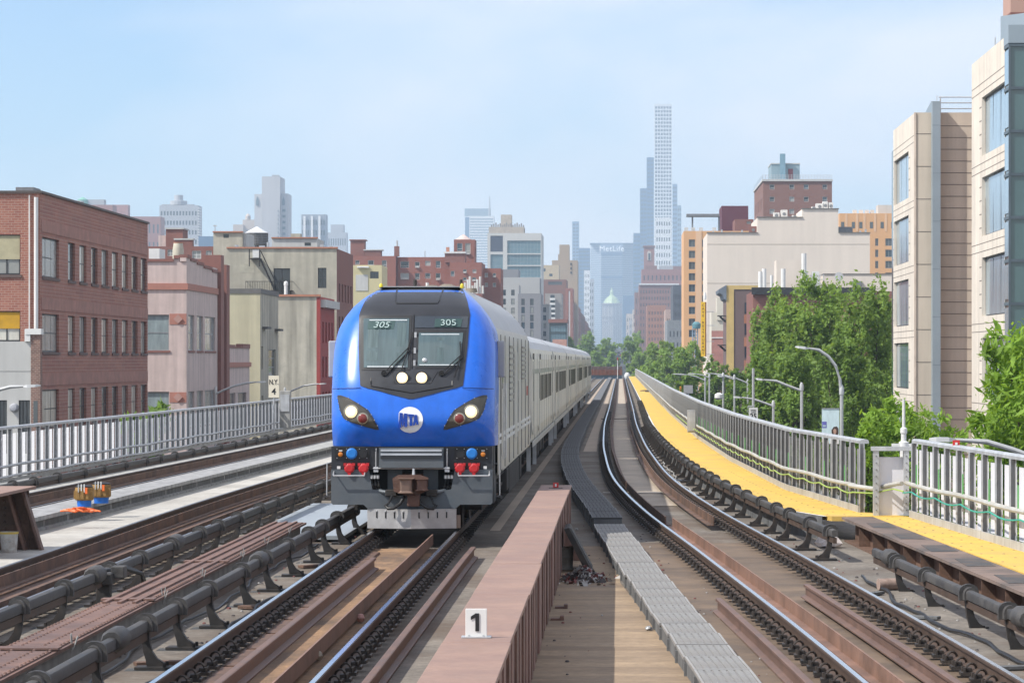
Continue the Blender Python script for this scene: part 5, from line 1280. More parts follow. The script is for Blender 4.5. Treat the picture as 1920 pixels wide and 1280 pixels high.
t = hb('brick housing block with a square bulkhead, above the locomotive left shoulder', 655, 742, 480, [(666, 674, 488, 496), (690, 701, 488, 500), (716, 725, 488, 500), (716, 725, 509, 521), (690, 701, 509, 521), (667, 674, 509, 520)])
extra(t, 'bulkhead', brick2, PX(655, Yh), PX(681, Yh), Yh + 3, Yh + 8, PZ(480, Yh), PZ(450, Yh)); extra(t, 'bulkhead_cap', rose, PX(653, Yh), PX(684, Yh), Yh + 2.7, Yh + 8.3, PZ(450, Yh), PZ(448, Yh)); extra(t, 'roof_shed', brick2, PX(682, Yh), PX(713, Yh), Yh + 2, Yh + 6, PZ(480, Yh), PZ(469, Yh)); extra(t, 'shed_cap', pale, PX(680, Yh), PX(716, Yh), Yh + 1.8, Yh + 6.2, PZ(469, Yh), PZ(467, Yh))
extra(t, 'chimney', brick2, PX(739, Yh + 2), PX(748, Yh + 2), Yh + 2, Yh + 4, PZ(480, Yh), PZ(461, Yh)); MB().tube([(PX(743, Yh), Yh + 3, PZ(461, Yh)), (PX(743, Yh), Yh + 3, PZ(450, Yh))], .22, 6).build('flue', galv, t)
t = hb('long brick housing block in the middle, above the locomotive roof', 745, 846, 482, [(751, 767, 490, 502), (778, 787, 491, 502), (797, 807, 489, 498), (817, 826, 489, 502), (751, 767, 512, 524), (778, 787, 512, 524), (797, 807, 512, 522), (817, 826, 512, 525)], Y=Yh + 3)
MB().tube([(PX(793, Yh), Yh + 8, PZ(482, Yh)), (PX(793, Yh), Yh + 8, PZ(468, Yh))], .12, 5).build('roof_mast', galv, t)
t = hb('brick tank tower with two dark openings and a pale conical cap', 851, 890, 449, [(857, 867, 456, 471), (872, 882, 456, 477)], Y=Yh + 24, dep=10); MB().lathe([(2.2, 0), (.3, 1.4)], 14, (PX(869, Yh + 28), Yh + 28, PZ(449, Yh + 24))).build('conical_cap', M('pale_pink_cap', (.60, .48, .44), .7), t)
t = hb('brick housing block with white roof edge right of the tank tower', 843, 903, 492, [(845, 852, 508, 518), (868, 875, 505, 512), (886, 893, 505, 512), (868, 875, 520, 527), (885, 893, 520, 527)], Y=Yh - 6, dep=20)
extra(t, 'roof_shed', brick2, PX(834, Yh), PX(872, Yh), Yh, Yh + 6, PZ(492, Yh), PZ(475, Yh)); extra(t, 'shed_cap', white_m, PX(832, Yh), PX(873, Yh), Yh - .3, Yh + 6, PZ(475, Yh), PZ(472, Yh)); extra(t, 'chimney', coping, PX(836, Yh), PX(842, Yh), Yh + 1, Yh + 2, PZ(472, Yh), PZ(463, Yh))
t = hb('narrow brick housing block behind the nose right corner', 903, 939, 503, [(909, 915, 512, 520), (924, 930, 512, 520), (909, 915, 530, 538), (924, 930, 530, 538)], Y=Yh + 6)
Yk = 600.0
t = building('yellow_house', 'small yellow stucco house front just above the locomotive left shoulder', PX(662, Yk), PX(716, Yk), Yk, Yk + 14, PZ(497, Yk), M('yellow_stucco', (.56, .50, .29), .9, 0, .06, .5), fpx([(694, 710, 509, 522)], Yk), mull=2, rail=0, glass=[GLASSES[0]])
extra(t, 'garage_panel', pale, PX(667, Yk), PX(690, Yk), Yk - .1, Yk - .01, PZ(545, Yk), PZ(515, Yk)); extra(t, 'awning', white_m, PX(670, Yk), PX(692, Yk), Yk - .8, Yk - .01, PZ(502, Yk), PZ(499.5, Yk))

# ---- mid-distance left of the avenue
glass_c = M('curtain_glass', (.12, .20, .24), .10, 0, .12, .3, spec=.9)
Ym = 1000.0; gw = M('grey_white_panels', (.43, .43, .42), .8, 0, .04, .2); gw2 = M('mid_grey_panels', (.25, .25, .265), .8, 0, .05, .2)
building('midrise_building', 'pale grey mid-rise with dark window pairs right behind the locomotive roof', PX(936, Ym), PX(973, Ym), Ym, Ym + 18, PZ(534, Ym), gw, fpx([(a, a + 6.5, r, r + 11) for a in (942, 958.5) for r in (543, 560, 577, 594, 611, 628, 645)], Ym), rail=1, mull=0)
t = building('midrise_building', 'pale grey mid-rise with window columns nearest the silver coaches', PX(971, Ym - 20), PX(1014, Ym - 20), Ym - 20, Ym + 10, PZ(550, Ym - 20), gw2, fpx([(a, a + 6.5, r, r + 12) for a in (977.5, 994) for r in (560, 575, 590, 604, 619, 633, 648)], Ym - 20), rail=1, mull=0)
extra(t, 'pale_front', gw, PX(990, Ym - 20.6), PX(1009, Ym - 20.6), Ym - 20.6, Ym - 20.1, PZ(665, Ym - 20), PZ(550, Ym - 20)) if False else None
building('midrise_building', 'grey stepped upper storeys behind the pale mid-rises', PX(938, Ym + 30), PX(1012, Ym + 30), Ym + 30, Ym + 50, PZ(520, Ym + 30), gw, [], side_mat=gw2)
t = building('midrise_building', 'grey roof storey block with slanted shade above the pale mid-rises', PX(932, Ym + 60), PX(972, Ym + 60), Ym + 60, Ym + 80, PZ(505, Ym + 60), gw2)
Yv = 1300.0
gb = building('glass_building', 'white-framed teal glass office building with a dark square opening', PX(914, Yv), PX(1015, Yv), Yv, Yv + 40, PZ(437, Yv), M('white_frame_panels', (.55, .55, .53), .7, 0, .03, .1), fpx([(919.5, 943, 442, 472), (951, 1014, 451, 475), (951, 1014, 477, 497), (919.5, 943, 477, 510), (951, 1014, 499, 520), (919.5, 943, 512, 540)], Yv), mull=9, rail=2, glass=[glass_c], fr=M('pale_mullion', (.30, .36, .38), .5), depth=.6)
extra(gb, 'dark_void', M('slate_void', (.07, .085, .12), .7), PX(919.6, Yv), PX(942.9, Yv), Yv + .2, Yv + .3, PZ(471.9, Yv), PZ(442.1, Yv))
extra(gb, 'plant_storey', M('tan_panels', (.46, .41, .35), .8), PX(915, Yv), PX(981, Yv), Yv + 8, Yv + 25, PZ(437, Yv), PZ(424, Yv)); extra(gb, 'plant_tower', M('tan_panels', (.46, .41, .35)), PX(937, Yv), PX(957, Yv), Yv + 12, Yv + 22, PZ(425, Yv), PZ(400, Yv))
rp_ = MB()
for k in range(16): rp_.box(PX(919 + k * 4, Yv), PX(921.5 + k * 4, Yv), Yv + 9, Yv + 10, PZ(424, Yv), PZ(420 - (k * 7 % 5), Yv))
rp_.build('roof_plant', gw2, gb)
Yw = 1800.0; tan = M('tan_brick_far', (.40, .31, .225), .85, 0, .06, .1); brown_far = M('brown_brick_far', (.215, .115, .090), .88, 0, .08, .1)
t = building('tan_tower', 'tan stepped apartment tower left of the avenue', PX(1035, Yw), PX(1083, Yw), Yw, Yw + 40, PZ(488, Yw), tan, [], grid(Yw + 2, Yw + 38, 6, .4, 0, 55, 14, .5), joined=True); extra(t, 'tower_top', tan, PX(1048.5, Yw), PX(1067, Yw), Yw + 6, Yw + 25, PZ(488, Yw), PZ(458, Yw)); extra(t, 'tower_shoulder', tan, PX(1046, Yw), PX(1048.4, Yw), Yw + 6, Yw + 20, PZ(488, Yw), PZ(476, Yw))
wm = MB()
for k in range(3): wm.box(PX(1069.5, Yw), PX(1072, Yw), Yw - .3, Yw, PZ(497 + k * 8, Yw), PZ(493 + k * 8, Yw))
tag(wm.build('windows', GLASSES[0], t), kind='stuff')
t = building('tan_apartments', 'lower cream apartment block in front of the tan tower', PX(1010, 1700), PX(1048, 1700), 1700, 1730, PZ(497, 1700), M('cream_far', (.52, .43, .30), .85), fpx([(1017, 1023, 503, 509), (1030, 1036, 513, 518)], 1700), joined=True)
t = building('brown_apartments', 'brown apartment house with stacked white balconies left of the avenue', PX(1017, 1500), PX(1062, 1500), 1500, 1540, PZ(524, 1500), brown_far, fpx([(1028, 1054, 528, 534)], 1500) , joined=True)
t = building('balcony_house', 'grey concrete slab block with white balcony edges beside the train roof', PX(1022, 1400), PX(1053, 1400), 1400, 1440, PZ(550, 1400), M('grey_brown_panels', (.30, .275, .255), .85), fpx([(1032, 1040, 553 + k * 9, 558 + k * 9) for k in range(11)], 1400), joined=True)
bal = MB()
for k in range(11): bal.box(PX(1031, 1400), PX(1041, 1400), 1398.6, 1399.9, PZ(562.5 + k * 9, 1400), PZ(559 + k * 9, 1400))
tag(bal.build('balcony_edges', white_m, t), kind='stuff')
building('brown_slab', 'slim red-brown slab tower beside the balcony house', PX(1060, 1460), PX(1074, 1460), 1460, 1500, PZ(540, 1460), M('rosy_brick_far', (.30, .13, .10), .88), fpx([(1066, 1069, 545, 640)], 1460), joined=True, glass=white_m)
t = building('dark_glass_pavilion', 'low dark glass building with a brown roof just beyond the train', PX(1030, 930), PX(1063, 930), 930, 950, PZ(605, 930), M('dark_teal_panels', (.055, .085, .095), .3), fpx([(1032, 1061, 610, 622), (1032, 1061, 625, 640), (1032, 1061, 643, 660)], 930), mull=5, rail=0, glass=[glass_c]); extra(t, 'roof_slab', rose, PX(1028, 930), PX(1064, 930), 929.5, 951, PZ(605, 930), PZ(598, 930))
t = building('grey_balcony_block', 'narrow grey and glass block wedged between mid-rise and brown houses', PX(1012, 1050), PX(1030, 1050), 1050, 1080, PZ(570, 1050), gw, fpx([(1017, 1024, 576 + 15 * k, 585 + 15 * k) for k in range(6)], 1050), mull=1, rail=0)
building('pink_roof_house', 'little pinkish low house with white roof tanks beyond the train', PX(1036, 880), PX(1062, 880), 880, 890, PZ(636, 880), M('pinkish_wall', (.50, .27, .21), .8), [])
# receding street wall on the left of the avenue
tops = [(1066, 1078, 552, 'first'), (1078, 1089, 566, 'second'), (1089, 1097, 585, 'third'), (1097, 1103, 600, 'fourth'), (1103, 1108, 612, 'farthest')]
for k, (a, c, top, w) in enumerate(tops):
    XA = -28.0; ya, yb2 = YX(a, XA), YX(c, XA)
    building('avenue_block', '%s brown brick block of the receding left street wall of the avenue' % w, XA - 30, XA, ya, yb2 - 2, PZ(top, ya), (brown_far, M('rosy_brick_far', (.30, .13, .10)))[k % 2], grid(XA - 29, XA, 6, .35, 0, PZ(top, ya) - 3, 12, .5), grid(ya + 2, yb2 - 4, 8, .35, 0, PZ(top, ya) - 3, 12, .5), joined=True, group='left street wall of the avenue')

# ---- right of the avenue
XR = 17.0
stone = M('cream_limestone', (.72, .645, .55), .75, 0, .06, .5, streak=.14, streak_s=.9, fine=(.04, 2))
stone_t = M('tan_limestone', (.60, .515, .415), .8, 0, .06, .5, streak=.13, streak_s=.8)
groove = M('stone_joint', (.20, .17, .145), .9); fin_m = M('blue_grey_fin', (.30, .36, .40), .45, .2, .06, .5)
teal = M('teal_curtain_glass', (.060, .120, .125), .06, 0, .2, .4, spec=.9, stretch=(1, 1, .3)); lgl = M('painted_sky_glass', (.34, .46, .54), .10, .35, .30, .6, spec=1.0, stretch=(2.5, 2.5, .12))  # lgl: sky reflections painted into the glass as pale blue streaks
def stone_block(label, y0, y1, wins_y, x1):
    ztop = 17.3
    t = thing('stone_building', label, 'building', (XR, y0, STREET), 'cream stone buildings')
    fl = 3.76; zb0 = ztop - 1.95
    ops = [(wins_y[0], wins_y[1], zb0 - fl * k - 2.75, zb0 - fl * k) for k in range(7)]
    ops = [(a, c, max(e, STREET + .2), g) for a, c, e, g in ops if g > STREET + .6]
    wall_open('side_wall', stone, t, 'x', XR, y0, y1, STREET - .3, ztop, ops, .25, 1)
    for a, c, e, g in ops:
        fm, gm = win_mesh(c - a, g - e, fr_dark, 2, 0, lgl, 'x'); w = link('window', fm, t, (XR + .2, (a + c) / 2, (e + g) / 2)); pn = link('pane', gm, w); pn.rotation_euler = (0, random.uniform(-.006, .006), random.uniform(-.004, .004))
        # short slot joints beside each window, long joints between floors
        for q in range(4):
            z = e + (g - e) * (q + .6) / 4.3
            ya = c + .25 if False else c
            MB().box(XR - .006, XR + .02, c + .12, min(y1 - .05, c + .95), z, z + .05).build('slot_joint', groove, t)
            if a - y0 > .6: MB().box(XR - .006, XR + .02, max(y0 + .05, a - .95), a - .12, z, z + .05).build('slot_joint', groove, t)
        for z in (g + .28, g + .66): MB().box(XR - .006, XR + .02, y0 + .02, y1 - .02, z, z + .035).build('floor_joint', groove, t)
    r = MB().quad((XR, y0, ztop - .4), (x1, y0, ztop - .4), (x1, y1, ztop - .4), (XR, y1, ztop - .4)).build('roof', roof_m, t)
    MB().quad((XR, y1, STREET), (x1, y1, STREET), (x1, y1, ztop), (XR, y1, ztop)).quad((x1, y0, STREET), (x1, y1, STREET), (x1, y1, ztop), (x1, y0, ztop)).build('rear_wall', stone_t, t)
    return t, ztop
# farther block: tan front with joints, blue-grey fin
YA0 = 177.2; YA1 = YX(1675, XR)
t, zt = stone_block('farther cream stone building with a blue-grey fin and tan ribbed front', YA0, YA1, (YX(1703.5, XR), YA1 - .4), 34)
MB().quad((XR, YA0, STREET), (34, YA0, STREET), (34, YA0, zt), (XR, YA0, zt)).build('front_wall', stone_t, t)
MB().box(XR - .05, XR + .06, YA0 - .06, YA0 + .12, STREET, zt).build('corner_strip', M('pale_edge', (.62, .52, .43), .8), t)
xf0, xf1 = PX(1746, YA0), PX(1761, YA0)
MB().box(xf0, xf1, YA0 - .75, YA0 - .004, STREET, PZ(190, YA0 - .7)).build('fin', fin_m, t)
MB().prism([(YA0 - .004, PZ(190, YA0)), (YA0 + 6, zt), (YA0 + 6, zt - .4), (YA0 - .004, zt - .4)], 'x', xf0, xf0 + .2).build('fin_roof_screen', fin_m, t)
for z in np.arange(STREET + 1, zt - .3, 1.88): MB().box(XR + .062, xf0 - .003, YA0 - .012, YA0 + .01, z, z + .035).build('front_joint', groove, t)
for z in np.arange(STREET + 1, zt - .3, .94 * .72): MB().box(xf1 + .003, 33.9, YA0 - .014, YA0 + .01, z, z + .04).build('front_joint', groove, t)
for z in np.arange(STREET + 2, 18.2, 2.75): MB().box(xf0 - .004, xf1 + .004, YA0 - .756, YA0 - .74, z, z + .025).build('fin_joint', M('fin_joint', (.20, .24, .27), .6), t)
rl = MB()
for k in range(3): rl.tube([(xf1, YA0 + .3, zt + .25 + .33 * k), (33, YA0 + .3, zt + .25 + .33 * k)], .035, 5)
for x in np.arange(xf1 + .1, 33, 2.6): rl.tube([(x, YA0 + .3, zt - .4), (x, YA0 + .3, zt + .95)], .04, 5)
rl.build('roof_railing', galv, t)
for q, (x, y) in enumerate(((xf0 + .3, YA0 - .3),)): MB().tube([(x, y, PZ(190, YA0)), (x, y, PZ(180, YA0))], .02, 4).build('lightning_rod', galv, t)
# dark glass edge on the far-left of that building
MB().box(XR + .3, XR + 2, YA1 + .01, YA1 + 4.5, STREET, zt - 1.0).build('glass_return', teal, t)
# nearer block with glazed corner
YB0, YB1 = YX(1893, XR), YX(1822, XR)
t, zt = stone_block('nearer cream stone building with glazed teal corner at right edge', YB0 + 1.6, YB1, (YB0 + 1.72, YX(1841, XR)), 34)
gl_ = MB().box(XR + .02, 33.5, YB0 + .02, YB0 + 1.58, STREET, zt - .5).build('corner_glazing', teal, t)
for k in range(14):
    z = zt - .5 - 1.88 * k
    MB().box(XR - .05, 33.6, YB0 - .06, YB0 + 1.62, z - .09, z + .04).build('transom', M('dark_blue_transom', (.10, .13, .15), .4, .3), t)
    MB().box(XR - .03, XR + .015, YB0 + .15, YB0 + 1.5, z - 1.7, z - .2).build('corner_pane', lgl, t)
for x in np.arange(XR, 33, 1.35): MB().box(x - .04, x + .04, YB0 - .07, YB0 + .02, STREET, zt - .5).build('mullion', MATS['dark_blue_transom'], t)
MB().prism([(YB0 - .1, zt - .45), (YB1 - 4, zt + .4), (YB1 - 4, zt + 1.9), (YB0 - .1, zt + .9)], 'x', XR + .9, XR + 1.2).build('roof_screen', fin_m, t)
MB().box(XR - .06, 33.6, YB0 - .08, YB0 + 1.6, zt - .44, zt + .35).build('roof_fascia', fin_m, t)
MB().tube([(XR + .4, YB1 - 6, zt - .4), (XR + .4, YB1 - 6, zt + .7)], .025, 4).build('lightning_rod', galv, t)
t = thing('brick_stair_tower', 'tall pinkish brick tower cut off by the top right corner', 'tower', (22, 190, STREET))
Yt2 = 172.0
MB().box(PX(1895, Yt2), 34, Yt2, Yt2 + 3.4, STREET, 30).build('shaft', M('pink_brick_far', (.46, .29, .235), .85, 0, .05, .3), t)
for z in np.arange(10, 30, 3.1): MB().box(PX(1895, Yt2) - .02, 34.02, Yt2 - .02, Yt2 + 3.42, z, z + .09).build('string_course', rose, t)
for k in range(4): MB().box(PX(1895, Yt2) - .02, PX(1895, Yt2) + .1, Yt2 + .45 + .75 * k, Yt2 + .75 + .75 * k, PZ(60, Yt2), PZ(46 + (k % 2) * 4, Yt2)).build('slit_window', GLASSES[0], t)

# ---- middle right: big blank cream wall, orange hotel, brown tower
Yc = 600.0; cream_w = M('cream_blank_wall', (.72, .64, .555), .85, 0, .03, .15, streak=.05, streak_s=.3)
t = building('blank_wall_building', 'large cream building with a blank windowless wall and stepped roof', PX(1326, Yc), PX(1631, Yc), Yc, Yc + 30, PZ(437, Yc), cream_w, [], sideX='min')
extra(t, 'upper_storeys', cream_w, PX(1420, Yc), PX(1572, Yc), Yc + .02, Yc + 28, PZ(437, Yc) - .4, PZ(408, Yc)); extra(t, 'upper_storeys', cream_w, PX(1504, Yc), PX(1572, Yc), Yc + .03, Yc + 20, PZ(408, Yc) - .2, PZ(392, Yc))
for py in (458, 531): extra(t, 'wall_joint', M('tan_joint', (.42, .37, .31), .9), PX(1326, Yc), PX(1630, Yc), Yc - .02, Yc + .01, PZ(py + .6, Yc), PZ(py - .6, Yc))
for a, c, py in ((1325, 1421, 437), (1419, 1505, 408), (1503, 1573, 392), (1573, 1632, 437)): extra(t, 'coping', M('dark_coping', (.16, .15, .14), .8), PX(a, Yc), PX(c, Yc), Yc - .2, Yc + .8, PZ(py, Yc), PZ(py - 1.6, Yc))
ac_m = M('pale_ac_unit', (.62, .61, .58), .6)
for a, w, h_ in ((1452, 11, 11), (1466, 12, 16), (1487, 10, 6), (1524, 8, 6), (1532, 14, 12), (1545, 9, 16), (1556, 8, 14), (1406, 16, 14)):
    py = 392 if a > 1500 else (408 if a > 1420 else 437)
    u = extra(t, 'roof_unit', ac_m if a != 1406 else brick2, PX(a, Yc), PX(a + w, Yc), Yc + 3, Yc + 5.2, PZ(py, Yc), PZ(py - h_, Yc)); MB().lathe([(.34, 0), (.3, -.05)], 12, (PX(a + w / 2, Yc), Yc + 3, PZ(py - h_ * .5, Yc)), 'y').build('fan_grille', galv_dark, u)
extra(t, 'roof_unit', galv_dark, PX(1573, Yc), PX(1601, Yc), Yc + 3, Yc + 8, PZ(437, Yc), PZ(424, Yc))
Yo = 700.0; org = M('orange_stucco', (.66, .385, .195), .85, 0, .04, .2); org2 = M('peach_stucco', (.70, .47, .30), .85, 0, .04, .2)
t = building('orange_hotel', 'orange stucco hotel whose ends show on both sides of the cream wall', PX(1282, Yo), PX(1680, Yo), Yo, Yo + 26, PZ(433, Yo), org, fpx([(1291.5, 1303.5, r, r + 14) for r in (449, 470, 491, 512, 533, 554, 575, 597, 618)] + [(1316.5, 1324, r, r + 14) for r in (449, 470, 491, 512, 533, 554, 575, 597)] + [(1660, 1673, r, r + 14) for r in (447, 468, 489, 511)] + [(1641, 1647, r, r + 14) for r in (447, 468, 489, 511)], Yo), sideX='min', mull=1, rail=0, fr=fr_grey, depth=.3, glass=[GLASSES[3], GLASSES[1]])
extra(t, 'upper_storeys', org, PX(1574, Yo), PX(1680, Yo), Yo + .02, Yo + 25, PZ(433, Yo) - .4, PZ(400, Yo)); extra(t, 'peach_pilaster', org2, PX(1304.5, Yo), PX(1315.5, Yo), Yo - .12, Yo - .004, STREET, PZ(433.2, Yo)); extra(t, 'red_strip', M('maroon_strip', (.36, .07, .06), .8), PX(1641, Yo), PX(1647.5, Yo), Yo - .06, Yo - .004, PZ(520, Yo), PZ(432, Yo)) if False else None
for k, a in enumerate((1577, 1597, 1611, 1631, 1651, 1671)): 
    extra(t, 'upper_window', GLASSES[3], PX(a, Yo), PX(a + 6, Yo), Yo - .02, Yo + .01, PZ(428, Yo), PZ(416, Yo)); extra(t, 'pale_strip', org2, PX(a + 8, Yo), PX(a + 12, Yo), Yo - .05, Yo + .01, PZ(434, Yo), PZ(401, Yo))
for a in (1602, 1614, 1625, 1635, 1284, 1297, 1312, 1337): 
    py = 400 if a > 1570 else 433
    extra(t, 'roof_unit', ac_m, PX(a, Yo), PX(a + 7, Yo), Yo + 4, Yo + 6, PZ(py, Yo), PZ(py - 8, Yo))
extra(t, 'roof_house', pale, PX(1652, Yo), PX(1680, Yo), Yo + 8, Yo + 14, PZ(400, Yo), PZ(381, Yo))
Yz = 690.0
bb = thing('roof_billboard_frame', 'dark steel rooftop frame standing on the orange hotel', 'frame', (PX(1320, Yz), Yz + 14, PZ(433, Yz)))
MB().box(PX(1290, Yz), PX(1353, Yz), Yz + 15, Yz + 19, PZ(400, Yz), PZ(395, Yz)).build('deck_truss', galv_dark, bb)
for a in (1300, 1351): MB().box(PX(a, Yz), PX(a + 3, Yz), Yz + 16, Yz + 17, PZ(433, Yz), PZ(400, Yz)).build('post', galv_dark, bb)
t = building('maroon_block', 'dark maroon rooftop block between orange hotel and brown tower', PX(1353, 780), PX(1403, 780), 780, 800, PZ(386, 780), M('maroon_panels', (.115, .022, .038), .7, 0, .06, .2), [], sideX='min')
building('brick_setback', 'small brick setback roof block in front of the maroon block', PX(1378, 760), PX(1413, 760), 760, 776, PZ(411, 760), brick2, fpx([(1400, 1408, 415, 420)], 760), sideX='min', joined=True)
Yx = 900.0; bt_ = M('brown_tower_brick', (.225, .108, .082), .88, 0, .06, .15, brick=(.5, .25, (.26, .15, .12), (.20, .095, .072)))
t = building('brown_tower', 'tall brown brick apartment tower with a blue-grey penthouse', PX(1431, Yx), PX(1560, Yx), Yx, Yx + 60, PZ(340, Yx), bt_, fpx([(a, a + 9, r, r + 9) for a in (1443, 1480, 1507, 1542) for r in (346, 369, 392)], Yx), grid(Yx + 4, Yx + 56, 5, .3, 20, PZ(340, Yx) - 2, 4, .4), sideX='min', fr=fr_white, mull=0, rail=1, depth=.3, blinds=.2)
extra(t, 'roof_slab', pale, PX(1429, Yx), PX(1561.5, Yx), Yx - .4, Yx + 60, PZ(340, Yx), PZ(336.5, Yx))
rl = MB()
for k in range(3): rl.tube([(PX(1430, Yx), Yx - .2, PZ(336 - k * 3.6, Yx)), (PX(1559, Yx), Yx - .2, PZ(336 - k * 3.6, Yx))], .05, 4); rl.tube([(PX(1430, Yx), Yx - .2, PZ(336 - k * 3.6, Yx)), (PX(1430, Yx), Yx + 59, PZ(336 - k * 3.6, Yx))], .05, 4)
for a in np.arange(1430, 1560, 5.4): rl.tube([(PX(a, Yx), Yx - .2, PZ(337, Yx)), (PX(a, Yx), Yx - .2, PZ(327, Yx))], .05, 4)
rl.build('roof_railing', galv, t)
ph = M('blue_grey_penthouse', (.24, .33, .37), .6, 0, .06, .2); extra(t, 'penthouse', ph, PX(1450, Yx), PX(1504, Yx), Yx + 12, Yx + 30, PZ(337, Yx), PZ(303, Yx)); extra(t, 'chimney', M('blue_chimney', (.17, .29, .36), .6), PX(1466, Yx), PX(1476, Yx), Yx + 10, Yx + 11.9, PZ(337, Yx), PZ(284, Yx)); extra(t, 'penthouse_cap', pale, PX(1449, Yx), PX(1505, Yx), Yx + 11.8, Yx + 30.2, PZ(303, Yx), PZ(301, Yx)); extra(t, 'red_door', M('dark_red_panel', (.20, .05, .06), .7), PX(1482, Yx), PX(1491, Yx), Yx + 11.85, Yx + 11.99, PZ(335, Yx), PZ(312, Yx))
# low building with black cornice and roof antennas behind the trees
Yl = 420.0
t = building('cornice_building', 'low building with a black cornice and white roof antennas behind the big trees', PX(1412, Yl), PX(1690, Yl), Yl, Yl + 22, PZ(546, Yl), brick2, [], sideX='min')
extra(t, 'cornice', M('black_cornice', (.025, .025, .028), .6), PX(1409, Yl), PX(1640, Yl), Yl - .7, Yl - .004, PZ(552, Yl), PZ(539, Yl))
extra(t, 'roof_house', cream_w, PX(1460, Yl), PX(1512, Yl), Yl + 6, Yl + 12, PZ(546, Yl), PZ(485, Yl)); extra(t, 'roof_house', cream_w, PX(1550, Yl), PX(1690, Yl), Yl + 6, Yl + 12, PZ(546, Yl), PZ(512, Yl)); extra(t, 'roof_house_cap', M('dark_coping', (.16, .15, .14)), PX(1549, Yl), PX(1690, Yl), Yl + 5.9, Yl + 12, PZ(512, Yl), PZ(510.5, Yl))
extra(t, 'roof_vent_box', galv_dark, PX(1604, Yl), PX(1622, Yl), Yl + 5.5, Yl + 5.95, PZ(535, Yl), PZ(525, Yl))
for a, p0, p1, r in ((1427, 538, 508, .30), (1434, 538, 503, .30), (1470, 538, 503, .32), (1509, 530, 474, .34), (1448, 538, 515, .2)):
    an = MB().tube([(PX(a, Yl), Yl + 2, PZ(p0, Yl)), (PX(a, Yl), Yl + 2, PZ(p1, Yl))], r, 10).build('roof_antenna', white_m, t, True)
    MB().tube([(PX(a, Yl), Yl + 2, PZ(546, Yl)), (PX(a, Yl), Yl + 2, PZ(p0 + .1, Yl))], .08, 6).build('antenna_pole', galv, an)
rl = MB()
for k in range(4): rl.tube([(PX(1505, Yl), Yl + 1, PZ(540 - k * 8, Yl)), (PX(1545, Yl), Yl + 1, PZ(540 - k * 8, Yl))], .04, 4)
for a in np.arange(1505, 1546, 8): rl.tube([(PX(a, Yl), Yl + 1, PZ(546, Yl)), (PX(a, Yl), Yl + 1, PZ(514, Yl))], .05, 4)
rl.build('antenna_rack', galv, t)
for a, w in ((1507, 9), (1524, 14)): extra(t, 'equipment_cabinet', white_m, PX(a, Yl), PX(a + w, Yl), Yl + 2, Yl + 3, PZ(546, Yl), PZ(508, Yl))
MB().lathe([(.62, 0), (.4, .16), (.05, .22)], 16, (PX(1575, Yl), Yl + 2, PZ(518, Yl)), 'y').build('satellite_dish', M('grey_dish', (.5, .5, .5), .5), t, True)
# brown corner house with yellow edge, fire escape and cornice
Yj = 505.0
orb = M('orange_brick', (.42, .165, .085), .85, 0, .1, .5, brick=(.3, .1, (.45, .24, .16), (.36, .14, .075)))
t = building('corner_house', 'brown corner house with yellow edge, orange brick bays and projecting cornice', PX(1362, Yj), PX(1425, Yj), Yj, Yj + 16, PZ(535, Yj), M('plum_brown_wall', (.155, .105, .098), .85, 0, .06, .5), fpx([(1396, 1416, 567, 588), (1396, 1402, 608, 628), (1396, 1402, 651, 671)], Yj), sideX='min', mull=1, rail=0, glass=[GLASSES[1]], depth=.25)
ye = M('ochre_render', (.56, .41, .16), .85, 0, .12, .6); extra(t, 'yellow_edge', ye, PX(1362, Yj), PX(1376, Yj), Yj - .12, Yj - .004, STREET, PZ(535, Yj)); extra(t, 'yellow_top', ye, PX(1376.1, Yj), PX(1425, Yj), Yj - .12, Yj - .004, PZ(542.5, Yj), PZ(535, Yj))
for p0, p1 in ((606, 590), (649, 632), (700, 675)): extra(t, 'orange_bay', orb, PX(1395, Yj), PX(1425, Yj), Yj - .08, Yj - .004, PZ(p0, Yj), PZ(p1, Yj))
MB().prism([(PX(1362, Yj), PZ(534, Yj)), (PX(1347, Yj), PZ(543, Yj)), (PX(1348, Yj), PZ(549, Yj)), (PX(1355, Yj), PZ(553, Yj)), (PX(1357, Yj), PZ(560, Yj)), (PX(1362, Yj), PZ(563, Yj))], 'y', Yj - .3, Yj + 15).build('cornice', M('grey_blue_cornice', (.16, .19, .23), .7), t)
rf_ = MB()
for py in (594, 636, 678): 
    for d in (0, 1, 2, 3): rf_.tube([(PX(1401, Yj), Yj - 1, PZ(py - d * 4, Yj)), (PX(1424, Yj), Yj - 1, PZ(py - d * 4, Yj))], .04, 4)
    for a in np.arange(1401, 1425, 3): rf_.tube([(PX(a, Yj), Yj - 1, PZ(py, Yj)), (PX(a, Yj), Yj - 1, PZ(py - 12, Yj))], .03, 4)
rf_.tube([(PX(1403, Yj), Yj - .6, PZ(594, Yj)), (PX(1403, Yj), Yj - .6, PZ(690, Yj))], .12, 5).tube([(PX(1410, Yj), Yj - .6, PZ(594, Yj)), (PX(1424, Yj), Yj - .6, PZ(636, Yj))], .1, 5)
rf_.build('fire_escape', M('red_fire_escape', (.60, .09, .07), .6), t)
bk = MB()
for py in (593, 648): bk.box(PX(1346, Yj), PX(1361, Yj), Yj + .5, Yj + 3, PZ(py, Yj), PZ(py - 2, Yj)).tube([(PX(1350, Yj), Yj + 1, PZ(py, Yj)), (PX(1361, Yj), Yj + 1, PZ(py + 10, Yj))], .18, 5)
bk.build('side_balcony', black_iron, t)
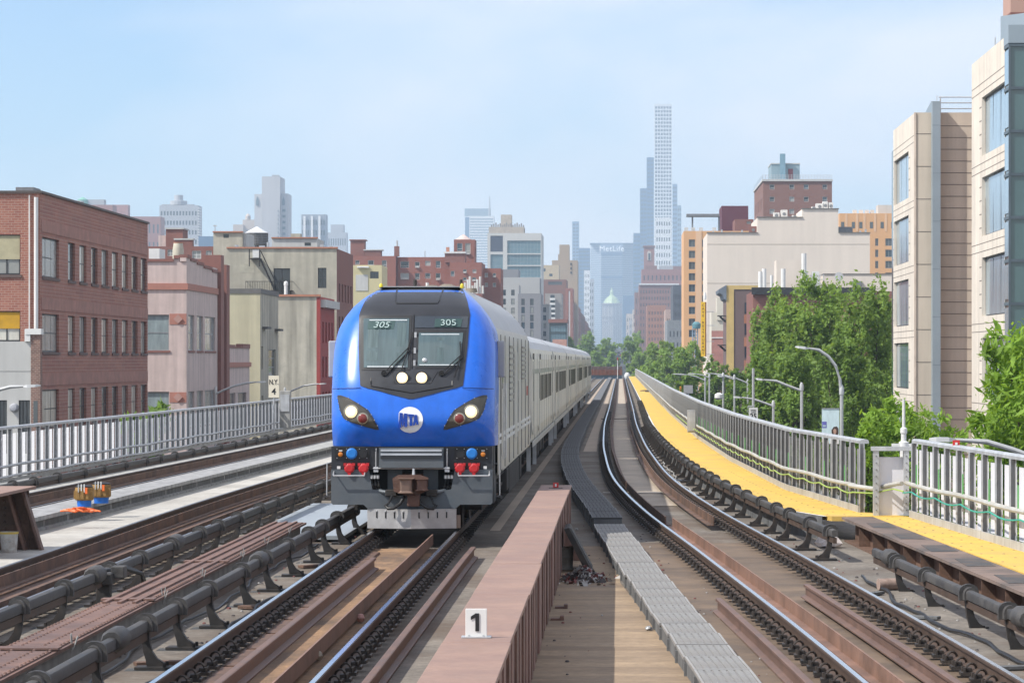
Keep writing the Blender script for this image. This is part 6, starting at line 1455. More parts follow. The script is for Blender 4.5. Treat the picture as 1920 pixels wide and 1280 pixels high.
t = building('pale_row_house', 'pale row house front with pink lower storeys beside the yellow sign', PX(1334, 560), PX(1358, 560), 560, 572, PZ(585, 560), M('pale_cream_wall', (.62, .58, .49), .85, 0, .05, .4), [], sideX='min'); extra(t, 'gable_block', MATS['pale_cream_wall'], PX(1344, 560), PX(1357, 560), 559.7, 566, PZ(600, 560), PZ(558, 560)); extra(t, 'pink_storeys', M('rose_brick_front', (.40, .19, .16), .85), PX(1334, 560), PX(1357, 560), 559.6, 559.69, STREET, PZ(620, 560)); extra(t, 'white_string', white_m, PX(1334, 560), PX(1357, 560), 559.5, 559.59, PZ(634, 560), PZ(632, 560))
# vertical restaurant sign
Yq2 = 540.0
s = thing('blade_sign', 'tall yellow vertical restaurant sign with dark letters', 'sign', (PX(1318, Yq2), Yq2, PZ(668, Yq2)))
xs0, xs1 = PX(1314.3, Yq2), PX(1322.3, Yq2)
MB().box(xs0, xs1, Yq2, Yq2 + .35, PZ(668, Yq2), PZ(566, Yq2)).build('sign_board', M('sign_yellow', (.86, .54, .02), .5, 0, .05), s)
lm = M('sign_letter', (.16, .03, .015), .6)
for k, ch in enumerate('CAVE RESTAURANT'):
    if ch != ' ': text('sign_letter', ch, .60, lm, ((xs0 + xs1) / 2, Yq2 - .01, PZ(572.5 + k * 6.45, Yq2)), s, bold=.01)
MB().box(xs1 + .01, xs1 + .22, Yq2 + .05, Yq2 + .3, PZ(668, Yq2), PZ(566, Yq2)).build('sign_edge', M('dark_red_panel', (.20, .05, .06)), s)
MB().lathe([(.24, PZ(562, Yq2)), (.26, PZ(555, Yq2)), (.1, PZ(548, Yq2))], 10, (PX(1322, Yq2), Yq2, 0)).build('sign_lamp', white_m, s, True)
for py in (584, 610, 640, 664): MB().tube([(xs1, Yq2 + .2, PZ(py, Yq2)), (xs1 + 1.6, Yq2 + 1.2, PZ(py, Yq2))], .05, 4).build('sign_strut', galv, s)
t = thing('scaffold_tower', 'blue-grey water tower scaffold left of the yellow sign', 'scaffold', (PX(1304, 600), 600, STREET))
b = MB()
for a in (1299, 1303.5, 1308): b.tube([(PX(a, 600), 600, STREET), (PX(a, 600), 600, PZ(608, 600))], .12, 5)
for py in np.arange(612, 700, 6): b.tube([(PX(1299, 600), 600, PZ(py, 600)), (PX(1308, 600), 600, PZ(py + 5, 600))], .06, 4)
b.build('frame', M('blue_grey_steel', (.22, .30, .40), .6), t); MB().lathe([(.7, PZ(616, 600)), (.85, PZ(612, 600)), (.85, PZ(607, 600)), (.4, PZ(603, 600))], 12, (PX(1306, 600), 600, 0)).build('bowl', M('teal_bowl', (.10, .24, .28), .6), t, True)

# roof clutter on the left-hand houses
def clutter(owner_label, items):
    o = [q for q in bpy.data.objects if q.get('label') == owner_label][0]
    for nm, m_, x0, x1, y0, y1, z0, z1_ in items: extra(o, nm, m_, x0, x1, y0, y1, z0, z1_)
zr_ = PZ(462, Yb)
for k, (px, h_) in enumerate(((262, 2.4), (275, 1.6), (346, 2.0), (368, 1.2), (384, 2.8), (395, 1.4))):
    pass
clutter('olive grey stucco building with black fire escape and brick side', [('roof_vent', galv, PX(px, 330), PX(px + w, 330), 330, 331, PZ(466, 330), PZ(466 - h_, 330)) for px, w, h_ in ((440, 5, 7), (500, 3, 12), (600, 6, 8), (618, 4, 5))])
clutter('red brick office block with tall narrow windows at far left', [('roof_vent', galv, -31.6, -30.9, y, y + 1.0, 11.2, 11.66 + h_) for y, h_ in ((176, .5),)])
clutter('large cream building with a blank windowless wall and stepped roof', [('roof_vent', galv, PX(px, Yc + 6), PX(px + 3, Yc + 6), Yc + 6, Yc + 7, PZ(437, Yc) - .4, PZ(437 - h_, Yc)) for px, h_ in ((1336, 6), (1352, 9), (1371, 5), (1390, 8), (1612, 7), (1622, 10))])
# ================================================================== the far skyline (real distances, real heights)
def far(name, label, px0, px1, top, Y, mat, nu=0, nz=0, fw=.6, fh=.5, dep=None, glass=None, group=None, depth=.5, sideX='max', base=None, zlow=2):
    x0, x1 = PX(px0, Y), PX(px1, Y); z1 = PZ(top, Y); dep = dep or (x1 - x0) * .8
    ops = grid(x0 + .5, x1 - .5, nu, fw, zlow, z1 - 3, nz, fh) if nu else []
    return building(name, label, x0, x1, Y, Y + dep, z1, mat, ops, [], joined=True, glass=glass or GLASSES[3], depth=depth, sideX=sideX, cat='skyscraper' if z1 > 120 else 'building', group=group, base=base)
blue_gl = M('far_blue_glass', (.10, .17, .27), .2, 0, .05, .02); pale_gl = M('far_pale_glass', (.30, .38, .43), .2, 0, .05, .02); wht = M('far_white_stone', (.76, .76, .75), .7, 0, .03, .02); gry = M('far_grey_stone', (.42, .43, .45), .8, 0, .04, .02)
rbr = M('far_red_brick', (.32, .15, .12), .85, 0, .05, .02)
# slender white lattice tower
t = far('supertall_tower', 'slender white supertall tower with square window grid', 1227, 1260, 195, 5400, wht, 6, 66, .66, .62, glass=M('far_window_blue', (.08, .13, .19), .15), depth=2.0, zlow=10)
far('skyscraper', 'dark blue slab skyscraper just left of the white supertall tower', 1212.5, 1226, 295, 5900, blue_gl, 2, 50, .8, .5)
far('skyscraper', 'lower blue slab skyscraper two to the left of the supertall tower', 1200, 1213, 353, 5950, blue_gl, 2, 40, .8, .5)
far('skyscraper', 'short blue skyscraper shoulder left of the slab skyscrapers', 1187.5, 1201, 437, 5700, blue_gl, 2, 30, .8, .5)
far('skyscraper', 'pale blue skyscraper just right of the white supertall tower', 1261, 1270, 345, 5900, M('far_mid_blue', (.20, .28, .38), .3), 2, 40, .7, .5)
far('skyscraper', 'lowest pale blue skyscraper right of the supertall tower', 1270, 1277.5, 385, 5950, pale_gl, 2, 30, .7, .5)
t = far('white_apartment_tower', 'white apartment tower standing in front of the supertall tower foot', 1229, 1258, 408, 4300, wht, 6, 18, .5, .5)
# broad octagonal slab with its sign
Ye = 6350
t = thing('octagonal_skyscraper', 'broad blue-grey octagonal skyscraper with white sign closing the avenue', 'skyscraper', (PX(1150, Ye), Ye, 16))
zt = PZ(457, Ye)
plan = [(1107, Ye + 40), (1127, Ye), (1167, Ye), (1191, Ye + 40), (1191, Ye + 60), (1107, Ye + 60)]
pp = [(PX(a, Ye), y) for a, y in plan]
MB().prism(pp, 'z', 10, zt).build('shaft', M('far_precast', (.40, .44, .48), .8, 0, .03, .02), t)
bands = MB()
nb = 46
for k in range(nb):
    z = 25 + (zt - 32) * k / nb
    for (a, c) in ((0, 1), (1, 2), (2, 3)):
        (x0, y0), (x1, y1) = pp[a], pp[c]
        bands.quad((x0, y0 - .6, z), (x1, y1 - .6, z), (x1, y1 - .6, z + 2.3), (x0, y0 - .6, z + 2.3))
tag(bands.build('window_bands', M('far_band_glass', (.16, .22, .29), .3), t), kind='stuff')
MB().box(PX(1106, Ye), PX(1192, Ye), Ye - 1, Ye + 62, zt, zt + 1.6).build('roof_edge', blue_gl, t)
for z in (PZ(476, Ye), PZ(520, Ye)):
    MB().box(PX(1127, Ye), PX(1167, Ye), Ye - 1.2, Ye - .7, z - 2.5, z + 2.5).build('louvre_band', blue_gl, t)
MB().box(PX(1126, Ye), PX(1168, Ye), Ye - 1.1, Ye - .65, PZ(473, Ye), zt - .5).build('sign_band', M('far_sign_band', (.26, .33, .42), .6), t)
text('sign_letters', 'MetLife', 15.5, M('sign_white_glow', (.95, .95, .95), .5, emit=((1, 1, 1), .25)), (PX(1147, Ye), Ye - 1.6, PZ(466.5, Ye)), t, bold=0, ext=.3, space=1.1)  # slight emission added to lift the white of the letters
# ornate tower with green-gold pyramid roof in front of it
Yh2 = 6150
t = thing('ornate_tower', 'ornate stone tower with pale green pyramid roof and lantern at the avenue end', 'tower', (PX(1147, Yh2), Yh2, 16))
st2 = M('far_ornate_stone', (.46, .43, .42), .8)
MB().box(PX(1129, Yh2), PX(1166, Yh2), Yh2, Yh2 + 40, 5, PZ(570, Yh2)).build('shaft', st2, t)
rb = MB()
for k in range(11): rb.box(PX(1130 + k * 3.4, Yh2), PX(1131.5 + k * 3.4, Yh2), Yh2 - 1.2, Yh2 - .1, 8, PZ(573 if k % 2 else 600, Yh2))
tag(rb.build('pilasters', M('far_pale_stone', (.62, .60, .58), .8), t), kind='stuff')
for z0, z1_ in ((594, 591), (603, 600), (571, 568)): MB().box(PX(1128, Yh2), PX(1167, Yh2), Yh2 - 2, Yh2 + 41, PZ(z0, Yh2), PZ(z1_, Yh2)).build('stone_band', st2, t)
gp = M('far_gilded_green', (.45, .56, .33), .5, 0, .1, .05)
MB().lathe([(PX(1164, Yh2) - PX(1147, Yh2), PZ(569, Yh2)), (PX(1158, Yh2) - PX(1147, Yh2), PZ(559, Yh2)), (4.0, PZ(553, Yh2))], 8, (PX(1147, Yh2), Yh2 + 20, 0)).build('pyramid_roof', gp, t)
MB().lathe([(3.6, PZ(553, Yh2)), (3.2, PZ(546, Yh2)), (1.0, PZ(541, Yh2)), (.4, PZ(538, Yh2))], 8, (PX(1147, Yh2), Yh2 + 20, 0)).build('lantern', gp, t)
far('skyscraper', 'plain blue glass skyscraper left of the octagonal skyscraper', 1085, 1106.5, 465, 5600, blue_gl, 3, 30, .85, .5)
far('skyscraper', 'thin pale blue skyscraper rising at the left of the avenue end', 1073, 1086, 415, 6100, M('far_mid_blue', (.20, .28, .38)), 2, 40, .7, .5)
far('white_slim_tower', 'slim white stone tower at the left of the avenue end', 1095, 1106, 507, 4200, wht, 3, 14, .4, .5)
far('white_slim_tower', 'pale lower stone block beside the slim white tower', 1100, 1114, 523, 4350, gry, 3, 12, .5, .5)
far('blue_block', 'hazy blue block right of the ornate tower', 1168, 1188, 554, 5000, blue_gl)
far('hazy_block', 'small pale house with reddish roof right of the ornate tower', 1174, 1186, 588, 3900, M('far_cream', (.55, .48, .42), .8), 3, 6, .4, .5)
# right street wall of the avenue
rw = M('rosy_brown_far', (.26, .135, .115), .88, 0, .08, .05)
def rwall(label, a, c, top, Y, mat, nu, nz, **k): return far('avenue_block', label, a, c, top, Y, mat, nu, nz, .35, .5, dep=60, group='right street wall of the avenue', sideX='min', glass=M('far_window_dark', (.07, .08, .10), .3), **k)
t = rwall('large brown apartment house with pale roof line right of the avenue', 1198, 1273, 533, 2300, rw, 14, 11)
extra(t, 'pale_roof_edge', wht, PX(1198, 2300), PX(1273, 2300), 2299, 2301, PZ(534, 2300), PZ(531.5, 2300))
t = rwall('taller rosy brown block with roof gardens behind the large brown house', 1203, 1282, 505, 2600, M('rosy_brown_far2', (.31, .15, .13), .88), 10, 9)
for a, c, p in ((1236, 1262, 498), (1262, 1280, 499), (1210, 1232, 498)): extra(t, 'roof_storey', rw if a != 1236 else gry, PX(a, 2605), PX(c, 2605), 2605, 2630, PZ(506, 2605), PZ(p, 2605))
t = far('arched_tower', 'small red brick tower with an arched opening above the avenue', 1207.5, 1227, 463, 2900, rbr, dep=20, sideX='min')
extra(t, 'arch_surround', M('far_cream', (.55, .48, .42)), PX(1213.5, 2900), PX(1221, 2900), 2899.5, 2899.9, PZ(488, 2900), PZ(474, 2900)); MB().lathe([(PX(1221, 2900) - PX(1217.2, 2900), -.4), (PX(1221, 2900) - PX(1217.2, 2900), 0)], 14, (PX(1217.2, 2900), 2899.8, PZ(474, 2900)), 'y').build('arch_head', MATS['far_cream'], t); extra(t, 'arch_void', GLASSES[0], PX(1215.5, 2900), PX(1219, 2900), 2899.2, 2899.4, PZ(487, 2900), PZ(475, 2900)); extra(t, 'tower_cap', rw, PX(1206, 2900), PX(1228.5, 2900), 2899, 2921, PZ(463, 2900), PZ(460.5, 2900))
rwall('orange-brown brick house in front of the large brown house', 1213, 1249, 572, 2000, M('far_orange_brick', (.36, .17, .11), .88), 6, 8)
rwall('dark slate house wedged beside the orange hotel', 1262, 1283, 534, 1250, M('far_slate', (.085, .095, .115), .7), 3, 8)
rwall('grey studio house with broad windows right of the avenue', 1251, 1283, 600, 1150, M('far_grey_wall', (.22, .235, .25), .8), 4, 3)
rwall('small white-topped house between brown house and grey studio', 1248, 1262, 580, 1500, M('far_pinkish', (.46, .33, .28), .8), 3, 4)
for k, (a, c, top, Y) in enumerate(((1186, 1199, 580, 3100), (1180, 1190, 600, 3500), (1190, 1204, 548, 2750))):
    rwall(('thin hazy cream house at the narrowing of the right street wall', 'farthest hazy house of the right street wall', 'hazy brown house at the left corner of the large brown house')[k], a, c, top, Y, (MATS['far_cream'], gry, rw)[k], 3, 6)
# left skyline
g = 'hazy towers on the left skyline'
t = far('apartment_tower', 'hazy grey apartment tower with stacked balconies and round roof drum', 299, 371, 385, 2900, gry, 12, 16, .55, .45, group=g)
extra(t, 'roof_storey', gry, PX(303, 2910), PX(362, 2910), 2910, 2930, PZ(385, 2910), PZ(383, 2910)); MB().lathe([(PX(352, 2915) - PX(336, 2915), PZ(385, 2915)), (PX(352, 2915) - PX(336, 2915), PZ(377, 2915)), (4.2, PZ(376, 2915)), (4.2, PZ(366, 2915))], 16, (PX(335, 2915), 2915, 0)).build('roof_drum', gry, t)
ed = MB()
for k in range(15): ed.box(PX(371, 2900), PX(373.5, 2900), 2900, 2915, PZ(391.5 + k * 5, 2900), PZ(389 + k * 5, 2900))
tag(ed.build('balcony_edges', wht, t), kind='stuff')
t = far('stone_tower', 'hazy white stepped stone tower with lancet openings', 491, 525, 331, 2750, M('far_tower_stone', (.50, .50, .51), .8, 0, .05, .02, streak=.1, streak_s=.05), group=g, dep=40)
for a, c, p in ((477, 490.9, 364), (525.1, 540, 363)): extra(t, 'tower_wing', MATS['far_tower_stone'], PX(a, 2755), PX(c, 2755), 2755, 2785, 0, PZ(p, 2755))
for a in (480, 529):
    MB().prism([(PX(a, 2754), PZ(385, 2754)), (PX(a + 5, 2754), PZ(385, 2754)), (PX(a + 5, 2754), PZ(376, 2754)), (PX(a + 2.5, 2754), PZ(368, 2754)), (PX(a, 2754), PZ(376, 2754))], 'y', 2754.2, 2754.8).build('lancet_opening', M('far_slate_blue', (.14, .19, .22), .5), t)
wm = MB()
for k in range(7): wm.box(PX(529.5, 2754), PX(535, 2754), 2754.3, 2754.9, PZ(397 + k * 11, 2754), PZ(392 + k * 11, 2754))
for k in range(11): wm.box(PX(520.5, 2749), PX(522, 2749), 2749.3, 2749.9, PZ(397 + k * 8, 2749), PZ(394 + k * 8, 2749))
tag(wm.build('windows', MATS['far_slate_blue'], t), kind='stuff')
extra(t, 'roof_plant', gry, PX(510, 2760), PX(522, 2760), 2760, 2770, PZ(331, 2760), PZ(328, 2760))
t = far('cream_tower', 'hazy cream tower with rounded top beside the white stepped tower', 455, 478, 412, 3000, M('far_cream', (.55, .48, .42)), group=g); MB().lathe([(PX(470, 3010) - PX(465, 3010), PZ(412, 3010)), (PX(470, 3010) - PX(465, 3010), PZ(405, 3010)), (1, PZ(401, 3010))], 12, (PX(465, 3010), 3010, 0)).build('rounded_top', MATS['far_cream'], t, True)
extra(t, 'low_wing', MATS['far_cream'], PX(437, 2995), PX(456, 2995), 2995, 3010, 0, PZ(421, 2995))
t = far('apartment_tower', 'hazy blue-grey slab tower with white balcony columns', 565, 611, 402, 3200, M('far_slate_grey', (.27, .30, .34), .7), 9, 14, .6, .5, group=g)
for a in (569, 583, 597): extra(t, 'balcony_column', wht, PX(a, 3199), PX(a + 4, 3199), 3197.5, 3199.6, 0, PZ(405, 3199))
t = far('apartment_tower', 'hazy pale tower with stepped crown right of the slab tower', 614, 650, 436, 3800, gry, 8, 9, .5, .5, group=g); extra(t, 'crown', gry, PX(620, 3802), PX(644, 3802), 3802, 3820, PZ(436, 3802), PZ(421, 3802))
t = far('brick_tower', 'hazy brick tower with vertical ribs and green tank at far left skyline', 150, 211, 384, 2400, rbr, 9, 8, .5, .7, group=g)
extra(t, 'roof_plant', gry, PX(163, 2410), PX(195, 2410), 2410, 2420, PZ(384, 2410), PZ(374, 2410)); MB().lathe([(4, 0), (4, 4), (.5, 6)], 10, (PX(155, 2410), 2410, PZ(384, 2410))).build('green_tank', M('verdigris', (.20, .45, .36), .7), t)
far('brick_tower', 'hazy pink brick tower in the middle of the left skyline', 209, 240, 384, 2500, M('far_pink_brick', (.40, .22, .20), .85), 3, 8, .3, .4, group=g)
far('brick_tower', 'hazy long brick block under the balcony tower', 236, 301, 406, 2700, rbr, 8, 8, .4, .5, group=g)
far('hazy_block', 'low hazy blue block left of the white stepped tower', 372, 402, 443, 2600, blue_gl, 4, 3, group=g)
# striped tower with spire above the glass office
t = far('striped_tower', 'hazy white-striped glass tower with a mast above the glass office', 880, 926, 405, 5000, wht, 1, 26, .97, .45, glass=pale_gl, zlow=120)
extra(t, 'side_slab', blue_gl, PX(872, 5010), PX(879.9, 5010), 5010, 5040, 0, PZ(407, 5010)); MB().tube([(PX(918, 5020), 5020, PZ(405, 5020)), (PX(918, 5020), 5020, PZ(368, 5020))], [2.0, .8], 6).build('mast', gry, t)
extra(t, 'roof_screen', pale_gl, PX(871, 5030), PX(920, 5030), 5030, 5040, PZ(405, 5030), PZ(391, 5030))
# rusty cross bridge where the line runs out of sight
t = thing('rusty_bridge', 'rusty red bridge structure crossing the line far down the viaduct', 'bridge', (PX(1135, 640), 640, STREET))
Yu = 640.0
MB().box(PX(1095, Yu), PX(1167, Yu), Yu, Yu + 8, PZ(703, Yu), PZ(693, Yu)).build('girder', M('rust_red_far', (.25, .085, .05), .8, 0, .2, .3), t)
MB().box(PX(1095, Yu), PX(1166, Yu), Yu + .5, Yu + 8, PZ(693, Yu), PZ(687, Yu)).build('upper_truss', M('dark_truss', (.10, .07, .07), .8, 0, .2, .3), t)
MB().box(PX(1095, Yu), PX(1166, Yu), Yu + 1, Yu + 7, STREET - .3, PZ(703, Yu)).build('blue_base', M('faded_blue_paint', (.12, .19, .28), .7, 0, .15, .3), t)
for a in np.arange(1098, 1166, 7.5): MB().box(PX(a, Yu), PX(a + 1, Yu), Yu - .25, Yu - .01, PZ(703, Yu), PZ(687, Yu)).build('stiffener', rust_br, t)
t = thing('white_tank', 'small white round tank at the end of the yellow walkway', 'tank', (PX(1176, 560), 560, DECK))
MB().lathe([(.35, 0), (.5, .3), (.5, .7), (.35, 1.0), (.1, 1.1)], 16, (PX(1176, 552), 552, DECK)).build('drum', white_m, t, True); MB().box(PX(1168, 552), PX(1184, 552), 553, 554, STREET, DECK - .02).build('plinth', conc_dark, t)
ms = thing('signal_mast', 'slim red and white signal mast beyond the end of the tracks', 'signal', (PX(1158, 600), 600, STREET))
MB().tube([(PX(1158, 600), 600, STREET), (PX(1158, 600), 600, PZ(672, 600))], .06, 6).build('mast', white_m, ms); MB().box(PX(1157.2, 600), PX(1158.8, 600), 599.7, 599.9, PZ(675, 600), PZ(670, 600)).build('signal_head', red_m, ms)
# ================================================================== trees
bark = M('bark', (.10, .075, .055), .9, 0, .25, 4, bump=.5, bs=20)
def leaf_mat(name, col, tr=.25):
    m = M(name, col, .55, 0, .40, .5, spec=.25, fine=(.35, 4))
    b = m.node_tree.nodes['Principled BSDF']
    b.inputs['Subsurface Weight'].default_value = 0.0
    # thin leaves pass some light
    n = m.node_tree.nodes; l = m.node_tree.links
    tr_ = n.new('ShaderNodeBsdfTranslucent'); mixs = n.new('ShaderNodeMixShader'); mixs.inputs[0].default_value = tr
    tr_.inputs['Color'].default_value = (min(1, col[0] * 1.9), min(1, col[1] * 1.7), col[2] * .9, 1)
    o = n['Material Output']
    l.new(b.outputs[0], mixs.inputs[1]); l.new(tr_.outputs[0], mixs.inputs[2]); l.new(mixs.outputs[0], o.inputs['Surface'])
    return m
leaf_g = leaf_mat('leaf_mid_green', (.185, .285, .060), .42); leaf_d = leaf_mat('leaf_dark_green', (.160, .255, .055), .42); leaf_y = leaf_mat('leaf_bright_green', (.205, .335, .045), .42); leaf_f = leaf_mat('leaf_far_green', (.20, .31, .075), .40)
def leaves_mesh(name, lobes, n, size, mat, elong=1.6, droop=0.0, shell=.55):
    """leaf-sized faces spread through the lobes: (cx, cy, cz, rx, ry, rz)"""
    vol = np.array([l[3] * l[4] * l[5] for l in lobes]) ** .67; cnt = (n * vol / vol.sum()).astype(int)
    C_ = []
    for (cx, cy, cz, rx, ry, rz), k in zip(lobes, cnt):
        d = rng.normal(size=(k, 3)); d /= np.linalg.norm(d, axis=1)[:, None]
        # clumpy: attract to a set of twig centres on the lobe
        nt_ = max(6, k // 55); tw = rng.normal(size=(nt_, 3)); tw /= np.linalg.norm(tw, axis=1)[:, None]
        tr = rng.uniform(shell, 1.05, nt_)[:, None]
        idx = rng.integers(0, nt_, k)
        p = tw[idx] * tr[idx] + rng.normal(size=(k, 3)) * .15 * rng.uniform(.6, 1.2, nt_)[idx][:, None]
        loose_ = rng.random(k) < .18
        p[loose_] = d[loose_] * rng.uniform(.2, 1.12, (loose_.sum(), 1))
        C_.append(p * np.array([rx, ry, rz]) + np.array([cx, cy, cz]))
    c = np.concatenate(C_); k = len(c)
    nrm = rng.normal(size=(k, 3)); nrm += np.array([-.55, -.45, .75]); nrm /= np.linalg.norm(nrm, axis=1)[:, None]
    a = np.cross(nrm, rng.normal(size=(k, 3))); a /= np.linalg.norm(a, axis=1)[:, None]
    a[:, 2] -= droop; b_ = np.cross(nrm, a)
    s = size * rng.choice([.5, .75, 1.0, 1.3, 1.7], (k, 1), p=[.2, .25, .3, .17, .08])
    v = np.empty((k, 4, 3))
    v[:, 0] = c - a * s * elong * .5; v[:, 1] = c - b_ * s * .42; v[:, 2] = c + a * s * elong * .5; v[:, 3] = c + b_ * s * .42
    me = bpy.data.meshes.new(name)
    me.vertices.add(k * 4); me.vertices.foreach_set('co', v.reshape(-1))
    me.loops.add(k * 4); me.loops.foreach_set('vertex_index', np.arange(k * 4, dtype=np.int32))
    me.polygons.add(k); me.polygons.foreach_set('loop_start', np.arange(0, k * 4, 4, dtype=np.int32)); me.polygons.foreach_set('loop_total', np.full(k, 4, dtype=np.int32))
    me.update(calc_edges=True); me.materials.append(mat)
    return me
def tree(label, x, y, zbase, h, w, mat, n, size, group, nl=9, name='street_tree', trunk=True, low=.28, droop=0.0, seed=None, elong=1.6, dep=None):
    t = thing(name, label, 'tree', (x, y, zbase), group)
    lob = []; dep = dep or w
    for k in range(nl):
        # lobes spread evenly through an egg-shaped crown
        u = (k + .5) / nl; zz = low + (1 - low) * (.10 + .80 * u)
        env = math.sin(math.pi * min(1, .16 + .84 * (1 - u) ** .8)) ** .6 if u > .35 else .75 + .25 * u / .35
        a = k * 2.399 + random.uniform(-.4, .4); r = (.34 if k % 3 else .10) * env * random.uniform(.75, 1.1)
        lob.append((x + math.cos(a) * r * w, y + math.sin(a) * r * dep, zbase + h * zz, w * random.uniform(.19, .27) * (.65 + .35 * env), dep * random.uniform(.19, .26) * (.65 + .35 * env), h * (1 - low) * random.uniform(.11, .16)))
    tb = MB(); top = zbase + h * .75; r0 = max(.12, h * .018)
    tb.tube([(x, y, zbase - .3), (x + .05, y, zbase + h * low * .6), (x - .04, y + .05, zbase + h * .5), (x + .05, y, top)], [r0, r0 * .8, r0 * .55, r0 * .2], 8)
    for l_ in lob[1:]:
        tb.tube([(x, y, zbase + h * (low * .8 + .1 * random.random())), ((x + l_[0]) / 2, (y + l_[1]) / 2, (zbase + h * low + l_[2]) / 2 + .02 * h), (l_[0], l_[1], l_[2])], [r0 * .5, r0 * .3, r0 * .1], 5)
    tb.build('trunk', bark, t, True)
    tag(link('crown', leaves_mesh('crown', lob, n, size, mat, elong, droop), t), kind=None)
    return t
G1 = 'street trees along the right side of the viaduct'
def tpx(label, px, Y, top, wpx, mat, n, size, group=G1, **k):
    zb = gz(Y); x = PX(px, Y); h = PZ(top, Y) - zb; w = wpx * Y / F
    return tree(label, x, Y, zb, h, w, mat, n, size, group, **k)
# big mass right of centre
tpx('tall dense tree forming the left edge of the big right-hand clump', 1434, 300, 572, 74, leaf_g, 11000, .22, nl=18, low=.06)
tpx('tall dense tree second from the left of the big right-hand clump', 1470, 262, 545, 112, leaf_g, 17000, .21, nl=20, low=.06)
tpx('tallest dense tree in the middle of the big right-hand clump', 1540, 248, 524, 150, leaf_g, 24000, .21, nl=26, low=.05)
tpx('dense tree at right of the big clump, against the stone building', 1632, 232, 528, 130, leaf_g, 21000, .20, nl=24, low=.05)
tpx('lower dark tree filling the clump behind the street banner', 1585, 205, 610, 130, leaf_d, 16000, .18, nl=20, low=.05)
tpx('lower dark tree behind the speed limit sign', 1425, 235, 660, 100, leaf_d, 11000, .20, nl=16, low=.06)
tpx('lower dark tree between the two arm lamps, in front of the clump', 1490, 215, 640, 110, leaf_d, 12000, .19, nl=16, low=.06)
tpx('slim tree rising close beside the far stone building', 1668, 240, 545, 70, leaf_g, 9000, .20, nl=16, low=.06)
tpx('low bright yellow-green tree below the far stone building', 1705, 118, 750, 215, leaf_y, 17000, .10, nl=20, low=.30, droop=.25, elong=2.6)
tpx('small bright shrubby tree beside the street banner', 1625, 112, 762, 100, leaf_y, 8000, .10, nl=12, low=.3, droop=.25, elong=2.6)
# feathery tree on the right edge
tpx('feathery bright green tree at the right edge, in front of the nearer stone building', 1935, 92, 600, 230, leaf_y, 26000, .10, nl=26, low=.08, droop=.35, elong=3.0)
# row receding towards the centre
tpx('round tree below the yellow sign and the corner house', 1340, 420, 672, 72, leaf_d, 8000, .28, low=.10, nl=13)
tpx('wide tree in front of the corner house, nearer the viaduct', 1384, 330, 686, 84, leaf_d, 9000, .24, low=.10, nl=14)
tpx('tree at the foot of the orange hotel', 1286, 560, 640, 70, leaf_f, 9000, .32, nl=11, low=.12)
tpx('tree to the left of the orange hotel, lower and wider', 1255, 640, 640, 66, leaf_f, 8500, .34, nl=10, low=.12)
tpx('paler tree left of the hotel trees', 1228, 760, 642, 56, leaf_f, 7000, .40, nl=10, low=.12)
tpx('hazy tree by the avenue, fourth from the hotel', 1206, 900, 650, 50, leaf_f, 6500, .44, nl=9, low=.12)
tpx('hazy tree by the avenue bend above the fence end', 1187, 1050, 628, 42, leaf_f, 3600, .62, nl=9, low=.1)
tpx('small tree just above the far fence', 1290, 380, 690, 60, leaf_d, 3800, .32, nl=9, low=.12)
tpx('small tree above the far fence, nearest its end', 1215, 560, 676, 58, leaf_f, 3600, .40, nl=9, low=.12)
G2 = 'trees in the middle of the avenue'
tpx('bushy avenue tree directly above the end of the tracks', 1138, 1400, 632, 46, leaf_f, 4500, .75, G2, nl=11, low=.05)
tpx('low avenue tree in front of the bushy one, left', 1122, 1150, 658, 36, leaf_f, 3000, .62, G2, nl=8, low=.1)
tpx('low avenue tree in front of the bushy one, right', 1148, 1120, 660, 32, leaf_f, 3000, .62, G2, nl=8, low=.1)
tpx('avenue tree on the left pavement beside the dark glass pavilion', 1098, 1300, 620, 44, leaf_f, 4500, .72, G2, nl=11, low=.05)
tpx('small avenue tree just beyond the last coach', 1070, 1000, 630, 30, leaf_f, 2600, .6, G2, nl=8, low=.1)
tpx('hazy avenue tree on the right pavement at the avenue bend', 1184, 1600, 622, 36, leaf_f, 3600, .8, G2, nl=9, low=.05)
tpx('weedy ailanthus shrub sticking up above the left noise fence', 285, 118, 756, 88, leaf_d, 900, .22, 'shrubs by the left fence', nl=6, low=.72, name='shrub', elong=2.6)

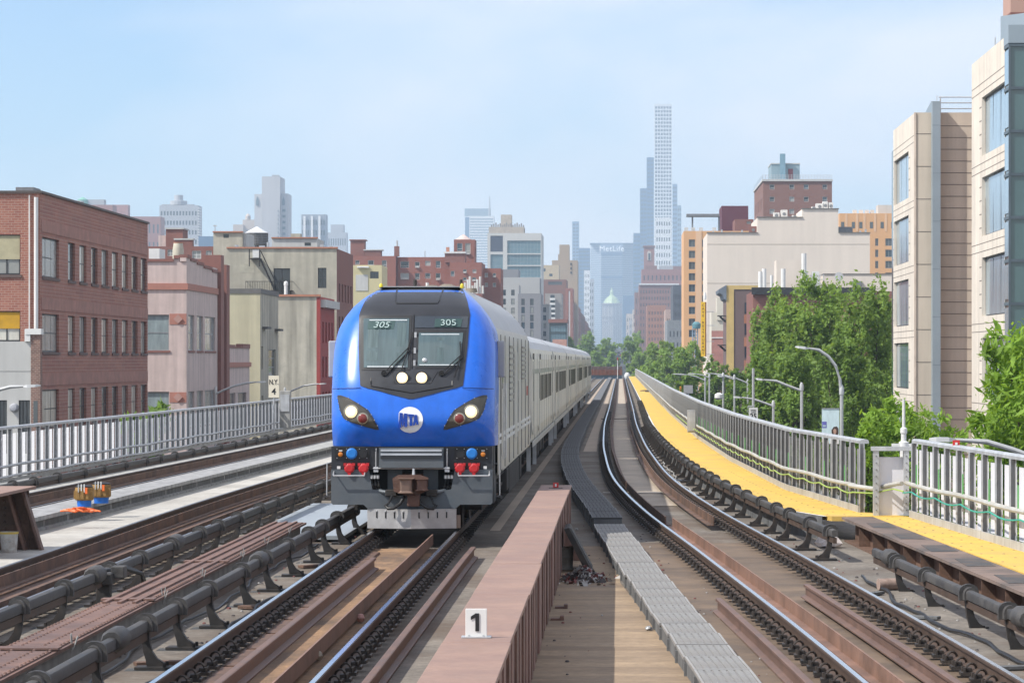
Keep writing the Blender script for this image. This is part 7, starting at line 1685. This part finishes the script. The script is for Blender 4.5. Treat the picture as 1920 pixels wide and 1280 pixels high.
# ================================================================== street lamps, signs, small things by the street
lamp_m = M('lamp_pole_grey', (.48, .49, .49), .5, .3, .08, 2); head_m = M('lamp_head_white', (.66, .67, .67), .45, .1, .05)
def lamp(label, px, Y, top, apts, head, r=.085, group='street lamps along the viaduct', head_len=.75, base=True):
    """px: pole column, top: row of the pole top, apts: rows/columns of the arm, head: (column, row) of the luminaire tip"""
    x = PX(px, Y); t = thing('street_lamp', label, 'street lamp', (x, Y, STREET), group)
    MB().tube([(x, Y, STREET), (x, Y, STREET + 1.2), (x, Y, PZ(top, Y))], [r * 1.5, r * 1.1, r * .85], 10).build('pole', lamp_m, t, True)
    MB().lathe([(r * 1.2, -.1), (r * 1.2, .15), (r * .5, .3)], 10, (x, Y, PZ(top, Y))).build('pole_cap', lamp_m, t, True)
    pts = [(PX(a, Y), Y - .02 * k, PZ(b_, Y)) for k, (a, b_) in enumerate(apts)]
    MB().tube(pts, [.065] * (len(pts) - 1) + [.04], 8).build('arm', lamp_m, t, True)
    e = Vector(pts[-1]); tip = Vector((PX(head[0], Y), Y - .05, PZ(head[1], Y))); d = tip - e
    m1, m2 = e + d * .25, e + d * .75
    hd = MB()
    for (p, w, hh) in ((e, .06, .05), (m1, .14, .09), (m2, .15, .08), (tip, .08, .04)):
        for (sy, sz) in ((-1, -.6), (1, -.6), (1, .6), (-1, .6)): hd.v.append((p.x, p.y + sy * w, p.z + sz * hh))
    for k in range(3):
        for j in range(4): hd.f.append((k * 4 + j, k * 4 + (j + 1) % 4, k * 4 + 4 + (j + 1) % 4, k * 4 + 4 + j))
    hd.f += [(3, 2, 1, 0), (12, 13, 14, 15)]
    hd.build('lamp_head', head_m, t)
    return t
lamp('tall street lamp with high curved arm carrying the street banner', 1578, 125, 735, [(1577, 735), (1575, 712), (1567, 686), (1553, 668), (1535, 656), (1516, 653)], (1491, 650))
lamp('street lamp with short slanting arm left of the banner lamp', 1503, 152, 728, [(1502, 732), (1475, 722), (1455, 714), (1432, 712)], (1417, 710))
lamp('low street lamp with arm beside the speed limit sign', 1450, 175, 760, [(1449, 761), (1430, 754), (1412, 748), (1391, 745)], (1375, 744))
lamp('street lamp carrying cameras between tree and fence', 1356, 215, 706, [(1356, 708), (1356.5, 706)], (1345, 704.5))
lamp('street lamp behind the camera lamp with right-leaning arm', 1377, 240, 709, [(1377, 712), (1362, 706), (1352, 703)], (1340, 700))
lamp('thin distant street lamp with long arm, second from the far fence end', 1402, 260, 717, [(1402, 718), (1380, 709), (1352, 702), (1331, 700)], (1320, 699))
lamp('most distant street lamp on the right, arm over the fence', 1322, 320, 712, [(1322, 713), (1305, 706), (1288, 702)], (1261, 700.5))
lamp('distant street lamp with low arm above the grey cabinet', 1330, 290, 706, [(1330, 708), (1318, 703), (1306, 701)], (1290, 700))
lamp('near street lamp head reaching over the right fence from the right edge', 1990, 74, 872, [(1990, 874), (1950, 862), (1900, 843), (1850, 828), (1790, 824)], (1742, 823))
lamp('left street lamp reaching in from the left edge before the pale annex', -90, 110, 760, [(-90, 760), (-40, 742), (0, 730), (20, 725), (45, 724)], (76, 722.5), group='street lamps on the left')
lamp('left street lamp with dark arm in front of the pink block', 404, 185, 733, [(405, 738), (420, 731), (440, 723), (462, 718), (480, 716)], (499, 715.5), group='street lamps on the left')
lamp('left street lamp partly hidden by the fence, nearest the locomotive', 534, 240, 733, [(535, 738), (550, 731), (570, 723), (590, 720), (598, 719.5)], (612, 719), group='street lamps on the left')
# hanging banner
Yn_ = 125.0
s = thing('street_banner', 'pale blue printed banner hanging from the tall street lamp', 'banner', (PX(1558, Yn_), Yn_, PZ(832, Yn_)))
x0, x1 = PX(1541, Yn_), PX(1573.5, Yn_)
MB().box(x0, x1, Yn_, Yn_ + .02, PZ(832, Yn_), PZ(766, Yn_)).build('cloth', M('banner_print', (.62, .76, .79), .7, 0, .16, 2.5, stretch=(2, 1, .6)), s)
MB().box(x0, x1, Yn_ - .02, Yn_ + .04, PZ(766.5, Yn_), PZ(765, Yn_)).build('rod', galv, s)
def bpoly(name, mat, pts, d): MB().prism([(PX(a, Yn_), PZ(b_, Yn_)) for a, b_ in pts], 'y', Yn_ - d, Yn_ - d + .003).build(name, mat, s)
bpoly('printed_dress', M('print_white', (.72, .68, .64), .7), [(1556, 832), (1558, 816), (1563, 809), (1570, 808), (1573, 815), (1573, 832)], .004)
bpoly('printed_hair', M('print_brown', (.07, .04, .03), .7), [(1560, 818), (1559, 806), (1563, 800), (1569, 799), (1572, 803), (1572, 812), (1569, 819), (1566, 810)], .008)
bpoly('printed_face', M('print_skin', (.52, .32, .24), .7), [(1563, 812), (1562, 806), (1565, 803), (1568, 805), (1568, 810), (1566, 814)], .012)
bpoly('printed_square', M('print_violet', (.16, .16, .50), .7), [(1541.5, 802), (1541.5, 790), (1550, 790), (1550, 802)], .004)
bpoly('printed_square_inner', M('print_pale', (.5, .62, .70), .7), [(1543, 800), (1543, 796.5), (1548.6, 796.5), (1548.6, 800)], .008)
bpoly('printed_floor', M('print_cream', (.62, .55, .48), .7), [(1541, 832), (1541, 822), (1552, 818), (1555, 832)], .0042)
# speed limit sign
Yg_ = 165.0
s = thing('speed_limit_sign', 'white speed limit 25 sign on a pole between the street lamps', 'sign', (PX(1412, Yg_), Yg_, STREET))
MB().box(PX(1404, Yg_), PX(1421, Yg_), Yg_, Yg_ + .02, PZ(791, Yg_), PZ(764, Yg_)).build('board', white_m, s)
text('lettering', '25', .36, black_m, (PX(1412.5, Yg_), Yg_ - .01, PZ(780, Yg_)), s, bold=.006)
text('lettering', 'SPEED', .11, black_m, (PX(1412.5, Yg_), Yg_ - .01, PZ(769, Yg_)), s); text('lettering', 'LIMIT', .11, black_m, (PX(1412.5, Yg_), Yg_ - .01, PZ(773, Yg_)), s)
MB().tube([(PX(1412.5, Yg_), Yg_ + .1, STREET), (PX(1412.5, Yg_), Yg_ + .1, PZ(690, Yg_))], .07, 8).build('pole', lamp_m, s, True); MB().box(PX(1402, Yg_), PX(1413, Yg_), Yg_ + .03, Yg_ + .12, PZ(762.5, Yg_), PZ(760, Yg_)).build('bracket', lamp_m, s)
s = thing('traffic_camera', 'white dome camera with orange signal on the lamp beside the far fence', 'camera', (PX(1352, 214), 214, PZ(770, 214)))
MB().lathe([(.16, 0), (.3, .12), (.3, .35), (.1, .48)], 12, (PX(1348, 214), 214, PZ(749, 214))).build('dome', white_m, s, True); MB().tube([(PX(1348, 214), 214, PZ(740, 214)), (PX(1356, 214), 214.6, PZ(740, 214))], .06, 6).build('bracket', galv, s)
MB().box(PX(1345.5, 214), PX(1351, 214), 213.9, 214.2, PZ(772, 214), PZ(764, 214)).build('signal_box', M('orange_signal', (.75, .16, .04), .5), s); MB().box(PX(1345.5, 214), PX(1351, 214), 213.9, 214.2, PZ(763.6, 214), PZ(758, 214)).build('signal_hood', black_m, s)
s = thing('grey_cabinet', 'plain grey street cabinet on a post above the far right fence', 'cabinet', (PX(1290, 300), 300, STREET))
MB().box(PX(1282, 300), PX(1299, 300), 300, 300.6, PZ(737, 300), PZ(722, 300)).build('case', M('grey_cabinet', (.33, .33, .34), .6), s); MB().tube([(PX(1290, 300), 300.3, STREET), (PX(1290, 300), 300.3, PZ(737, 300))], .12, 6).build('post', galv, s)
s = thing('traffic_light', 'small orange and black traffic light left of the grey cabinet', 'traffic light', (PX(1276, 305), 305, STREET))
MB().box(PX(1274.4, 305), PX(1277.6, 305), 305, 305.3, PZ(737, 305), PZ(724, 305)).build('housing', M('signal_yellow', (.70, .40, .04), .5), s); MB().tube([(PX(1276, 305), 305.1, STREET), (PX(1276, 305), 305.1, PZ(737, 305))], .09, 6).build('post', galv, s)
for py in (727, 731): MB().lathe([(.07, 0), (.05, -.04)], 10, (PX(1276, 305), 305, PZ(py, 305)), 'y').build('lens', red_m if py < 730 else black_m, s)

# ================================================================== things on the deck
def dk_pt(px, py, z=DECK):
    Y = F * (H - z) / (py - VY); return PX(px, Y), Y
# steel end frame of the other platform at the left edge
t = thing('platform_end_frame', 'dark brown riveted steel frame with sloping braces at left edge', 'steel frame', (-11.5, 55, DECK))
Yf_ = 54.2
MB().box(PX(-130, Yf_), PX(62, Yf_) , Yf_ - 3.2, Yf_ + .3, PZ(912, Yf_) - .05, PZ(912, Yf_)).build('top_plate', pink_steel, t)
MB().box(PX(-130, Yf_), PX(58, Yf_), Yf_ - .2, Yf_ - .15, DECK, PZ(912, Yf_) - .05).build('web', rust_br, t)
def slope(a0, a1, y, name='brace'):
    MB().prism([(PX(a0, Yf_), PZ(917, Yf_)), (PX(a0 + 5, Yf_), PZ(917, Yf_)), (PX(a1 + 5, Yf_), DECK), (PX(a1, Yf_), DECK)], 'y', y - .22, y - .002).build(name, pink_dark, t)
slope(20, 52, Yf_ - .2); slope(48, 82, Yf_ - .2)
MB().prism([(PX(22, Yf_), PZ(917, Yf_)), (PX(50, Yf_), PZ(917, Yf_)), (PX(82, Yf_), DECK), (PX(53, Yf_), DECK)], 'y', Yf_ - .15, Yf_ - .10).build('gusset_plate', rust_br, t)
rv = MB()
for k in range(7):
    for a in (40, 12): rv.lathe([(.028, 0), (.018, -.022)], 8, (PX(a + k * 2.0 * (a > 20), Yf_), Yf_ - (.15 if a > 20 else .2), PZ(925 + k * 13, Yf_)), 'y')
tag(rv.build('rivets', rust_br, t), kind='stuff')
def bucket(label, x, y, r, h, mat, rimm, z=DECK):
    t = thing('bucket', label, 'bucket', (x, y, z), 'buckets on the deck')
    MB().lathe([(r * .84, .0), (r * .88, .02), (r, h), (r * .95, h), (r * .82, .04)], 20, (x, y, z + .002)).build('pail', mat, t, True)
    MB().lathe([(r * 1.05, h * .90), (r * 1.06, h), (r * .97, h), (r * .97, h * .9)], 20, (x, y, z + .002)).build('rim', rimm, t, True)
    MB().tube([(x - r, y, z + h * .85), (x - r * .5, y - r * .8, z + h * .62), (x + r * .3, y - r, z + h * .55), (x + r, y - .0, z + h * .85)], .006, 4).build('handle', galv, t)
wb_ = M('dirty_white_plastic', (.60, .585, .55), .5, 0, .1, 5, stain=(.25, .19, .14), stain_s=5, stain_amt=.6)
by_ = 53.2; bx_ = PX(17, by_)
bucket('dirty white bucket with a yellow rim at the left edge', bx_, by_, .155, .36, wb_, M('yellow_rim', (.62, .46, .10), .5))
bx_, by_ = dk_pt(1058, 1068)
bucket('rust-stained white bucket standing against the pink beam', bx_, by_ + .1, .15, .36, wb_, wb_)
# tool buckets on the curb
tanb = M('tan_canvas', (.26, .15, .045), .8, 0, .3, 12, bump=.3, bs=40); blueb = M('blue_plastic', (.01, .14, .55), .4)
CZ = DECK + .30
for lab, px, py, w in (('nearer blue tool bucket with tan pocket wrap on the concrete curb', 158, 949, .17), ('farther blue tool bucket with tan pocket wrap and black lid', 190, 943, .18)):
    Y = F * (H - CZ) / (py - VY); x = PX(px, Y)
    t = thing('tool_bucket', lab, 'bucket', (x, Y, CZ), 'tool buckets')
    MB().lathe([(w * .85, .002), (w, .38)], 18, (x, Y, CZ)).build('pail', blueb, t, True)
    wr = MB().lathe([(w * 1.05, .13), (w * 1.16, .16), (w * 1.14, .37), (w * 1.04, .40)], 18, (x, Y, CZ)).build('pocket_wrap', tanb, t, True)
    MB().lathe([(w * 1.05, .40), (w * 1.08, .42), (w * .7, .44)], 18, (x, Y, CZ)).build('lid', black_m, t, True)
    for k in range(5):
        a = -2.6 + k * .5; MB().box(x + math.cos(a) * w * 1.16 - .03, x + math.cos(a) * w * 1.16 + .03, Y + math.sin(a) * w * 1.16 - .02, Y + math.sin(a) * w * 1.16 + .02, CZ + .16, CZ + .33).build('pocket', tanb, wr)
    MB().box(x + w * .3, x + w * .3 + .05, Y - w * 1.25, Y - w * 1.2, CZ + .27, CZ + .40).build('orange_tool', M('orange_plastic', (.80, .16, .03), .5), t)
    for k in range(3): MB().tube([(x - w * .5 + k * .06, Y - w * 1.2, CZ + .3), (x - w * .5 + k * .06, Y - w * 1.18, CZ + .47)], .012, 6).build('hand_tool', white_m if k else galv, t)
x, Y = PX(136, 61), 61.0
rr_ = random.Random(6); pts = [(x - .12 + .20 * math.cos(k * 1.45) * rr_.uniform(.5, 1) + .014 * k, Y - .1 + .16 * math.sin(k * 1.2) * rr_.uniform(.5, 1), CZ + .025 + rr_.uniform(0, .10) * (1 - abs(k - 20) / 26)) for k in range(40)]
tag(MB().tube(pts, .017, 6).build('extension_cord', M('orange_plastic', (.80, .16, .03)), None, True), 'heap of orange cord lying on the curb beside the tool buckets', 'cord')
# debris pile beside the beam
dx_, dy_ = dk_pt(1096, 1088)
cols = [M('paint_flake_grey', (.32, .31, .30), .8), M('paint_flake_dark', (.07, .06, .06), .8), M('paint_flake_red', (.17, .055, .05), .8), M('paint_flake_pale', (.50, .48, .46), .8)]
t = thing('debris_pile', 'pile of grey and dark red paint flakes beside the pink beam', 'debris', (dx_, dy_, DECK))
for q, m_ in enumerate(cols):
    b = MB()
    for k in range(150):
        r = abs(random.gauss(0, .5)); a = random.uniform(0, 6.28); x = dx_ + max(-.62, r * math.cos(a) * .40); y = dy_ + r * math.sin(a) * 1.1; hh = max(0, .20 * (1 - r * 1.1)); z = DECK + .012 + random.random() * hh
        s_ = random.uniform(.02, .06); v1 = Vector((random.gauss(0, 1), random.gauss(0, 1), random.gauss(0, .5))).normalized() * s_; v2 = v1.cross(Vector((random.gauss(0, 1), random.gauss(0, 1), random.gauss(0, 1)))).normalized() * s_ * random.uniform(.4, 1)
        c_ = Vector((x, y, z)); b.quad(tuple(c_ - v1 - v2), tuple(c_ + v1 - v2), tuple(c_ + v1 + v2), tuple(c_ - v1 + v2))
    tag(b.build('paint_flakes', m_, t), kind='stuff')
# small scattered litter and stones over the deck
lit = [MB() for _ in range(3)]
for k in range(420):
    zone = random.random(); y = random.uniform(27, 62)
    if zone < .35: x = t4(y) + random.uniform(1.0, 2.1)
    elif zone < .6: x = random.uniform(-5.6, -4.6)
    elif zone < .75: x = random.uniform(-7.1, -6.4)
    elif zone < .9: x = t4(y) + random.uniform(-1.7, -1.0)
    else: x = random.uniform(-.9, -.2)
    s_ = random.uniform(.008, .028) * (1 if random.random() < .92 else 1.7); b = lit[k % 3]
    b.lathe([(s_, 0), (s_ * .8, s_ * .5), (s_ * .3, s_ * .7)], 5, (x, y, DECK + .012))
for b, m_, nm in zip(lit, (cols[1], cols[2], cols[0]), ('dark', 'reddish', 'pale')): tag(b.build('gravel_litter', m_), '%s grit and litter strewn between the tracks' % nm, 'litter', kind='stuff')
# single objects lying about
x, Y = dk_pt(1667, 1106)
o = MB().tube([(x - .16, Y - .05, DECK + .09), (x + .16, Y + .03, DECK + .09)], .085, 14).build('fallen_can', M('rusty_white_can', (.36, .27, .23), .7, 0, .3, 8, stain=(.18, .10, .07), stain_s=6), None, True); tag(o, 'rusty cylindrical can lying on its side by the right third rail', 'can')
x, Y = dk_pt(1216, 980, DECK)
for px, py, nm, lab in ((596, 1238, 'stone_ball', 'pale round stone ball inside the locomotive track, nearest the camera'), (676, 1166, 'stone_ball', 'reddish round ball beside the steel angle inside the locomotive track')):
    x, Y = dk_pt(px, py, -.24); o = MB().lathe([(.004, -.055), (.035, -.045), (.055, 0), (.035, .045), (.004, .055)], 14, (x, Y, -.185)).build(nm, M('ball_' + ('grey' if py > 1200 else 'pink'), (.34, .29, .23) if py > 1200 else (.45, .25, .22), .7, 0, .25, 20), None, True); tag(o, lab, 'ball')
x, Y = dk_pt(1555, 985, 0)
def crumple(name, r, hgt, c, mat, seed):
    rr = random.Random(seed); b = MB()
    for k, (q, hh) in enumerate(((.3, 0), (.9, .12), (1, .45), (.75, .8), (.25, 1))):
        for j in range(11):
            a = 2 * math.pi * j / 11; f_ = q * rr.uniform(.7, 1.15); b.v.append((c[0] + r * f_ * math.cos(a), c[1] + r * f_ * math.sin(a), c[2] + hgt * max(0, hh + rr.uniform(-.1, .1) * (k > 0))))
    for k in range(4):
        for j in range(11): b.f.append((k * 11 + j, k * 11 + (j + 1) % 11, k * 11 + 11 + (j + 1) % 11, k * 11 + 11 + j))
    b.f += [tuple(range(10, -1, -1)), tuple(range(44, 55))]
    return b.build(name, mat)
o = crumple('white_bag', .24, .20, (3.72, 54.6, DECK + .01), M('white_plastic_bag', (.62, .56, .53), .6, 0, .2, 8), 4); tag(o, 'crumpled white bag beside the end of the right third rail', 'bag')
x, Y = dk_pt(615, 1000)
t = thing('track_cable_box', 'black cable terminal with hoses beside the left third rail', 'cable terminal', (-6.95, 41.2, DECK))
MB().box(-6.98, -6.80, 40.9, 41.1, DECK, DECK + .34).build('post', black_iron, t, bevel=.01); MB().box(-7.02, -6.76, 40.85, 41.15, DECK + .34, DECK + .50).build('cap', cover_m, t, bevel=.02); MB().box(-6.80, -6.62, 41.0, 41.25, DECK + .42, DECK + .58).build('box', cover_m, t, bevel=.015)
for k in range(3): MB().tube([(-6.9, 41.1, DECK + .45 + .03 * k), (-6.7, 41.5 + .1 * k, DECK + .52), (-6.55, 42.0, DECK + .42), (-6.6, 42.6 + .2 * k, DECK + .1), (-6.7, 43.4, DECK + .03)], .03, 7).build('cable', black_m, t, True)
for lab, (px, py) in {'upper': (1063, 1140), 'lower': (1056, 1162)}.items():
    x, Y = dk_pt(px, py); o = MB().box(x - .16, x - .04, Y - .09, Y + .07, DECK + .005, DECK + .03).box(x - .039, x + .01, Y - .10, Y + .09, DECK + .005, DECK + .06).build('steel_bracket', pink_dark); tag(o, '%s small rusty steel bracket lying beside the pink beam' % lab, 'bracket', 'rusty brackets by the beam')
x, Y = dk_pt(1216, 1182)
o = crumple('clear_wrapper', .05, .05, (x, Y, DECK + .01), M('clear_plastic', (.30, .31, .32), .25), 9); tag(o, 'small crumpled clear plastic wrapper left of the pale grating walkway', 'wrapper')
t = thing('leaning_channel', 'dark steel channel leaning against the far end of the pink beam', 'steel channel', (-.7, 52, DECK))
MB().prism([(BR + .02, .38), (BR + .10, .40), (BR + .46, DECK + .02), (BR + .36, DECK + .01)], 'y', 48.2, 49.6).build('web', black_iron, t); MB().prism([(BR + .10, .405), (BR + .14, .39), (BR + .50, DECK + .02), (BR + .46, DECK + .022)], 'y', 48.2, 48.3).build('flange', conc_dark, t)
# cross cables and dark pit near the curve
t = thing('drain_box', 'black rectangular drain pit beside the right third rail on the curve', 'drain', (1.95, 88, DECK))
MB().box(t4(84) + .95, t4(84) + 1.5, 83.4, 84.6, DECK + .006, DECK + .05).build('rim', black_iron, t); MB().box(t4(84) + 1.0, t4(84) + 1.45, 83.5, 84.5, DECK + .051, DECK + .06).build('grate', black_m, t)
for lab, y in (('near', 76.0), ('far', 172.0)):
    f_ = MB().tube([(t4(y) - 1.1, y, DECK + .05), (t4(y) - .75, y + .15, DECK + .04), (t4(y) + .1, y + .1, DECK + .05), (t4(y) + .75, y, DECK + .05), (t4(y) + 1.1, y - .1, DECK + .06)], .02, 5).build('cross_cable', M('pale_cable', (.5, .48, .45), .6) if lab == 'near' else black_m, None, True); tag(f_, '%s cable crossing under the curving track rails' % lab, 'cable')

# loose cables and scrap between the tracks
def cable(label, x0, y0, y1, amp, seed, r=.022, fx_=None, mat=None):
    rr = random.Random(seed); ph = rr.uniform(0, 6); pts = []
    y = y0
    while y < y1:
        bx = (fx_(y) if fx_ else 0) + x0; pts.append((bx + amp * math.sin(y * .55 + ph) + amp * .5 * math.sin(y * 1.7 + ph * 2), y, DECK + .03 + .02 * abs(math.sin(y * 2.3 + ph)))); y += .4
    tag(MB().tube(pts, r, 6).build('loose_cable', mat or black_m, None, True), label, 'cable', 'loose cables on the deck')
cable('black cable snaking along the foot of the front left third rail', -4.75, 24, 52, .10, 3)
cable('thin black cable lying between riveted girder and front third rail', -5.45, 26, 55, .08, 5, .016)
cable('black cable lying along the near right third rail', 1.45, 24, 47, .10, 8, .024, t4)
cable('thin grey cable lying beside the right rail of the curving track', 1.12, 50, 100, .05, 11, .016, t4, conc_m)
cable('black cable lying beside the left third rail of the rusty track', 1.62, 30, 60, .06, 14, .02, t2)
for k, (x, y, a, L, lab) in enumerate(((-4.95, 33.5, .4, .7, 'nearest'), (-4.85, 41.0, -.3, .5, 'middle'), (-4.9, 49.3, .8, .6, 'farthest'))):
    o = MB().box(-L / 2, L / 2, -.07, .07, 0, .045).build('scrap_plank', rust_br, None, bevel=.006, loc=(x, y, DECK + .012)); o.rotation_euler = (0, 0, a); tag(o, '%s scrap wood plank lying beside the front left third rail' % lab, 'plank', 'scrap planks')
for k, (y, L, a, lab) in enumerate(((33.0, .5, .3, 'nearest'), (39.5, .6, -.5, 'middle'), (43.5, .4, 1.0, 'farthest'))):
    o = MB().box(-L / 2, L / 2, -.06, .06, 0, .04).build('scrap_plank', conc_dark, None, bevel=.006, loc=(t4(y) + 1.3, y, DECK + .012)); o.rotation_euler = (0, 0, a); tag(o, '%s dark scrap plank lying beside the near right third rail' % lab, 'plank', 'scrap planks')

# a few vehicles far down the avenue
def far_car(label, px, py_, Y, col):
    x = PX(px, Y); z = gz(Y) + .32; m_ = M('car_paint_' + label.split()[1], col, .35, 0, 0, coat=.4)
    t = thing('distant_car', label, 'car', (x, Y, z), 'cars far down the avenue')
    MB().prism([(-.9, .3), (.9, .3), (.92, .8), (.86, .95), (-.86, .95), (-.92, .8)], 'y', -2.2, 2.2).build('body', m_, t, loc=(x, Y, z)); MB().prism([(-.8, .95), (.8, .95), (.62, 1.45), (-.62, 1.45)], 'y', -1.3, 1.2).build('cabin', GLASSES[0], t, loc=(x, Y, z))
    for sx in (-.8, .8):
        for sy in (-1.4, 1.4): MB().lathe([(.32, -.1), (.32, .1)], 12, (0, 0, 0), 'x').build('wheel', black_m, t, loc=(x + sx, Y + sy, z + .32))
far_car('distant white car on the avenue between the trees', 1162, 668, 1900, (.7, .7, .7)); far_car('distant red car on the avenue between the trees', 1164, 664, 2050, (.5, .04, .03)); far_car('distant black car on the avenue between the trees', 1160, 660, 2200, (.03, .03, .035)); far_car('distant silver car highest on the avenue slope', 1163, 656, 2450, (.45, .46, .48))

# ================================================================== haze: one even box of air round everything
hz_m = bpy.data.materials.new('haze_air'); hz_m.use_nodes = True
n = hz_m.node_tree.nodes; l = hz_m.node_tree.links; n.clear()
o_ = n.new('ShaderNodeOutputMaterial'); v_ = n.new('ShaderNodeVolumePrincipled')
v_.inputs['Color'].default_value = (.64, .82, 1.0, 1); v_.inputs['Density'].default_value = 1.55e-4; v_.inputs['Anisotropy'].default_value = .25
l.new(v_.outputs[0], o_.inputs['Volume'])
tag(MB().box(-2650, 2650, -300, 7650, STREET - 1.5, 470).build('haze', hz_m), kind='stuff')
